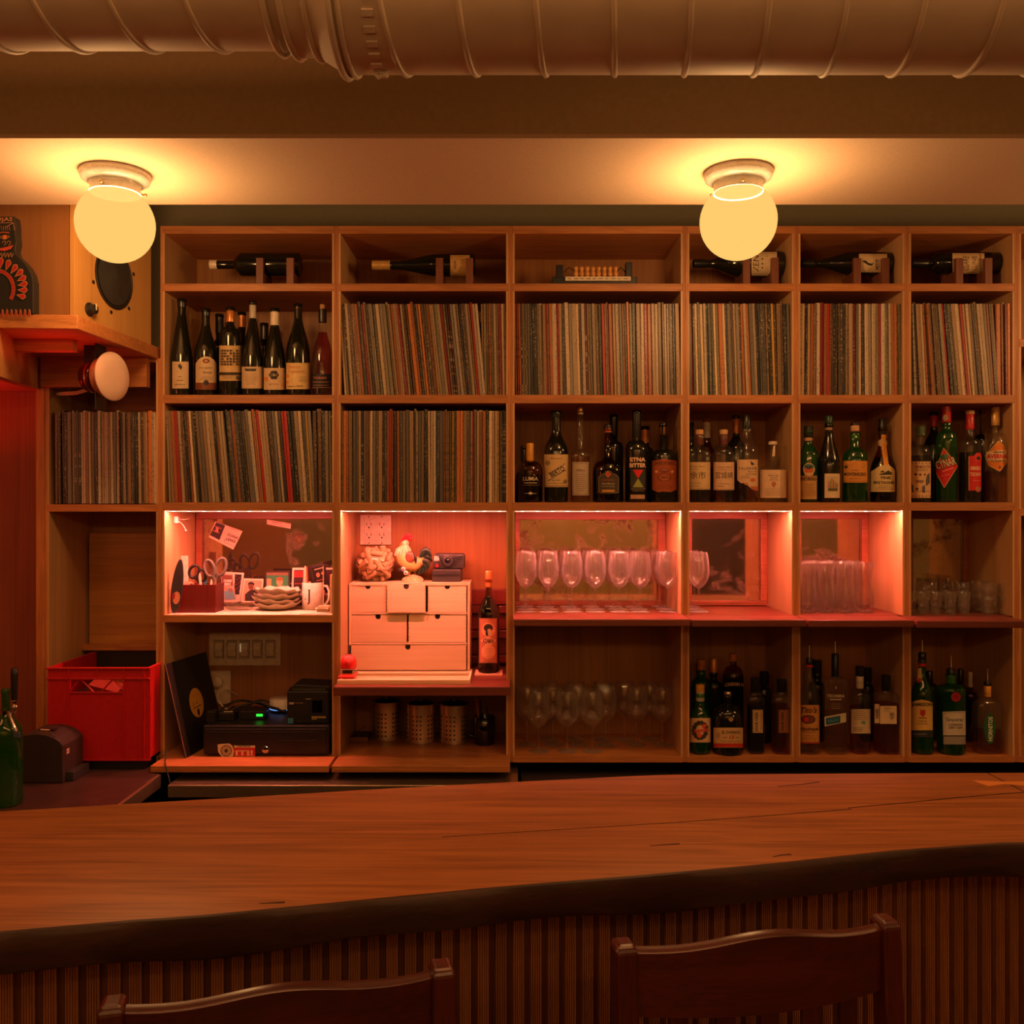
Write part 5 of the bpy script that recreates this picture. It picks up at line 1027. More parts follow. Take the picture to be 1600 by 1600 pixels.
lying('dark bottle with bird label lying on the top shelf, fifth column', 1252, 1391, 412, 35, 1332, 1276, 12.5, 'slope', None, (1252, 1270, C_BLACK),
      [('r', 1342, 397, 1386, 425, (220, 190, 145), 'label'), ('p', [(1347, 408), (1352, 407), (1357, 411), (1362, 412), (1366, 409), (1362, 415), (1356, 414), (1351, 411)], INK, 'emblem'), ('t', 'PETIT', 1371, 413, 15, 6, INK, {'rot': 90, 'b': .02})], (1340, 1384.5))
lying('dark round-shouldered bottle lying on the top shelf, sixth column', 1423, 1562, 411.5, 34, 1470, 1455, 12.5, 'dome', None, (1423, 1448, C_BLACK),
      [('r', 1488, 396, 1538, 427, (215, 182, 135), 'label'), ('t', 'CLARE', 1509, 411, 22, 9, (120, 100, 70), {'rot': 90, 'sh': .3}), ('t', 'LUNE', 1522, 411, 20, 7, (120, 100, 70), {'rot': 90}), ('r', 1531, 397, 1532, 426, (150, 120, 80), 'band')], (1500, 1545.5))
# ================================================================ drinking glasses
def glass_proto(loc, label, group, H=.209, R=.0365, lipr=.029, stem=.082, foot=.034, gm=None):
    M_GLASS = gm or M_GLASSL
    t = thing('wine_glass', label, 'wine glass', loc, 0, group)
    hb = H-stem
    pr = []
    for i in range(15):
        s = i/14; z = stem+hb*s
        r = R*math.sin(PI*min(1, .08+s*.92)*.5)**.62 if s < .45 else R+(lipr-R)*((s-.45)/.55)**2
        if s < .45: r = R*(math.sin(PI/2*(s/.45)))**.55 if s > 0 else .004
        pr.append((max(r, .004), z))
    out = pr; inn = [(max(r-.0011, .001), z+.0018*(1-i/14)) for i, (r, z) in enumerate(pr)][::-1]
    MB().shell(out+[(lipr-.0005, H+.0004)]+inn, 28).obj('bowl', M_GLASS, t, smooth=80)
    MB().shell([(.0042, .008), (.0032, .02), (.0030, .05), (.0034, stem-.006), (.0055, stem+.002)], 12).obj('stem', M_GLASS, t, smooth=80)
    MB().lathe([(foot, .0002), (foot, .0016), (foot*.7, .0034), (foot*.3, .0062), (.0048, .0105), (.0040, .014)], 28).obj('foot', M_GLASS, t, smooth=60)
    return remember(t)
rowname = ['front', 'second', 'third', 'fourth']
def X_at(u, Y): return (u-800)*Y/F
G = 'wine glasses in the lit bay'
g0 = None; zg = ZG+.0005
for r, Y in enumerate((3.278, 3.362, 3.446)):
    for i, u in enumerate((822, 857, 894, 930.6, 968.5, 1001, 1044)):
        x = X_at(u, 3.278)+(0, .004, -.003)[r]
        lb = f'clear wine glass, {ordn(i+1)} from the left in the {rowname[r]} row of the pink-lit wide bay'
        if g0 is None: g0 = glass_proto((x, Y, zg), lb, G)
        else: dup(g0, (x, Y, zg), lb)
for r, Y in enumerate((3.278, 3.362, 3.446)):
    o = dup(g0, (X_at(1092, 3.278), Y, zg), f'clear wine glass at the left post of the small mirror bay, {rowname[r]} one'); o['group'] = 'three wine glasses in the small mirror bay'
g1 = None; z5g = CH-.8365
for r, (Y, us) in enumerate(((3.268, (841.8, 886.5, 925.5)), (3.357, (824, 864, 904, 946, 994.5, 1035)), (3.435, (858, 900, 940, 976, 1015)))):
    for i, u in enumerate(us):
        lb = f'unlit wine glass on the lowest shelf, {ordn(i+1)} from the left in its {rowname[r]} row'
        if g1 is None: g1 = glass_proto((X_at(u, Y), Y, z5g), lb, 'wine glasses on the lowest shelf', .213, .0415, .031, .083, .036, globals()['M_GLASS'])
        else: dup(g1, (X_at(u, Y), Y, z5g), lb)
# wavy tumblers
def tumbler(loc, label, group, pr, name='tumbler', base=.008, cat='tumbler'):
    M_GLASS = M_GLASST if 'wavy' in label else globals()['M_GLASS']
    t = thing(name, label, cat, loc, 0, group); H = pr[-1][1]
    inn = [(max(r-.0016, .002), z) for r, z in pr if z > base][::-1]
    MB().shell(pr+[(pr[-1][0]-.0008, H+.0005)]+inn+[(.001, base)], 24).obj('wall', M_GLASS, t, smooth=70)
    MB().lathe([(pr[0][0]-.003, .0004), (pr[0][0]-.0018, base*.5), (pr[0][0]-.004, base), (.002, base*.8)], 20).obj('base', M_GLASS, t, smooth=50)
    return remember(t)
wav = [(.0295, 0), (.031, .004), (.0325, .03), (.031, .06), (.0255, .095), (.0235, .115), (.0265, .14), (.0305, .165), (.0315, .176)]
w0 = None
for r, Y in enumerate((3.285, 3.365, 3.445)):
    for i, u in enumerate((1262, 1290, 1320, 1350)):
        x = X_at(u, 3.285)+(0, -.01, .006)[r]
        if i == 0 and r: x = X_at(1266, 3.285)
        lb = f'clear wavy tumbler, {ordn(i+1)} from the left in the {rowname[r]} row of the pink-lit bay'
        if w0 is None: w0 = tumbler((x, Y, ZG-.0025), lb, 'wavy tumblers in the pink-lit bay', wav)
        else: dup(w0, (x, Y, ZG-.0025), lb)
shot = [(.0150, 0), (.0160, .003), (.0165, .02), (.0185, .055), (.0205, .076)]
s0 = None; z6 = ZG-.0045
for i, u in enumerate((1426, 1442.5, 1462.5, 1485, 1507)):
    lb = f'small heavy-based shot glass, {ordn(i+1)} from the left on the unlit shelf'
    p = (X_at(u, 3.275)+(.006 if i == 0 else 0), 3.275+(.03 if i == 0 else 0), z6)
    if s0 is None: s0 = tumbler(p, lb, 'shot glasses', shot, 'shot_glass', .014, 'shot glass')
    else: dup(s0, p, lb)
tall = [(.024, 0), (.0255, .004), (.028, .05), (.030, .10)]
t0 = None
for i, u in enumerate((1446, 1478, 1497, 1510)):
    lb = f'plain tumbler behind the shot glasses, {ordn(i+1)} from the left'
    p = (X_at(u, 3.42), 3.40+.03*(i % 2), z6)
    if t0 is None: t0 = tumbler(p, lb, 'plain tumblers behind the shot glasses', tall, 'tumbler', .01)
    else: dup(t0, p, lb)
stk = [(.0215, 0), (.0225, .004), (.0255, .03), (.0275, .045), (.0295, .060)]
k0 = None
for i, (u, Y) in enumerate(((1545, 3.28), (1571, 3.27), (1532, 3.37), (1556, 3.37))):
    for j in range(2):
        lb = f'stacked tumbler, {("lower", "upper")[j]} of the {["left front", "right front", "left back", "right back"][i]} pair beside the shot glasses'
        p = (X_at(u, Y), Y, z6+j*.046)
        if k0 is None: k0 = tumbler(p, lb, 'stacked tumblers', stk, 'tumbler', .009)
        else: dup(k0, p, lb)
# ================================================================ speaker, painted board, pale disc (left)
def plane_map(o, ex, ez, n):   # maps (a, b) in metres on a plane to local space
    o, ex, ez, n = map(Vector, (o, ex, ez, n))
    return lambda a, b, off: tuple(o+ex*a+ez*b+n*off)
def frontal(t, Y, sub=None):    # photo pixels on the frontal plane at depth Y, in the local space of t
    def fm(u, v, off): p = px(u, v, Y); return (p.x-t.location.x, Y-off-t.location.y, p.z-t.location.z)
    return fm
ang = math.atan2(.983, .182)
t = thing('speaker', 'plywood cabinet loudspeaker with dark round driver on the corner shelf', 'speaker', (-1.302, 2.78, CH+.5655), ang)
MB().box(.004, .403, .016, .40, 0, .47).obj('cabinet', M_SPKS, t, bevel=.002)
MB().box(.0, .407, 0, .0155, 0, .47).obj('baffle', M_SPK, t, bevel=.001)
Mw = Matrix.Translation((.196, -.0, .179)) @ Matrix.Rotation(PI/2, 4, 'X')
MB().lathe([(.098, .0), (.099, .003), (.094, .005), (.090, .002), (.062, -.0), (.05, .001)], 40, M=Mw).obj('driver_surround', M_BLACK, t, smooth=50)
MB().lathe([(.086, .003), (.05, .0045), (.03, .009), (.012, .011), (.001, .012)], 32, M=Mw).obj('driver_cone', M_DKGREY, t, smooth=60)
for a in (20, 72, 125, 200, 262, 315):
    a = math.radians(a); MB().lathe([(.006, 0), (.006, .002), (.003, .003)], 10, M=Matrix.Translation((.196+.113*math.cos(a), 0, .179+.113*math.sin(a))) @ Matrix.Rotation(PI/2, 4, 'X')).obj('screw', M_BLACK, t)
Mk = Matrix.Translation((.070, 0, .052)) @ Matrix.Rotation(PI/2, 4, 'X')
kn = MB().lathe([(.021, .0), (.021, .004), (.016, .006), (.015, .022), (.011, .024)], 20, M=Mk).obj('knob', M_BLACK, t, smooth=40)
MB().box(-.002, .002, -.003, .016, .022, .026, Mk).obj('pointer', M_IVORY, kn)
# painted bottle-shaped board
Yp = 2.665
t = thing('painted_bottle_board', 'black bottle-shaped board painted with a face and red petals, at the left edge', 'ornament', (X(-2, Yp), Yp, CH+.5655))
half = [(54, 502), (54, 440), (51, 428), (44, 415), (35, 405), (27, 398), (25, 390), (27.5, 378), (26, 366), (26, 352), (24, 338)]
pol = [(-2+a, b) for a, b in half]+[(-2-a, b) for a, b in half[::-1]]
fm = frontal(t, Yp)
MB().prism([(fm(a, max(b, 0), 0)[0], max(fm(a, b, 0)[2], .0003)) for a, b in pol], 0, .035).obj('board', M_BLACK, t, bevel=.002)
ic = (165, 110, 70); rd = (150, 16, 20); it = [('t', 'ROJAS', 3, 343.5, 34, 8, ic, {'b': .02}), ('l', [(-27, 349), (21, 348), (23, 360)], .8, ic), ('l', [(8, 356), (21, 348)], .8, ic)]
it += [('l', [(2+i*3.2, 353), (3+i*3.2, 360)], .6, ic) for i in range(5)]
it += [('l', [(-4, 365), (5, 363), (15, 364)], 1.4, (170, 70, 35)), ('c', 8, 371, 3.4, (190, 90, 40), 'emblem'), ('l', [(0, 371), (8, 367.5), (16, 370), (8, 374.5), (0, 371)], .7, ic)]
for cx in (8, 15.5): it.append(('l', [(cx-3.6, 380), (cx-2.6, 377.6), (cx, 377), (cx+1.8, 379), (cx+1.2, 382), (cx-1.6, 383.4)], .8, ic))
it += [('p', [(-6, 391), (2, 388), (12, 386), (22, 383), (18, 389), (8, 392.5)], (175, 60, 40), 'emblem')]+[('l', [(3+i*5, 395), (4+i*5, 403), (7+i*5, 396)], .8, ic) for i in range(-1, 4)]
arc = [(-2+24*math.cos(a), 452-28*math.sin(a)) for a in [math.radians(d) for d in range(-35, 90, 12)]]
it += [('l', arc, 5.5, ic), ('l', arc, 4.3, rd)]
for i, d in enumerate((84, 66, 48, 33, 19, 6, -7, -21)):
    a = math.radians(d); r0 = 27+ (4 if d < 40 else 2); r1 = r0+17; p0 = (-2+r0*math.cos(a), 450-r0*math.sin(a)); p1 = (-2+r1*math.cos(a)*.98, 448-r1*math.sin(a)); nx, ny = math.sin(a), math.cos(a)
    mid = ((p0[0]*.35+p1[0]*.65), (p0[1]*.35+p1[1]*.65))
    for sc, c in ((1.0, ic), (.78, rd)):
        wq = 4.6*sc; e0 = (mid[0]+(p0[0]-mid[0])*sc, mid[1]+(p0[1]-mid[1])*sc); e1 = (mid[0]+(p1[0]-mid[0])*sc, mid[1]+(p1[1]-mid[1])*sc)
        it.append(('p', [e0, (mid[0]-nx*wq, mid[1]-ny*wq), ((e1[0]+mid[0])/2-nx*wq*.9, (e1[1]+mid[1])/2-ny*wq*.9), e1, ((e1[0]+mid[0])/2+nx*wq*.9, (e1[1]+mid[1])/2+ny*wq*.9), (mid[0]+nx*wq, mid[1]+ny*wq)], c, 'emblem'))
it += [('p', [(i*7-5, 496), (i*7-2, 483), (i*7+.5, 486), (i*7+1.5, 496)], ic, 'emblem') for i in range(8)]+[('p', [(i*7-4, 495), (i*7-2, 485), (i*7, 488), (i*7+.5, 495)], (150, 50, 25), 'emblem') for i in range(8)]
art(t, it, fm, base=.0008, name='painting')
# round pale disc under the corner shelf
pc = px(177, 588, 2.93)
t = thing('wall_lamp', 'round pale disc lamp with terracotta ring, hung under the corner shelf', 'wall lamp', pc, 0)
ax = Vector((.956, -.29, 0)); q = ax.to_track_quat('Z', 'Y').to_matrix().to_4x4()
MB().lathe([(.001, .006), (.04, .006), (.070, .003), (.0765, -.002), (.076, -.006), (.06, -.008)], 40, M=q).obj('disc', plain('pale_disc', (.78, .52, .42), .5, noise=.02), t, smooth=50)
MB().lathe([(.058, -.014), (.062, -.018), (.062, -.038), (.054, -.042)], 32, M=q).obj('ring', plain('terracotta', (.40, .12, .05), .6), t, smooth=50)
MB().cbox(0, 0, 0, .004, .075, .28, Matrix.Translation((-.045, .013, .035))).obj('bracket', M_BLACK, t)
MB().lathe([(.045, -.055), (.050, -.060), (.050, -.080), (.042, -.098), (.02, -.104)], 32, M=q).obj('cup', plain('dark_red_gloss', (.10, .008, .008), .12, .3), t, smooth=60)
MB().lathe([(.0505, -.066), (.0512, -.068), (.0505, -.071)], 32, M=q).obj('cup_band', M_BRASS, t, smooth=60)
MB().box(-.02, .02, -.01, .01, -.04, .115, Matrix.Translation((-.078, .022, 0))).obj('neck', M_BLACK, t)
mb = MB()
for i in range(3):
    mb.sweep([px(140, 606+i*2, 3.1), px(120, 612+i*2, 3.15), px(100, 613+i*2, 3.2), px(86, 615+i, 3.25)], .0022, 6)
mb.obj('cable_bundle', M_IVORY, None, smooth=60, label='thin pale cables running to the wall behind the pale disc lamp', cat='cable')
# ================================================================ red crate on the back counter
zC = CH-.856
t = thing('bottle_crate', 'bright red plastic bottle crate on the left back counter', 'crate', (-1.372, 3.10, zC+.0005))
hw, dz0, hC = .168, .030, .340; D = .38; th = .006
MB().box(-hw+.02, hw-.02, .01, D-.02, 0, dz0).obj('foot_recess', M_BLACK, t)
mb = MB(); mb.box(-hw, hw, th, D-th, dz0, dz0+.008); mb.obj('bottom', M_REDP, t)
def frontwall(y0, y1, name):
    # solid wall with a grip window
    z0, z1 = dz0, hC; zw0, zw1 = hC-.082, hC-.037; wx = .095
    mb = MB(); mb.box(-hw, hw, y0, y1, z0, zw0).box(-hw, -wx, y0, y1, zw0, zw1).box(wx-.012, hw, y0, y1, zw0, zw1).box(-hw, hw, y0, y1, zw1, z1)
    mb.obj(name, M_REDP, t)
frontwall(0, th, 'front_wall'); frontwall(D-th, D, 'rear_wall')
for s in (-1, 1): MB().box(s*hw-(0 if s < 0 else th), s*hw+(th if s < 0 else 0), th, D-th, dz0, hC).obj('side_wall', M_REDP, t)
for nm, b in (('rim', (-hw-.005, hw+.005, -.006, .0, hC-.006, hC)), ('rib', (-hw-.003, hw+.003, -.005, 0, hC-.040, hC-.034)), ('rib', (-hw, hw, -.004, 0, dz0, dz0+.006)), ('rib', (-.10, -.095, -.005, 0, dz0, hC-.006)), ('rib', (.083, .088, -.005, 0, dz0, hC-.006)), ('rib', (-.005, 0, -.004, 0, hC-.035, hC-.006)),
              ('rib', (-.095, .085, -.004, 0, hC-.086, hC-.081)), ('rib', (-hw-.004, -hw, -.004, D, hC-.006, hC)), ('rib', (hw, hw+.004, -.004, D, hC-.006, hC)), ('rib', (hw-.018, hw-.013, -.005, 0, dz0, hC-.006)), ('rib', (hw, hw+.004, 0, .005, dz0, hC))):
    MB().box(*b).obj(nm, M_REDP, t, bevel=.001)
for a, b in (((-.095, hC-.080), (-.062, hC-.038)), ((-.062, hC-.038), (-.018, hC-.080)), ((.048, hC-.038), (.010, hC-.080)), ((.048, hC-.038), (.083, hC-.078))):
    MB().sweep([(a[0], .002, a[1]), (b[0], .002, b[1])], .0028, 4).obj('brace', M_REDP, t)
Mp = Matrix.Translation((-1.372-.005, 3.14, zC+.252)) @ Matrix.Rotation(.25, 4, 'Y') @ Matrix.Rotation(.3, 4, 'X')
o = MB().box(-.05, .05, 0, .09, -.01, .012, Mp).obj('paper_carton', col((150, 50, 30)), None, label='orange-red paper carton lying inside the red crate', cat='carton')
MB().box(-1.372-.15, -1.372+.15, 3.13, 3.42, zC+.04, zC+.232).obj('cardboard_box', col((90, 40, 20)), None, bevel=.002, label='brown box filling the red crate under the paper carton', cat='box')
# ================================================================ left receipt printer
t = thing('receipt_printer', 'dark brown receipt printer with arched top beside the green bottle', 'printer', (-1.487, 2.948, zC+.0005))
prof = [(-.072, 0), (.070, 0), (.070, .118), (.062, .130), (.045, .142), (.020, .152), (-.015, .156), (-.05, .152), (-.072, .145)]
M_PRN = plain('brown_black_plastic', (.035, .022, .017), .5)
MB().prism(prof, 0, .14).obj('body', M_PRN, t, bevel=.003)
MB().prism([(-.06, .150), (-.015, .158), (.020, .154), (.045, .144), (.060, .132), (.060, .128), (-.06, .14)], .012, .128).obj('cover', M_PRN, t, bevel=.002)
MB().cbox(-.002, .055, .1585, .05, .030, .002).obj('paper_slot', M_BLACK, t)
MB().cbox(-.012, .036, .1595, .028, .006, .002, Matrix.Rotation(.05, 4, 'Y')).obj('paper_end', col(CREAM), t)
MB().box(.070, .095, .02, .13, 0, .030).obj('paper_tray', M_DKGREY, t, bevel=.002)
mb = MB()
for a, b in ((0, 0), (1, 0), (0, 1), (1, 1)): mb.box(.0703, .0708, .024+a*.010, .032+a*.010, .085+b*.009, .092+b*.009)
o = mb.obj('logo', col((215, 185, 150)), t); o['kind'] = 'stuff'
# ================================================================ green bottle with clamp and black handle
bottle('green glass bottle with chrome clamp around the neck, bottom left corner', 9.5, 1076, 54, zC+.0005, 2.735, 1145, 1106, 14, 'green', 'slope', None, None, ())
t = thing('bottle_clamp', 'chrome lever clamp with a black handle on the green bottle', 'bar tool', (X(9.5, 2.735), 2.735, Z(1112, 2.735)))
MB().lathe([(.0140, -.006), (.0185, -.005), (.0185, .005), (.0140, .006)], 20, close=True).obj('collar', M_CHROME, t, smooth=50)
MB().sweep([(.014, -.012, 0), (.026, -.016, -.001), (.036, -.018, .004), (.036, -.018, .012)], .0055, 8).obj('arm', M_CHROME, t, smooth=60)
MB().lathe([(.007, .010), (.010, .013), (.010, .020), (.0078, .023), (.009, .030), (.0085, .038)], 16, M=Matrix.Translation((.034, -.018, 0))).obj('nut', M_CHROME, t, smooth=50)
MB().lathe([(.0078, .038), (.0088, .045), (.0098, .110), (.0098, .128), (.007, .131)], 16, M=Matrix.Translation((.034, -.018, 0))).obj('handle', M_BLACK, t, smooth=50)
MB().sweep([(.020, -.020, -.004), (.032, -.028, -.020), (.040, -.032, -.036), (.047, -.032, -.050)], .005, 8).obj('spout', M_CHROME, t, smooth=60)
MB().cbox(.050, -.034, -.060, .020, .006, .018, Matrix.Rotation(.0, 4, 'Y')).obj('spout_tip', col((70, 80, 100)), t, bevel=.003)
# ================================================================ cash drawer, printer, cables, plates (left column, low)
t = thing('cash_drawer', 'flat black cash drawer with two stickers and round lock', 'cash drawer', (-.837, 3.176, CH-.832+.0005))
MB().box(-.213, .213, .004, .33, .006, .104).obj('case', M_BLACK, t, bevel=.003)
MB().box(-.205, .205, 0, .004, .012, .094).obj('drawer_front', M_BLACK, t, bevel=.0015)
MB().box(-.19, .19, -.0015, 0, .083, .085).obj('groove_line', M_DKGREY, t); MB().box(.035, .17, -.002, 0, .054, .057).obj('pull_edge', M_DKGREY, t)
for sx in (-.19, .19): MB().box(sx-.015, sx+.015, .02, .30, 0, .006).obj('foot', M_BLACK, t)
MB().lathe([(.001, 0), (.012, 0), (.013, .002), (.011, .005), (.005, .006)], 20, M=Matrix.Translation((X(415, 3.176)+.837, -.0, Z(1171.5, 3.176)-(CH-.832))) @ Matrix.Rotation(PI/2, 4, 'X')).obj('lock', M_CHROME, t, smooth=40)
fm = frontal(t, 3.176)
sh = [(340, 1163), (350, 1162), (358, 1161.5), (363, 1165), (366, 1173), (364, 1183), (358, 1186), (348, 1184), (341, 1175)]
art(t, [('p', sh, (225, 205, 175), 'emblem'), ('c', 353.5, 1173, 9, (50, 40, 35), 9, 'emblem'), ('c', 353.5, 1173, 7.8, (200, 180, 150), 7.8, 'emblem'), ('c', 353.5, 1173, 3, (60, 50, 40), 3, 'emblem')]
    +[('l', [(353.5+4*math.cos(a), 1173+4*math.sin(a)), (353.5+7.4*math.cos(a), 1173+7.4*math.sin(a))], .9, (60, 50, 40)) for a in [k*PI/5 for k in range(10)]]
    +[('r', 366, 1164.5, 399, 1182, (225, 205, 175), 'emblem'), ('r', 366, 1168, 399, 1181.5, (200, 30, 35), 'emblem'), ('t', 'CERVEZAS', 381, 1166, 22, 2.6, INK, {'b': .03}), ('t', 'ITI!', 382, 1176, 27, 8.5, (230, 200, 170), {'b': .03})], fm, base=.0008)
t = thing('receipt_printer', 'black square receipt printer with small blue sticker, on the cash drawer', 'printer', (X(481, 3.21), 3.21, CH-.832+.1050))
MB().box(-.072, .072, 0, .145, 0, .112).obj('body', M_BLACK, t, bevel=.004)
MB().prism([(-.070, .112), (.074, .112), (.070, .126), (-.05, .132), (-.066, .120)], .015, .14).obj('lid', M_BLACK, t, bevel=.003)
MB().box(-.055, .060, .002, .018, .112, .118).obj('paper_exit', M_DKGREY, t, bevel=.001)
MB().box(-.068, .066, -.0012, 0, .104, .1055).obj('lid_seam', M_DKGREY, t)
MB().box(.015, .050, -.001, 0, .038, .080).obj('window', col((6, 5, 5), .15), t)
fm = frontal(t, 3.21)
art(t, [('r', 450, 1122, 458, 1130, (70, 140, 180), 'emblem'), ('t', 'e', 454, 1126, 5, 4.5, (20, 60, 110)), ('t', 'star', 456, 1098.5, 8.5, 4, (200, 180, 155), {'b': .03, 'sh': .2}), ('t', 'TSP100III', 467.5, 1098.5, 12, 2.6, (150, 130, 110)), ('l', [(477.5, 1092), (486, 1092)], .7, (220, 210, 200)), ('r', 487, 1119, 509, 1122, (170, 145, 90), 'band'), ('r', 487, 1122.5, 495, 1124, (170, 145, 90), 'band')], fm, base=.001)
# leaning record in black sleeve
o_ = Vector((-1.1008, 3.155, CH-.8315)); e1 = Vector((-.069, -.005, .3176)); e2 = Vector((.036, .31, -.004)); nn = e2.cross(e1).normalized()*-1
if nn.x < 0: nn = -nn
t = thing('record_sleeve', 'worn black record sleeve with yellow centre label leaning beside the cash drawer', 'record', o_)
vs = [Vector((0, 0, 0)), e2, e2+e1, e1]; n_ = nn*.004
MB().add([v for v in vs]+[v-n_ for v in vs], [(0, 1, 2, 3), (7, 6, 5, 4), (0, 4, 5, 1), (1, 5, 6, 2), (2, 6, 7, 3), (3, 7, 4, 0)]).obj('sleeve', col((24, 20, 19), .55), t)
E1 = e1/e1.length; E2 = (e2-E1*e2.dot(E1)); E2.normalize(); c_ = (e1+e2)/2
def fmS(a, b, off): return tuple(c_+E2*a+E1*b+nn*off)
art(t, [('c', 0, 0, .052, (190, 135, 45), .052, 'label'), ('c', 0, 0, .0035, (30, 20, 15), .0035, 'emblem'), ('c', .0, -.034, .009, (35, 25, 20), .013, 'emblem'), ('t', 'SIDE A', .0, .026, .04, .010, (190, 70, 25)), ('t', 'LP', -.026, -.0, .012, .012, (60, 40, 20)), ('l', [(-.03, -.014), (.03, -.014)], .003, (60, 40, 20))], lambda a, b, off: fmS(a, b*1, off), base=.0008)
MB().sweep([tuple(e1*0.0+nn*.001), tuple(e1+nn*.001)], .0012, 4).obj('worn_edge', col((150, 110, 80)), t)
# cables and adapters
zd = CH-.832+.1045
def cable(pts, r, lb, m=M_BLACK):
    P = []; n = len(pts)
    for i in range(n-1):
        for k in range(6):
            s = k/6; p0, p1, p2, p3 = [Vector(pts[max(0, min(n-1, j))]) for j in (i-1, i, i+1, i+2)]
            P.append(.5*((2*p1)+(p2-p0)*s+(2*p0-5*p1+4*p2-p3)*s*s+(3*p1-p0-3*p2+p3)*s**3))
    P.append(Vector(pts[-1]))
    return MB().sweep(P, r, 7).obj('cable', m, None, smooth=60, label=lb, cat='cable')
def dq(u, Y, z): return (X(u, Y), Y, zd+z)
cable([dq(335, 3.30, .006), dq(350, 3.34, .03), dq(372, 3.38, .045), dq(400, 3.36, .042), dq(425, 3.33, .030), dq(448, 3.30, .020)], .0042, 'thick black cable arching over the adapters on the cash drawer')
cable([dq(345, 3.26, .008), dq(368, 3.30, .035), (X(400, 3.32), 3.34, zd+.048), dq(418, 3.34, .035), dq(440, 3.38, .012)], .0035, 'black cable looping behind the green light on the cash drawer')
cable([dq(380, 3.40, .01), dq(405, 3.42, .038), dq(430, 3.42, .022), dq(448, 3.36, .010)], .0035, 'rearmost black cable on the cash drawer')
for u, Y, dx, dy, dz, lb in ((357, 3.28, .055, .06, .028, 'black power adapter with small white tag, on the cash drawer'), (398, 3.30, .085, .06, .030, 'black network box with glowing green light on the cash drawer'), (332, 3.24, .03, .04, .040, 'black plug block between the leaning record and the adapter')):
    t = thing('power_adapter', lb, 'adapter', (X(u, Y), Y, zd+.0005)); MB().box(-dx/2, dx/2, -dy/2, dy/2, 0, dz).obj('body', M_BLACK, t, bevel=.003)
    if 'green' in lb: MB().box(.014, .036, -dy/2-.001, -dy/2, .012, .020).obj('status_light', emis('green_led', (.02, 1, .05), 1.6), t)
    if 'tag' in lb: MB().box(-.012, .018, -.015, -.005, dz, dz+.0008).obj('tag', col(CREAM), t)
t = thing('wifi_router', 'round white wifi puck with blue light behind the square printer', 'router', (X(443, 3.42), 3.42, zd+.004))
MB().lathe([(.030, .0), (.046, .002), (.050, .006)], 32).obj('base', M_WHITE, t, smooth=50)
MB().lathe([(.0502, .006), (.0502, .0085)], 32).obj('light_ring', emis('blue_led', (.10, .35, 1), 1.6), t)
MB().lathe([(.050, .0085), (.050, .040), (.046, .044), (.002, .0445)], 32).obj('body', M_WHITE, t, smooth=50)
cable([px(372, 1078, 3.50)+Vector((0, 0, -.02)), px(352, 1078, 3.44), px(340, 1086, 3.42), px(345, 1100, 3.40), (X(350, 3.36), 3.40, zd+.008)], .003, 'pale cable curling out of the wall below the round dimmer', M_IVORY)
cable([px(262, 1172, 3.10), px(258, 1190, 3.07), px(263, 1212, 3.05), px(266, 1225, 3.04)], .0022, 'thin black cable hanging over the left base board edge')
# wall plates
t = thing('switch_plate', 'wide ivory wall plate with five rocker switches', 'light switch', (X(383, 3.525), 3.525, Z(1014, 3.525)))
k = 3.525/F; MB().box(-56*k, 56*k, -.006, .004, -26*k, 26*k).obj('plate', M_IVORY, t, bevel=.003)
for i in range(5):
    x = (-40+i*20)*k
    MB().box(x-7.8*k, x+7.8*k, -.0066, -.006, -14.3*k, 14.3*k).obj('switch_gap', M_DKGREY, t)
    MB().box(x-7*k, x+7*k, -.009, -.006, -13.5*k, 13.5*k).obj('switch_frame', M_IVORY, t, bevel=.001)
    MB().box(x-6*k, x+6*k, -.0092, -.009, -12*k, 12*k).obj('switch_gap', M_DKGREY, t)
    MB().add([(x-5.6*k, -.009, -11.5*k), (x+5.6*k, -.009, -11.5*k), (x+5.6*k, -.013, 0), (x-5.6*k, -.013, 0), (x+5.6*k, -.009, 11.5*k), (x-5.6*k, -.009, 11.5*k)], [(0, 1, 2, 3), (3, 2, 4, 5)]).obj('rocker', M_IVORY, t)
    for s in (-1, 1): MB().lathe([(.0025, 0), (.0025, .0012), (.001, .0015)], 8, M=Matrix.Translation((x, -.006, s*21*k)) @ Matrix.Rotation(PI/2, 4, 'X')).obj('screw', M_IVORY, t)
MB().box(-6.4*k, -5.4*k, -.0150, -.013, -4*k, 9*k).obj('slider_light', emis('switch_led', (.9, .75, .4), .35), t)
t = thing('dimmer_plate', 'ivory wall plate with a round dimmer knob behind the leaning record', 'dimmer switch', (X(345, 3.525), 3.525, Z(1074, 3.525)))
MB().box(-16*k, 16*k, -.006, .004, -26*k, 26*k).obj('plate', M_IVORY, t, bevel=.003)
MB().lathe([(.026, 0), (.026, .003), (.021, .004), (.020, .018), (.016, .020)], 28, M=Matrix.Translation((-3*k, -.006, 10*k)) @ Matrix.Rotation(PI/2, 4, 'X')).obj('knob', M_IVORY, t, smooth=40)
t = thing('outlet_plate', 'double outlet plate on the pink-lit back panel above the cork jar', 'power outlet', (X(587, 3.525), 3.525, Z(828, 3.525)))
MB().box(-24.5*k, 24.5*k, -.006, .004, -23.5*k, 23.5*k).obj('plate', M_IVORY, t, bevel=.003)
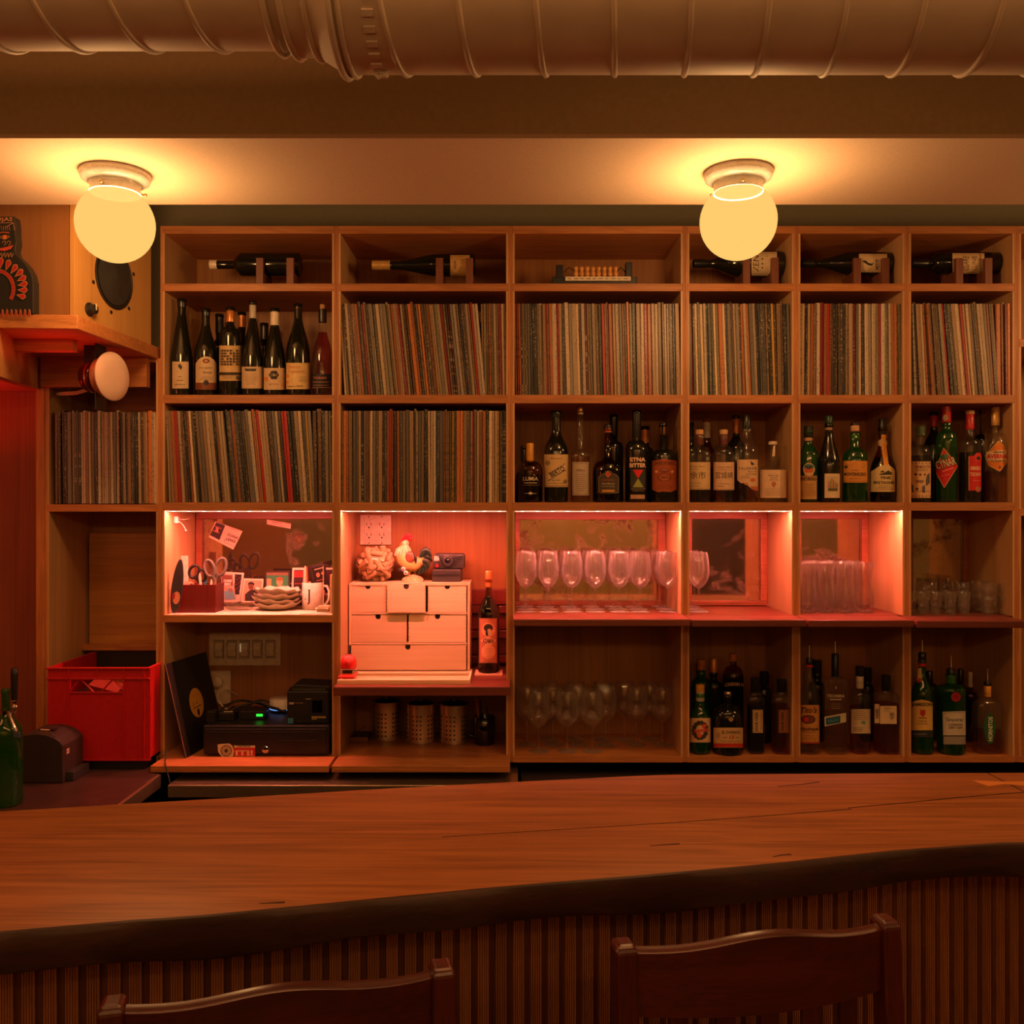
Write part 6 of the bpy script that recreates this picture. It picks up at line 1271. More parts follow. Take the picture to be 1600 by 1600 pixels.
for s in (-1, 1):
    MB().box((s*10-7)*k, (s*10+7)*k, -.0085, -.006, -15*k, 14*k).obj('socket', M_IVORY, t, bevel=.001)
    for w_ in (-1, 1):
        for dx, h_ in ((-3.4, 2.2), (3.4, 2.2)): MB().box((s*10+dx-.45)*k, (s*10+dx+.45)*k, -.0092, -.0085, (w_*8+.8-h_)*k, (w_*8+.8+h_)*k).obj('slot', M_BLACK, t)
        MB().lathe([(.0032, 0), (.0032, .0008)], 10, M=Matrix.Translation((s*10*k, -.0085, (w_*8-4)*k)) @ Matrix.Rotation(PI/2, 4, 'X')).obj('slot', M_BLACK, t)
    for w_ in (-1, 1): MB().lathe([(.0025, 0), (.0025, .001)], 8, M=Matrix.Translation((s*10*k, -.006, w_*20.5*k)) @ Matrix.Rotation(PI/2, 4, 'X')).obj('screw', M_DKGREY, t)
# ================================================================ drawer chest and what stands on it
YC = 3.34; zr = CH-.574+.0005
t = thing('drawer_chest', 'pale birch mini chest with six notched drawers', 'chest of drawers', (-.3665, YC, zr))
hw = .2165; H = .32; kk = YC/F
def cx_(u): return X(u, YC)+.3665
def cz_(v): return Z(v, YC)-zr
MB().box(-hw, hw, 0, .178, H-.010, H).obj('top_panel', M_PALE, t, bevel=.001); MB().box(-hw, hw, 0, .178, 0, .008).obj('bottom_panel', M_PALE, t)
for s in (-1, 1): MB().box(*( (-hw, -hw+.009) if s < 0 else (hw-.009, hw)), 0, .178, .008, H-.010).obj('side_panel', M_PALE, t, bevel=.001)
MB().box(-hw+.009, hw-.009, .170, .178, .008, H-.010).obj('back_panel', M_PALE, t)
for v in (958, 1005.5): MB().box(-hw+.009, hw-.009, 0, .17, cz_(v+1.6), cz_(v-1.6)).obj('divider', M_PALE, t)
for u0, u1, v0, v1, pop in ((545, 604, 913.5, 956, 0), (605, 665.5, 913, 956.5, .012), (668.5, 729, 913.5, 956, 0), (545, 636, 960.5, 1003.5, 0), (638, 729, 960.5, 1003.5, 0), (545, 729, 1008, 1048.5, .002)):
    a, b, c, d = cx_(u0)+.0008, cx_(u1)-.0008, cz_(v1), cz_(v0); m_ = (a+b)/2; nr = .0095
    poly = [(a, c), (b, c), (b, d), (m_+nr, d)]+[(m_+nr*math.cos(q), d-.008-nr*math.sin(q)*.9) for q in [PI*i/8 for i in range(9)]]+[(m_-nr, d), (a, d)]
    dr = MB().prism(poly, .002-pop, .009-pop).obj('drawer', M_PALE, t)
    MB().box(m_-.02, m_+.02, .012-pop, .014-pop, d-.035, d).obj('drawer_inside', col((40, 14, 8)), dr)
    mb = MB()
    for e, s in ((a, 1), (b, -1)):
        for i in range(7): z_ = c+(d-c)*(i+.5)/7; mb.box(min(e, e+s*.003), max(e, e+s*.003), .0016-pop, .002-pop, z_-.0012, z_+.0012)
    o = mb.obj('finger_joints', col((185, 125, 85)), dr); o['kind'] = 'stuff'
t = thing('wooden_tray', 'shallow pale wooden tray in front of the drawer chest', 'tray', (-.3665, 3.225, zr))
MB().box(-.2165, .226, -.11, .110, 0, .005).obj('base', M_PALE, t)
MB().box(-.2165, .226, -.11, -.102, .005, .014).obj('rim', M_PALE, t, bevel=.001); MB().box(-.2165, .226, .02, .028, .005, .014).obj('rim', M_PALE, t, bevel=.001)
MB().box(.218, .226, -.102, .11, .005, .014).obj('rim', M_PALE, t, bevel=.001)
# stapler
t = thing('stapler', 'small bright red stapler on the tray at the left end', 'stapler', (X(544, 3.17), 3.16, zr+.0145))
rp = plain('glossy_red', (.75, .02, .02), .2, coat=.5)
MB().box(-.027, .027, -.028, .060, 0, .010).obj('base', rp, t, bevel=.004)
MB().lathe([(.0245, 0), (.027, .010), (.026, .030), (.020, .042), (.008, .048), (.001, .049)], 20, M=Matrix.Translation((0, .02, .026))).obj('arm', rp, t, smooth=60)
MB().box(-.018, .018, -.006, .05, .010, .028).obj('magazine', M_CHROME, t, bevel=.002)
zt = zr+.3205
# jar of corks
uj, Yj = 587, 3.43; Rj = .0755
t = thing('cork_jar', 'round glass bowl filled with wine corks on the drawer chest', 'jar', (X(uj, Yj), Yj, zt))
prj = [(.045, 0), (.058, .004)]+[(Rj*math.cos(a)*1.0, .062+.062*math.sin(a)) for a in [math.radians(d) for d in range(-60, 55, 10)]]+[(.044, .118), (.047, .126)]
MB().shell(prj, 32).obj('bowl', M_GLASSB, t, smooth=80)
MB().lathe([(.001, .0005), (.045, .0005), (.055, .003), (.001, .0035)], 32).obj('bowl_base', M_GLASSB, t, smooth=60)
rnd = random.Random(8); placed = []
ckm = MB(); ckm.lathe([(.0095, -.022), (.0105, -.020), (.0105, .020), (.0095, .022)], 12); ck_me = ckm.mesh('cork', M_CORK, 50)
n_c = 0
for att in range(9000):
    if n_c >= 92: break
    p = Vector((rnd.uniform(-.06, .06), rnd.uniform(-.06, .06), rnd.uniform(.010, .112)))
    rr = Rj*math.sqrt(max(0, 1-((p.z-.062)/.064)**2)) - .016
    if math.hypot(p.x, p.y) > rr or any((p-q).length < .0195 for q in placed): continue
    placed.append(p); n_c += 1
    o = link('cork', ck_me, None, None, 'cork', 'corks in the glass bowl')
    side = math.hypot(p.x, p.y) > rr*.6
    q = Vector((rnd.uniform(-1, 1), rnd.uniform(-1, 1), rnd.uniform(-.5, .5))).normalized()
    if side:   # lie along the wall
        r_ = Vector((p.x, p.y, 0)).normalized(); q = (q-r_*q.dot(r_)).normalized()
    ho = 'seen end-on' if abs(q.y) > .75 else ('standing upright' if abs(q.z) > .7 else ('tilted' if abs(q.z) > .33 else 'lying flat'))
    hz_ = ['low', 'lower middle', 'upper middle', 'top'][min(3, int((p.z-.01)/.028))]; hx_ = ['far left', 'left', 'centre', 'right', 'far right'][min(4, max(0, int((p.x+.06)/.024)))]; hy_ = 'front' if p.y < -.025 else ('back' if p.y > .025 else 'inner')
    o['label'] = f'wine cork {ho} in the glass bowl, {hz_} {hx_}, {hy_} layer'
    o.location = Vector(t.location)+p; o.rotation_euler = q.to_track_quat('Z', 'Y').to_euler()
# rooster figurine
Yr = 3.43; kr = Yr/F
t = thing('rooster_figurine', 'ceramic rooster with red comb and dark green tail on the drawer chest', 'figurine', (X(645, Yr), Yr, zt))
def rp_(u, v, dy=0): return Vector((X(u, Yr)-t.location.x, dy, max(Z(v, Yr)-zt, 0)))
r_or = plain('rooster_orange', (.85, .50, .16), .4, noise=.3, nscale=220, bump=.4); r_cr = plain('rooster_cream', (.90, .72, .42), .45, noise=.25, nscale=260, bump=.5); r_gr = plain('rooster_tail_green', (.02, .045, .03), .3); r_rd = plain('rooster_red', (.75, .02, .03), .3); r_br = plain('rooster_wing', (.30, .09, .05), .4, noise=.3, nscale=300)
MB().sweep([rp_(633, 850), rp_(631, 856), rp_(629, 864), rp_(632, 873), rp_(640, 880), rp_(648, 882), rp_(655, 877), rp_(660, 870)], [.009, .019, .026, .031, .033, .028, .020, .009], 16).obj('body', r_or, t, smooth=70)
hk = MB(); 
for i in range(14):
    a = 2*PI*i/14; hk.sweep([rp_(633, 851)+Vector((.006*math.cos(a), .006*math.sin(a), 0)), rp_(630.5, 859)+Vector((.022*math.cos(a), .021*math.sin(a), 0)), rp_(629.5, 868)+Vector((.031*math.cos(a), .029*math.sin(a), 0))], [.004, .007, .002], 6)
o = hk.obj('neck_feathers', r_cr, t, smooth=70); o['kind'] = 'stuff'
MB().ball(rp_(633, 849), (.014, .012, .013), 14, 10).obj('head', r_cr, t, smooth=80)
MB().sweep([rp_(628, 849, -.002), rp_(624, 851, -.003)], [.005, .0008], 8).obj('beak', col((225, 150, 60)), t, smooth=60)
mb = MB()
for u, v, r in ((629, 845, 2.6), (632, 841.5, 3.2), (636, 838.5, 4), (640, 838, 4.2), (641, 842, 3.4)): mb.ball(rp_(u, v), (r*kr*1.0, .005, r*kr*1.05), 12, 8)
mb.obj('comb', r_rd, t, smooth=80)
MB().ball(rp_(628, 854.5, -.006), (.005, .004, .010), 10, 8).obj('wattle', r_rd, t, smooth=80)
MB().ball(rp_(631, 848, -.0115), .0018, 8, 6).obj('eye', M_BLACK, t)
w_ = MB().ball(rp_(642, 870, -.030), (.017, .007, .021), 16, 10); w_.obj('wing', r_br, t, smooth=80)
MB().sweep([rp_(647, 863, -.030), rp_(651, 872, -.031), rp_(651, 880, -.027)], [.002, .005, .002], 8).obj('wing_edge', r_gr, t, smooth=70)
for i, pts in enumerate((((657, 872), (660, 861), (667, 857.5), (672, 861)), ((658, 872), (663, 864), (670, 863), (675, 869)), ((658, 874), (665, 869), (671, 871), (675, 878)), ((658, 876), (665, 875), (670, 879), (671, 886)), ((657, 879), (663, 881), (667, 887), (664, 893)), ((655, 882), (660, 886), (661, 893), (656, 897)), ((659, 870), (664, 859), (670, 860), (673, 866)), ((654, 884), (656, 890), (653, 896), (650, 896)))):
    P = [rp_(u, v, (i % 3-1)*.008) for u, v in pts]; MB().sweep(P, [.006, .0085, .008, .002], 8, flat=.7).obj('tail_feather', r_gr, t, smooth=70)
for du in (-3, 5): MB().sweep([rp_(643+du, 884, du*.002), rp_(643+du, 899, du*.002)], [.009, .0035], 8).obj('leg', r_or, t, smooth=60)
MB().lathe([(.042, 0), (.040, .008), (.028, .016), (.012, .022), (.001, .024)], 18, M=Matrix.Translation((.0, 0, 0))).obj('mound', plain('mossy_base', (.42, .36, .17), .7, noise=.4, nscale=150, bump=.8), t, smooth=60)
for u, v in ((631.5, 888.5), (635.5, 894.5)):
    f_ = MB().ball(rp_(u, v, -.026), (.0088, .004, .0088), 12, 8).obj('flower', M_WHITE, t, smooth=80); MB().ball(rp_(u, v, -.030), .003, 8, 6).obj('flower_centre', r_rd, f_)
MB().ball(rp_(625.5, 890, -.018), (.008, .006, .009), 10, 8).obj('berry', M_BLACK, t, smooth=80)
# instant camera
Ym = 3.40; t = thing('instant_camera', 'grey boxy instant camera with red button on the drawer chest', 'camera', (X(701, Ym), Ym, zt))
fm = frontal(t, Ym); km = Ym/F
def c2(u, v): a = fm(u, v, 0); return a[0], max(a[2], 0)
MB().prism([c2(678, 889), c2(677, 869), c2(680, 865.5), c2(723, 865.5), c2(726, 869), c2(724.5, 889)], 0, .075).obj('body', M_DKGREY, t, bevel=.004)
MB().prism([c2(675.5, 914), c2(675.5, 893), c2(678, 889.5), c2(719, 889.5), c2(721, 893), c2(721, 914)], -.014, .07).obj('lower_body', M_DKGREY, t, bevel=.003)
MB().box(*(c2(677, 900)[0], c2(719, 900)[0]), -.0152, -.014, c2(0, 900)[1], c2(0, 896.5)[1]).obj('photo_slot', M_BLACK, t)
for nm, r0, r1, m in (('lens_ring', 10, 7.6, M_BLACK), ('lens_barrel', 7.6, 4.6, M_DKGREY)):
    x, z_ = c2(700, 876); MB().lathe([(r0*km, 0), (r0*km, .008 if nm == 'lens_ring' else .012), (r1*km, .010 if nm == 'lens_ring' else .013), (r1*km*.8, .004)], 28, M=Matrix.Translation((x, 0, z_)) @ Matrix.Rotation(PI/2, 4, 'X')).obj(nm, m, t, smooth=40)
x, z_ = c2(700, 876); MB().ball((x, -.006, z_), (.009, .005, .009), 14, 8).obj('lens', plain('lens_glass', (.01, .01, .015), .03), t, smooth=80)
x, z_ = c2(682.5, 872.5); MB().box(x-.010, x+.010, -.003, 0, z_-.009, z_+.009).obj('flash', plain('flash_panel', (.55, .5, .42), .2), t, bevel=.002)
x, z_ = c2(683, 884); MB().lathe([(.0065, 0), (.0065, .004), (.005, .006)], 18, M=Matrix.Translation((x, 0, z_)) @ Matrix.Rotation(PI/2, 4, 'X')).obj('shutter_button', r_rd, t, smooth=40)
x, z_ = c2(716, 871.5); MB().box(x-.009, x+.009, -.003, 0, z_-.007, z_+.007).obj('viewfinder', M_BLACK, t, bevel=.002)
x, z_ = c2(716, 879); MB().box(x-.006, x+.006, -.002, 0, z_-.002, z_+.002).obj('sensor', M_BLACK, t, bevel=.001)
# dark carved block behind the copper-capped bottle
t = thing('wine_rack_block', 'dark red wooden block rack standing behind the copper-capped bottle', 'rack', (X(765, 3.47), 3.47, zr))
for i in range(3):
    z0 = .015+i*.092
    MB().box(-.068, .068, 0, .05, z0+.030, z0+.085).obj('rail', M_BOX, t, bevel=.002)
    for s in (-1, 1): MB().box(*((-.070, -.035) if s < 0 else (.035, .070)), -.016, -.001, z0, z0+.028).obj('block', M_BOX, t, bevel=.003)
for s in (-1, 1): MB().box(*((-.030, -.012) if s < 0 else (.012, .030)), .004, .05, 0, .27).obj('upright', M_BOX, t, bevel=.002)
# ================================================================ steel utensil holders etc.
zf = CH-.832+.0005
h0 = None
for i, (u, vb, r) in enumerate(((604, 1158, .050), (658, 1162, .053), (710, 1163, .0535))):
    Y = .832*F/(vb-800)+.045; pr = [(r, 0), (r, .137), (r-.0015, .138), (r-.0025, .136), (r-.0025, .004), (.001, .004)]
    t = thing('utensil_holder', 'perforated steel utensil holder, '+['left', 'middle', 'right'][i]+' one of three under the red board', 'utensil holder', (X(u, Y), Y, zf), group='perforated steel utensil holders')
    MB().lathe(pr, 32).obj('cylinder', M_STEEL, t, smooth=40)
    mb = MB()
    for g in range(5):
        for cc in range(3):
            a = math.radians(-90+(g-2)*62+(cc-1)*15.5-12)
            for rr in range(6):
                M = Matrix.Rotation(a, 4, 'Z') @ Matrix.Translation((r, 0, .018+rr*.0158)) @ Matrix.Rotation(PI/2, 4, 'Y')
                mb.lathe([(.0034, -.0005), (.0034, .0004)], 8, M=M)
    o = mb.obj('holes', M_BLACK, t); o['kind'] = 'stuff'
    MB().lathe([(r-.006, .128), (r-.012, .140), (.02, .146), (.001, .147)], 24).obj('contents_lid', M_BLACK, t, smooth=50)
    MB().box(-.006, .006, -.014, -.010, .140, .158).obj('tag', M_STEELDK, t)
t = thing('black_mug', 'glossy black mug holding pens, right of the steel holders', 'mug', (X(757, 3.36), 3.355, zf))
MB().lathe([(.034, 0), (.037, .004), (.039, .05), (.038, .098), (.036, .100), (.034, .097), (.034, .006), (.001, .006)], 28).obj('cup', plain('black_glaze', (.008, .007, .007), .08, coat=.6), t, smooth=50)
MB().sweep([(-.036, 0, .080), (-.058, 0, .078), (-.066, 0, .055), (-.056, 0, .030), (-.036, 0, .026)], .005, 8).obj('handle', bpy.data.materials['black_glaze'], t, smooth=60)
for i, (dx, dy, c, h_) in enumerate(((-.02, 0, (150, 80, 55), .16), (-.01, .012, (40, 30, 28), .15), (.006, -.01, (60, 45, 35), .14))):
    MB().sweep([(t.location.x+dx*.5, t.location.y+dy, zf+.008), (t.location.x+dx*1.5, t.location.y+dy*1.4, zf+h_)], .0036, 6).obj('pen', col(c, .35), None, smooth=60, label=['reddish pen leaning in the black mug', 'black pen in the black mug', 'short dark brown pen in the black mug'][i], cat='pen')
t = thing('small_box', 'small flat dark box with a tan front at the left of the low bay', 'box', (X(561, 3.38), 3.38, zf))
MB().box(-.033, .033, 0, .09, 0, .018).obj('box_body', M_BLACK, t, bevel=.001); MB().box(-.033, .033, -.0015, 0, .001, .017).obj('front_strip', col((120, 75, 35)), t)
MB().sweep([(-.03, .03, .019), (.015, .05, .045)], .0015, 5).obj('wire', M_CHROME, t)
# ================================================================ clutter of the first lit bay
zA = CH-.353+.0004
def fr_(u, v, Y, z0=None): p = px(u, v, Y); return p
M_PAPER = plain('white_paint_paper', (.80, .68, .55), .6)
S['1'].location  # shelf board of this bay carries a pale paper liner
MB().box(X(259.5), X(519), 3.205, 3.50, zA-.0003, zA+.0006).obj('shelf_liner', M_PAPER, None, label='pale liner covering the lit shelf under the mug and plates', cat='liner')
zA += .0008
t = thing('pen_box', 'dark red wooden box full of scissors and pens', 'box', (-1.1065, 3.262, zA))
for b in ((-.0715, .0715, 0, .006, 0, .098), (-.0715, .0715, .090, .096, 0, .098), (-.0715, -.0655, .006, .09, 0, .098), (.0655, .0715, .006, .09, 0, .098)): MB().box(*b).obj('side_panel', M_BOX, t, bevel=.001)
MB().box(-.0655, .0655, .006, .09, 0, .006).obj('bottom', M_BOX, t)
def scissors(lb, c, loops, piv, m):
    """loops: two (u, v, ru, rv, tilt) handle rings in photo pixels; blades run down into the box"""
    Y = 3.305; t = thing('scissors', lb, 'scissors', px(piv[0], piv[1], Y)); k = Y/F; o = Vector(t.location)
    for j, (u, v, ru, rv, ti) in enumerate(loops):
        y = (-.003, .003)[j]; pts = []
        for i in range(24):
            a = 2*PI*i/24; a0, b0 = ru*math.cos(a), rv*math.sin(a); ti_ = math.radians(ti)
            pts.append(px(u+a0*math.cos(ti_)-b0*math.sin(ti_), v+a0*math.sin(ti_)+b0*math.cos(ti_), Y)-o+Vector((0, y, 0)))
        MB().sweep(pts, .0054, 8, closed=True).obj('handle', m, t, smooth=70)
        d = Vector((piv[0]-u, piv[1]-v)); d.normalize(); st = px(u+d.x*rv*.9, v+d.y*rv*.9, Y)-o+Vector((0, y, 0))
        MB().sweep([st, Vector((0, y, 0))], [.0065, .0045], 8).obj('shank', m, t, smooth=70)
        MB().sweep([Vector((0, y, .002)), Vector(((.010, -.010)[j], y, -.055))], [.005, .0008], 6, flat=1).obj('blade', M_STEEL, t, smooth=40)
    MB().ball((0, -.006, 0), .003, 8, 6).obj('pivot', M_CHROME, t)
M_SG = plain('grey_grip', (.12, .105, .09), .45)
scissors('black-handled scissors at the left of the red wooden box', 0, ((304, 893, 7.5, 10, 25), (315, 899, 5.5, 9, -10)), (312, 912), M_BLACK)
scissors('large grey-handled scissors standing in the red wooden box', 0, ((328, 888, 7.5, 13, -14), (345, 886, 7.5, 14, 16)), (336, 907), M_SG)
for i, (u, v0, u2, dy, c, r, lb) in enumerate(((312, 895, 316, 0, (235, 215, 195), .0045, 'white marker leaning in the red wooden box'), (320, 897, 319, .01, (40, 130, 160), .0045, 'blue marker in the red wooden box'), (331, 905, 328, -.006, (240, 220, 190), .0042, 'white pen in front of the grey scissors'))):
    a = px(u2, 935, 3.30); b = px(u, v0, 3.30)
    MB().sweep([a+Vector((0, dy, 0)), b+Vector((0, dy, -.012)), b+Vector((0, dy, 0))], [r, r, r*.4], 10).obj('marker', col(c, .35), None, smooth=60, label=lb, cat='pen')
mb = MB(); rnd = random.Random(3)
for i in range(9):
    c0 = px(283+rnd.uniform(0, 20), 911+rnd.uniform(-2, 2), 3.29+rnd.uniform(-.01, .02)); r = .008
    mb.sweep([c0+Vector((r*math.cos(a), r*.5*math.sin(a), r*.5*math.sin(a+i))) for a in [2*PI*k/10 for k in range(10)]], .0011, 5, closed=True)
mb.obj('rubber_bands', col((235, 190, 160)), None, kind='stuff', label='tangle of pale rubber bands heaped in the red wooden box', cat='rubber bands')
MB().box(-1.1065-.06, -1.1065-.015, 3.272, 3.34, zA+.0065, zA+.090).obj('card_pack', col((200, 150, 110)), None, label='tan card pack under the rubber bands in the box', cat='box')
# dark oval and card at the left wall
t = thing('picture_card', 'white card standing at the far left of the lit bay', 'card', px(279, 960, 3.36)); t.location.z = zA
kx = 3.36/F; MB().box(-16*kx, 15*kx, 0, .003, 0, .195).obj('card', M_PAPER, t)
t = thing('oval_board', 'dark oval board leaning at the far left of the lit bay', 'board', (X(279, 3.24), 3.23, zA))
o = MB(); pl = []
for i in range(28):
    a = 2*PI*i/28; zz = .095+.094*math.sin(a); pl.append((.019*math.cos(a)*(1-.15*math.sin(a)), zz))
Mo = Matrix.Translation((-.012, .0, .001)) @ Matrix.Rotation(.12, 4, 'Y') @ Matrix.Rotation(.15, 4, 'Z')
o.prism(pl, -.003, .003, Mo); o.obj('board', M_DKGREY, t, bevel=.001)
art(t, [('c', .002, .055, .012, (215, 140, 105), .022, 'emblem'), ('c', -.008, .06, .005, (150, 40, 30), .012, 'emblem')], lambda a, b, off: tuple(Mo @ Vector((a, -.003-off, b))), base=.0005)
# LED connector
t = thing('led_connector', 'white LED strip connector with loose wires, top left of the lit bay', 'connector', px(273, 812, 3.30))
MB().box(-.016, .014, -.008, .008, -.012, .012).obj('case', plain('translucent_white', (.85, .75, .65), .3), t, bevel=.002)
MB().sweep([(.012, 0, .004), (.030, .01, .0), (.045, .02, .004)], .0013, 6).obj('wire', M_WHITE, t, smooth=60); MB().sweep([(.012, 0, -.004), (.028, .004, -.018), (.036, .008, -.036)], .0013, 6).obj('wire', M_WHITE, t, smooth=60)
MB().cbox(.036, .008, -.038, .008, .004, .004).obj('plug', M_WHITE, t); MB().box(-.018, -.015, -.006, .006, -.02, .045).obj('lead', M_WHITE, t)
# cards on the mirror
def card(name, lb, pts, items, Y=3.517, c=(232, 190, 165), cat='card', th=.0008):
    cu = sum(p[0] for p in pts)/len(pts); cv = sum(p[1] for p in pts)/len(pts)
    t = thing(name, lb, cat, px(cu, cv, Y)); fm = frontal(t, Y); P = [fm(u, v, 0) for u, v in pts]
    MB().prism([(p[0], p[2]) for p in P], -th, 0).obj('sheet', col(c), t)
    art(t, items, lambda u, v, off: (fm(u, v, 0)[0], -th-off, fm(u, v, 0)[2]), base=.0003, name='picture')
    return t
A1 = -20
card('flyer', 'tilted event card with dark portrait picture stuck on the mirror', [(336.6, 814.5), (379, 830), (364.6, 859), (326, 839)],
     [('p', [(338, 816), (352, 821), (343, 844), (328, 836)], (45, 25, 22), 'picture'), ('l', [(336, 822), (346, 826)], 1.2, (190, 110, 90)), ('l', [(333, 829), (343, 833)], 1.2, (190, 110, 90)), ('p', [(338, 823), (342, 824), (341, 832), (336, 831)], (200, 120, 100), 'picture'),
      ('t', 'DONNA', 364, 838, 17, 4.6, (60, 25, 20), {'rot': A1, 'b': .03}), ('t', 'LEAKE', 361, 844, 15.5, 4.6, (60, 25, 20), {'rot': A1, 'b': .03}), ('l', [(358, 824), (373, 830)], .6, (150, 80, 60)), ('l', [(351, 847), (365, 853)], .5, (150, 80, 60)), ('l', [(352, 843), (350, 846)], .8, (60, 25, 20))])
card('ticket', 'narrow pale ticket stuck at the top of the mirror', [(417, 811.5), (454.7, 818), (454, 826.5), (417, 819)], [('l', [(425, 815.5), (440, 818)], .7, (150, 90, 70)), ('l', [(424, 818), (446, 822.5)], .5, (150, 90, 70))])
def polaroid(lb, pts, items, Y, c=(238, 215, 195)): return card('photo_print', lb, pts, items, Y, c, 'photo', .0012)
polaroid('white-edged photo print with dark speckled picture, behind the glass dish', [(347, 893), (381.5, 895), (375, 942), (344, 940)],
         [('p', [(367, 897), (378, 897.5), (374, 929), (366, 929)], (40, 18, 18), 'picture')]+[('c', 369+(i*37 % 8), 900+i*2.6, .6, (190, 110, 90), 'picture') for i in range(10)], 3.47)
polaroid('comic-style card leaning against the red wooden box', [(345, 896), (364, 897), (368.5, 937), (349, 939)],
         [('p', [(346, 898), (363, 899), (364, 915), (348, 915)], (110, 60, 50), 'picture'), ('t', 'CHRIS', 356, 907.5, 13, 4, (245, 225, 205), {'b': .05}), ('t', 'ISSO', 356, 912.5, 10, 4, (245, 225, 205), {'b': .05}), ('p', [(350, 924), (357, 918), (365, 922), (367.5, 936), (352, 937)], (110, 150, 165), 'picture'), ('c', 352, 920, 3.4, (200, 130, 100), 'picture'), ('c', 361, 922, 3, (150, 90, 70), 'picture')], 3.40, (190, 150, 130))
polaroid('instant photo of a person with dark hair in a dark top', [(381, 903.6), (412, 904.5), (409, 942), (376, 941)],
         [('p', [(383, 906.5), (409.5, 907), (406.5, 939), (379, 938.5)], (205, 160, 135), 'picture'), ('p', [(383, 939), (383, 929), (388, 924), (393, 921), (398, 922), (404, 927), (406, 939)], (38, 26, 24), 'picture'), ('c', 392.5, 916.5, 4.2, (120, 70, 50), 5.4, 'picture'), ('p', [(387.5, 915), (388, 910.5), (393, 908.8), (397.5, 911), (397.6, 915), (394, 912.6), (390, 912.8)], (25, 16, 14), 'picture'), ('l', [(390, 917), (395, 917)], .5, (30, 20, 18))], 3.455)
t = polaroid('dark-framed green photo of a smiling person behind the plates', [(414, 891.5), (453, 891.5), (453, 925), (414, 925)],
         [('r', 416.5, 894.5, 450.5, 925, (45, 125, 85), 'picture'), ('r', 416.5, 894.5, 450.5, 899, (120, 90, 70), 'picture'), ('c', 437, 909, 5, (225, 155, 115), 6.4, 'picture'), ('c', 437, 904.5, 5.4, (150, 90, 50), 3, 'picture'), ('p', [(428, 925), (430, 917), (437, 914.5), (445, 915), (448, 925)], (205, 140, 110), 'picture'), ('r', 417, 904, 424, 917, (190, 150, 110), 'picture')], 3.46, (45, 20, 14))
polaroid('white-edged photo print with red and dark picture, left of the mug', [(457, 887), (477, 887), (475, 931), (455, 930)], [('p', [(459.5, 890.5), (474.5, 890.5), (473, 924), (458.5, 924)], (50, 15, 15), 'picture'), ('p', [(460, 892), (474, 892), (473.5, 902), (459.5, 902)], (190, 45, 40), 'picture'), ('l', [(460, 912), (473, 912)], 1, (180, 60, 50))], 3.465)
polaroid('white-edged photo print at the right end of the lit bay', [(505, 887), (520, 887), (520, 930), (505, 930)], [('r', 508, 890, 520, 926, (60, 12, 14), 'picture')], 3.45)
# glass dish with coins
t = thing('glass_dish', 'ribbed glass dish of small odds and ends beside the plates', 'dish', (X(375, 3.35), 3.345, zA))
vs = []; mb = MB(); prd = [(.030, .001), (.045, .006), (.056, .018), (.0575, .026)]
mb.shell(prd+[(.0555, .0255), (.053, .018), (.043, .009), (.001, .005)], 48); mb.obj('dish', M_GLASSB, t, smooth=60)
for i in range(14):
    rnd = random.Random(i+40); a = rnd.uniform(0, 2*PI); r = rnd.uniform(0, .036)
    o = MB().lathe([(.0085, 0), (.009, .0006), (.009, .0016), (.0085, .002)], 14).obj('coin', M_BRASS if i % 2 else M_CHROME, None, smooth=40, label='%s coin %s in the glass dish' % (('silver', 'brass')[i % 2], ['at the bottom', 'second from the bottom', 'third up', 'fourth up', 'fifth up', 'sixth up', 'seventh up', 'eighth up', 'ninth up', 'tenth up', 'fourth from top', 'third from top', 'second from top', 'on top'][i]), cat='coin', group='coins in the glass dish')
    o.location = (t.location.x+r*math.cos(a), t.location.y+r*math.sin(a), zA+.012+i*.0013); o.rotation_euler = (rnd.uniform(-.3, .3), rnd.uniform(-.3, .3), 0)
# scalloped dishes
sc_me = None; xd, yd = X(433, 3.375), 3.375
def scal():
    n = 64; mb = MB(); rings = [(.028, 0, 0), (.036, .001, 0), (.060, .008, .3), (.078, .017, .8), (.084, .024, 1)]; vs = []
    lo = []
    for off in (0, .0028):
        for r, z_, w_ in (rings if off == 0 else rings[::-1]):
            for i in range(n):
                a = 2*PI*i/n; rr = r*(1+.035*w_*math.cos(9*a)); vs.append((rr*math.cos(a), rr*math.sin(a)*.98, z_+off+.0035*w_*math.cos(9*a)+.003*w_*math.cos(2*a)))
    m = len(rings)*2
    fs = [(j*n+i, j*n+(i+1) % n, (j+1)*n+(i+1) % n, (j+1)*n+i) for j in range(m-1) for i in range(n)]
    fs += [tuple(range(n))[::-1], tuple((m-1)*n+i for i in range(n))]
    return mb.add(vs, fs).mesh('scalloped_dish', plain('cream_ceramic', (.84, .72, .60), .3), 60)
sc_me = scal()
for i in range(4):
    o = link('scalloped_dish', sc_me, None, ['bottom', 'second', 'third', 'topmost'][i]+' cream scalloped dish in the stack of four', 'dish', 'stack of scalloped dishes')
    o.location = (xd+(0, -.004, .002, .001)[i], yd, zA+i*.0165); o.rotation_euler = ((0, .02, -.02, .03)[i], (0, .03, -.02, .02)[i], i*.5)
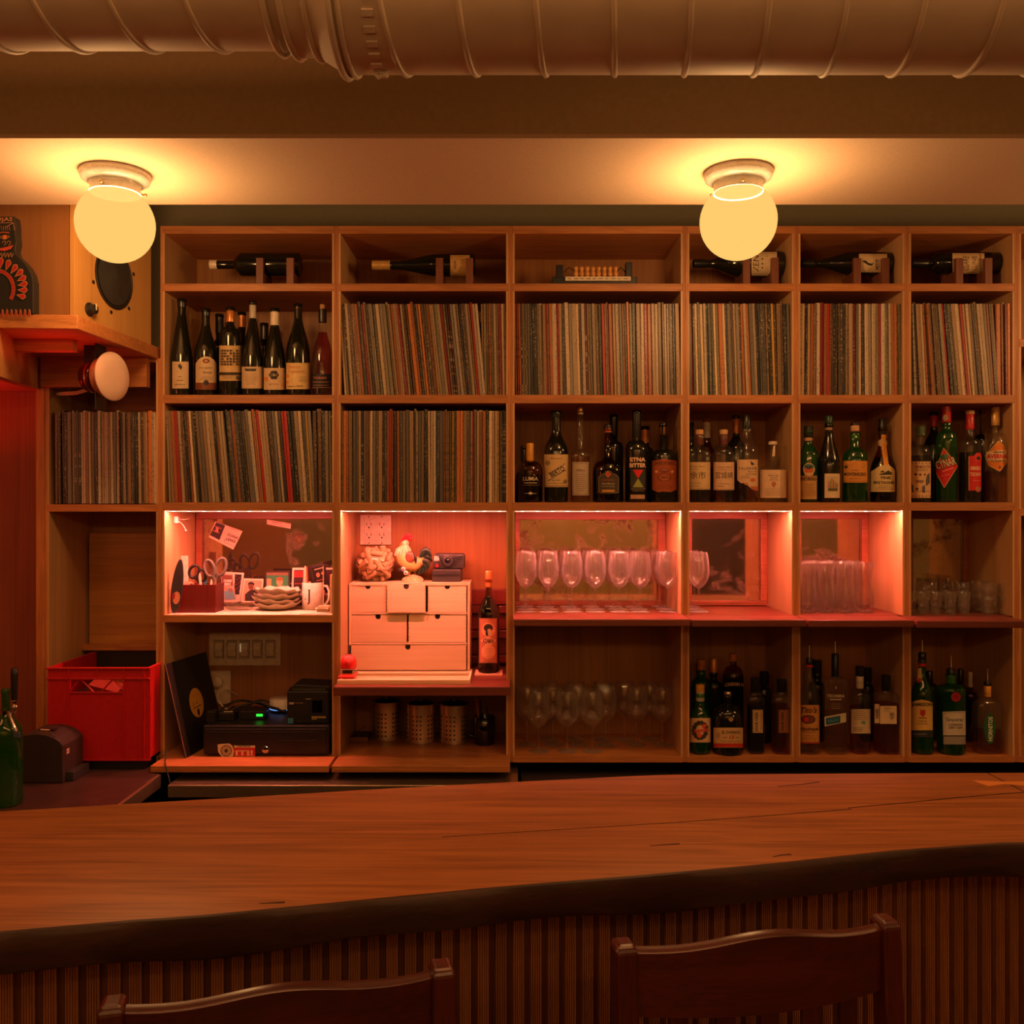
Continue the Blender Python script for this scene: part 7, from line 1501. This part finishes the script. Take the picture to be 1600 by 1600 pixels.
# mug with a letter J
t = thing('letter_mug', 'white mug with a black letter J holding a dark box and pencils', 'mug', (X(489, 3.385), 3.385, zA))
MB().lathe([(.036, 0), (.0385, .003), (.0385, .096), (.037, .0975), (.0355, .096), (.0355, .006), (.001, .006)], 36).obj('cup', plain('mug_white', (.82, .72, .62), .25, coat=.3), t, smooth=50)
MB().sweep([(.036, -.006, .085), (.052, -.006, .084), (.060, -.006, .065), (.058, -.006, .035), (.048, -.006, .018), (.036, -.006, .014)], .005, 8).obj('handle', bpy.data.materials['mug_white'], t, smooth=60)
def fmm(u, v, off):
    x = (u-489)*3.35/F; R = .0386; zz = CH+(800-v)*3.35/F-zA; return (x*(R+off)/R, -math.sqrt(max(R*R-x*x, 0))*(R+off)/R, zz)
art(t, [('p', [(485.5, 921), (488, 921), (488, 940), (487, 943.5), (484, 944.5), (483.5, 943), (485.5, 941.5)], INK, 'lettering'), ('r', 484, 921, 489.5, 922, INK, 'lettering'), ('c', 480.5, 936, 1, INK, 'emblem')], fmm, 2.0, base=.0006)
Mb = Matrix.Translation((X(498, 3.39), 3.39, zA+.118)) @ Matrix.Rotation(.5, 4, 'Z') @ Matrix.Rotation(-.22, 4, 'Y') @ Matrix.Rotation(.12, 4, 'X')
t2 = thing('film_box', 'black printed cardboard box sticking out of the letter mug', 'box', (0, 0, 0)); t2.matrix_world = Mb
MB().box(-.026, .026, -.022, .022, -.05, .042).obj('box_body', M_BLACK, t2, bevel=.001)
art(t2, [('c', -.008, .012, .007, (200, 150, 130), .009, 'emblem'), ('c', .010, .014, .006, (190, 130, 110), .006, 'emblem'), ('l', [(-.018, .034), (.018, .034)], .004, (215, 195, 180)), ('l', [(-.018, -.008), (.012, -.008)], .003, (180, 90, 80))], lambda a, b, off: (a, -.022-off, b), base=.0005)
for i, (u, v0, u1, Y, c, lb) in enumerate(((477, 884, 479, 3.385, (235, 190, 150), 'pale pencil at the left rim of the letter mug'), (480, 886, 481, 3.40, (215, 90, 60), 'red pencil in the letter mug'))):
    MB().sweep([px(u1, 938, Y), px(u, v0+3, Y), px(u, v0, Y)], [.0035, .0035, .001], 6).obj('pencil', col(c, .45), None, smooth=30, label=lb, cat='pencil')
MB().sweep([px(505.5, 951.5, 3.31), px(505, 884, 3.325)], .0016, 6).obj('wooden_skewer', col((225, 165, 120)), None, label='thin wooden skewer standing in front of the letter mug', cat='skewer')
t = thing('note_holder', 'small tan block with papers at the right end of the lit bay', 'paper block', (X(505, 3.29), 3.30, zA))
MB().box(-.022, .020, -.02, .03, 0, .012).obj('block', M_PALE, t, bevel=.001); MB().box(-.026, .022, -.026, .034, .0122, .0135).obj('sheet', M_PAPER, t); MB().box(-.018, .022, -.02, .03, .0137, .021).obj('pad', M_PALE, t)
MB().box(X(512), X(518.6), 3.24, 3.36, zA, zA+.135).obj('wooden_block', M_PALE, None, bevel=.001, label='pale upright wooden block against the right wall of the lit bay', cat='block')
o = MB().add([(X(466), 3.215, zA+.0012), (X(512), 3.212, zA+.0012), (X(511), 3.262, zA+.0012), (X(486), 3.275, zA+.0012), (X(466), 3.215, zA), (X(512), 3.212, zA), (X(511), 3.262, zA), (X(486), 3.275, zA)], [(0, 1, 2, 3), (7, 6, 5, 4), (0, 4, 5, 1), (1, 5, 6, 2), (2, 6, 7, 3), (3, 7, 4, 0)]).obj('paper_sheet', M_WHITE, None, label='loose white paper on the liner in front of the letter mug', cat='paper')
# ================================================================ stand with a row of wooden pegs (top shelf, third column)
Yg = 3.27; t = thing('peg_instrument', 'black stand with a white strip and eight small turned wooden pegs', 'ornament', (X(929, Yg), Yg, zt1))
fm = frontal(t, Yg)
def q2(u, v): a = fm(u, v, 0); return a[0], max(a[2], 0)
a, b = q2(863, 443), q2(995, 433); MB().box(a[0], b[0], -.005, .05, 0, b[1]).obj('base', M_BLACK, t, bevel=.002)
for u0, u1, v in ((869, 880, 413), (978, 988, 409)):
    a = q2(u0, v); b = q2(u1, 433); MB().box(a[0], b[0], .005, .035, b[1], a[1]).obj('end_block', M_BLACK, t, bevel=.002)
a, b = q2(883, 440), q2(985, 433.5); MB().box(a[0], b[0], -.012, -.0055, a[1], b[1]).obj('strip', plain('keyboard_white', (.72, .58, .42), .4), t, bevel=.0005)
art(t, [('l', [(887+i*9.6, 437), (892+i*9.6+(i % 2)*2, 436.6)], .9, INK) for i in range(10)], lambda u, v, off: (fm(u, v, 0)[0], -.012-off, fm(u, v, 0)[2]), base=.0003)
kk_ = Yg/F
for i in range(8):
    u = 900.5+i*8.9; a = q2(u, 433)
    pg = MB().lathe([(.004, 0), (.0045, .004), (.0075, .009), (.0085, .015), (.006, .022), (.0045, .026), (.008, .031), (.0085, .036), (.005, .040), (.001, .041)], 14, M=Matrix.Translation((a[0], .012, a[1]))).obj('peg', plain('varnished_peg', (.70, .30, .07), .3, coat=.4), t, smooth=60)
for s, u0, u1 in ((-1, 881, 897), (1, 978, 965)):
    a, b = q2(u0, 424), q2(u1, 421); m_ = ((a[0]+b[0])/2, (a[1]+b[1])/2+.014)
    MB().sweep([(a[0], .015, a[1]), (m_[0], .015, m_[1]), (b[0], .015, b[1])], .0018, 6).obj('wire', M_BLACK, t, smooth=60)
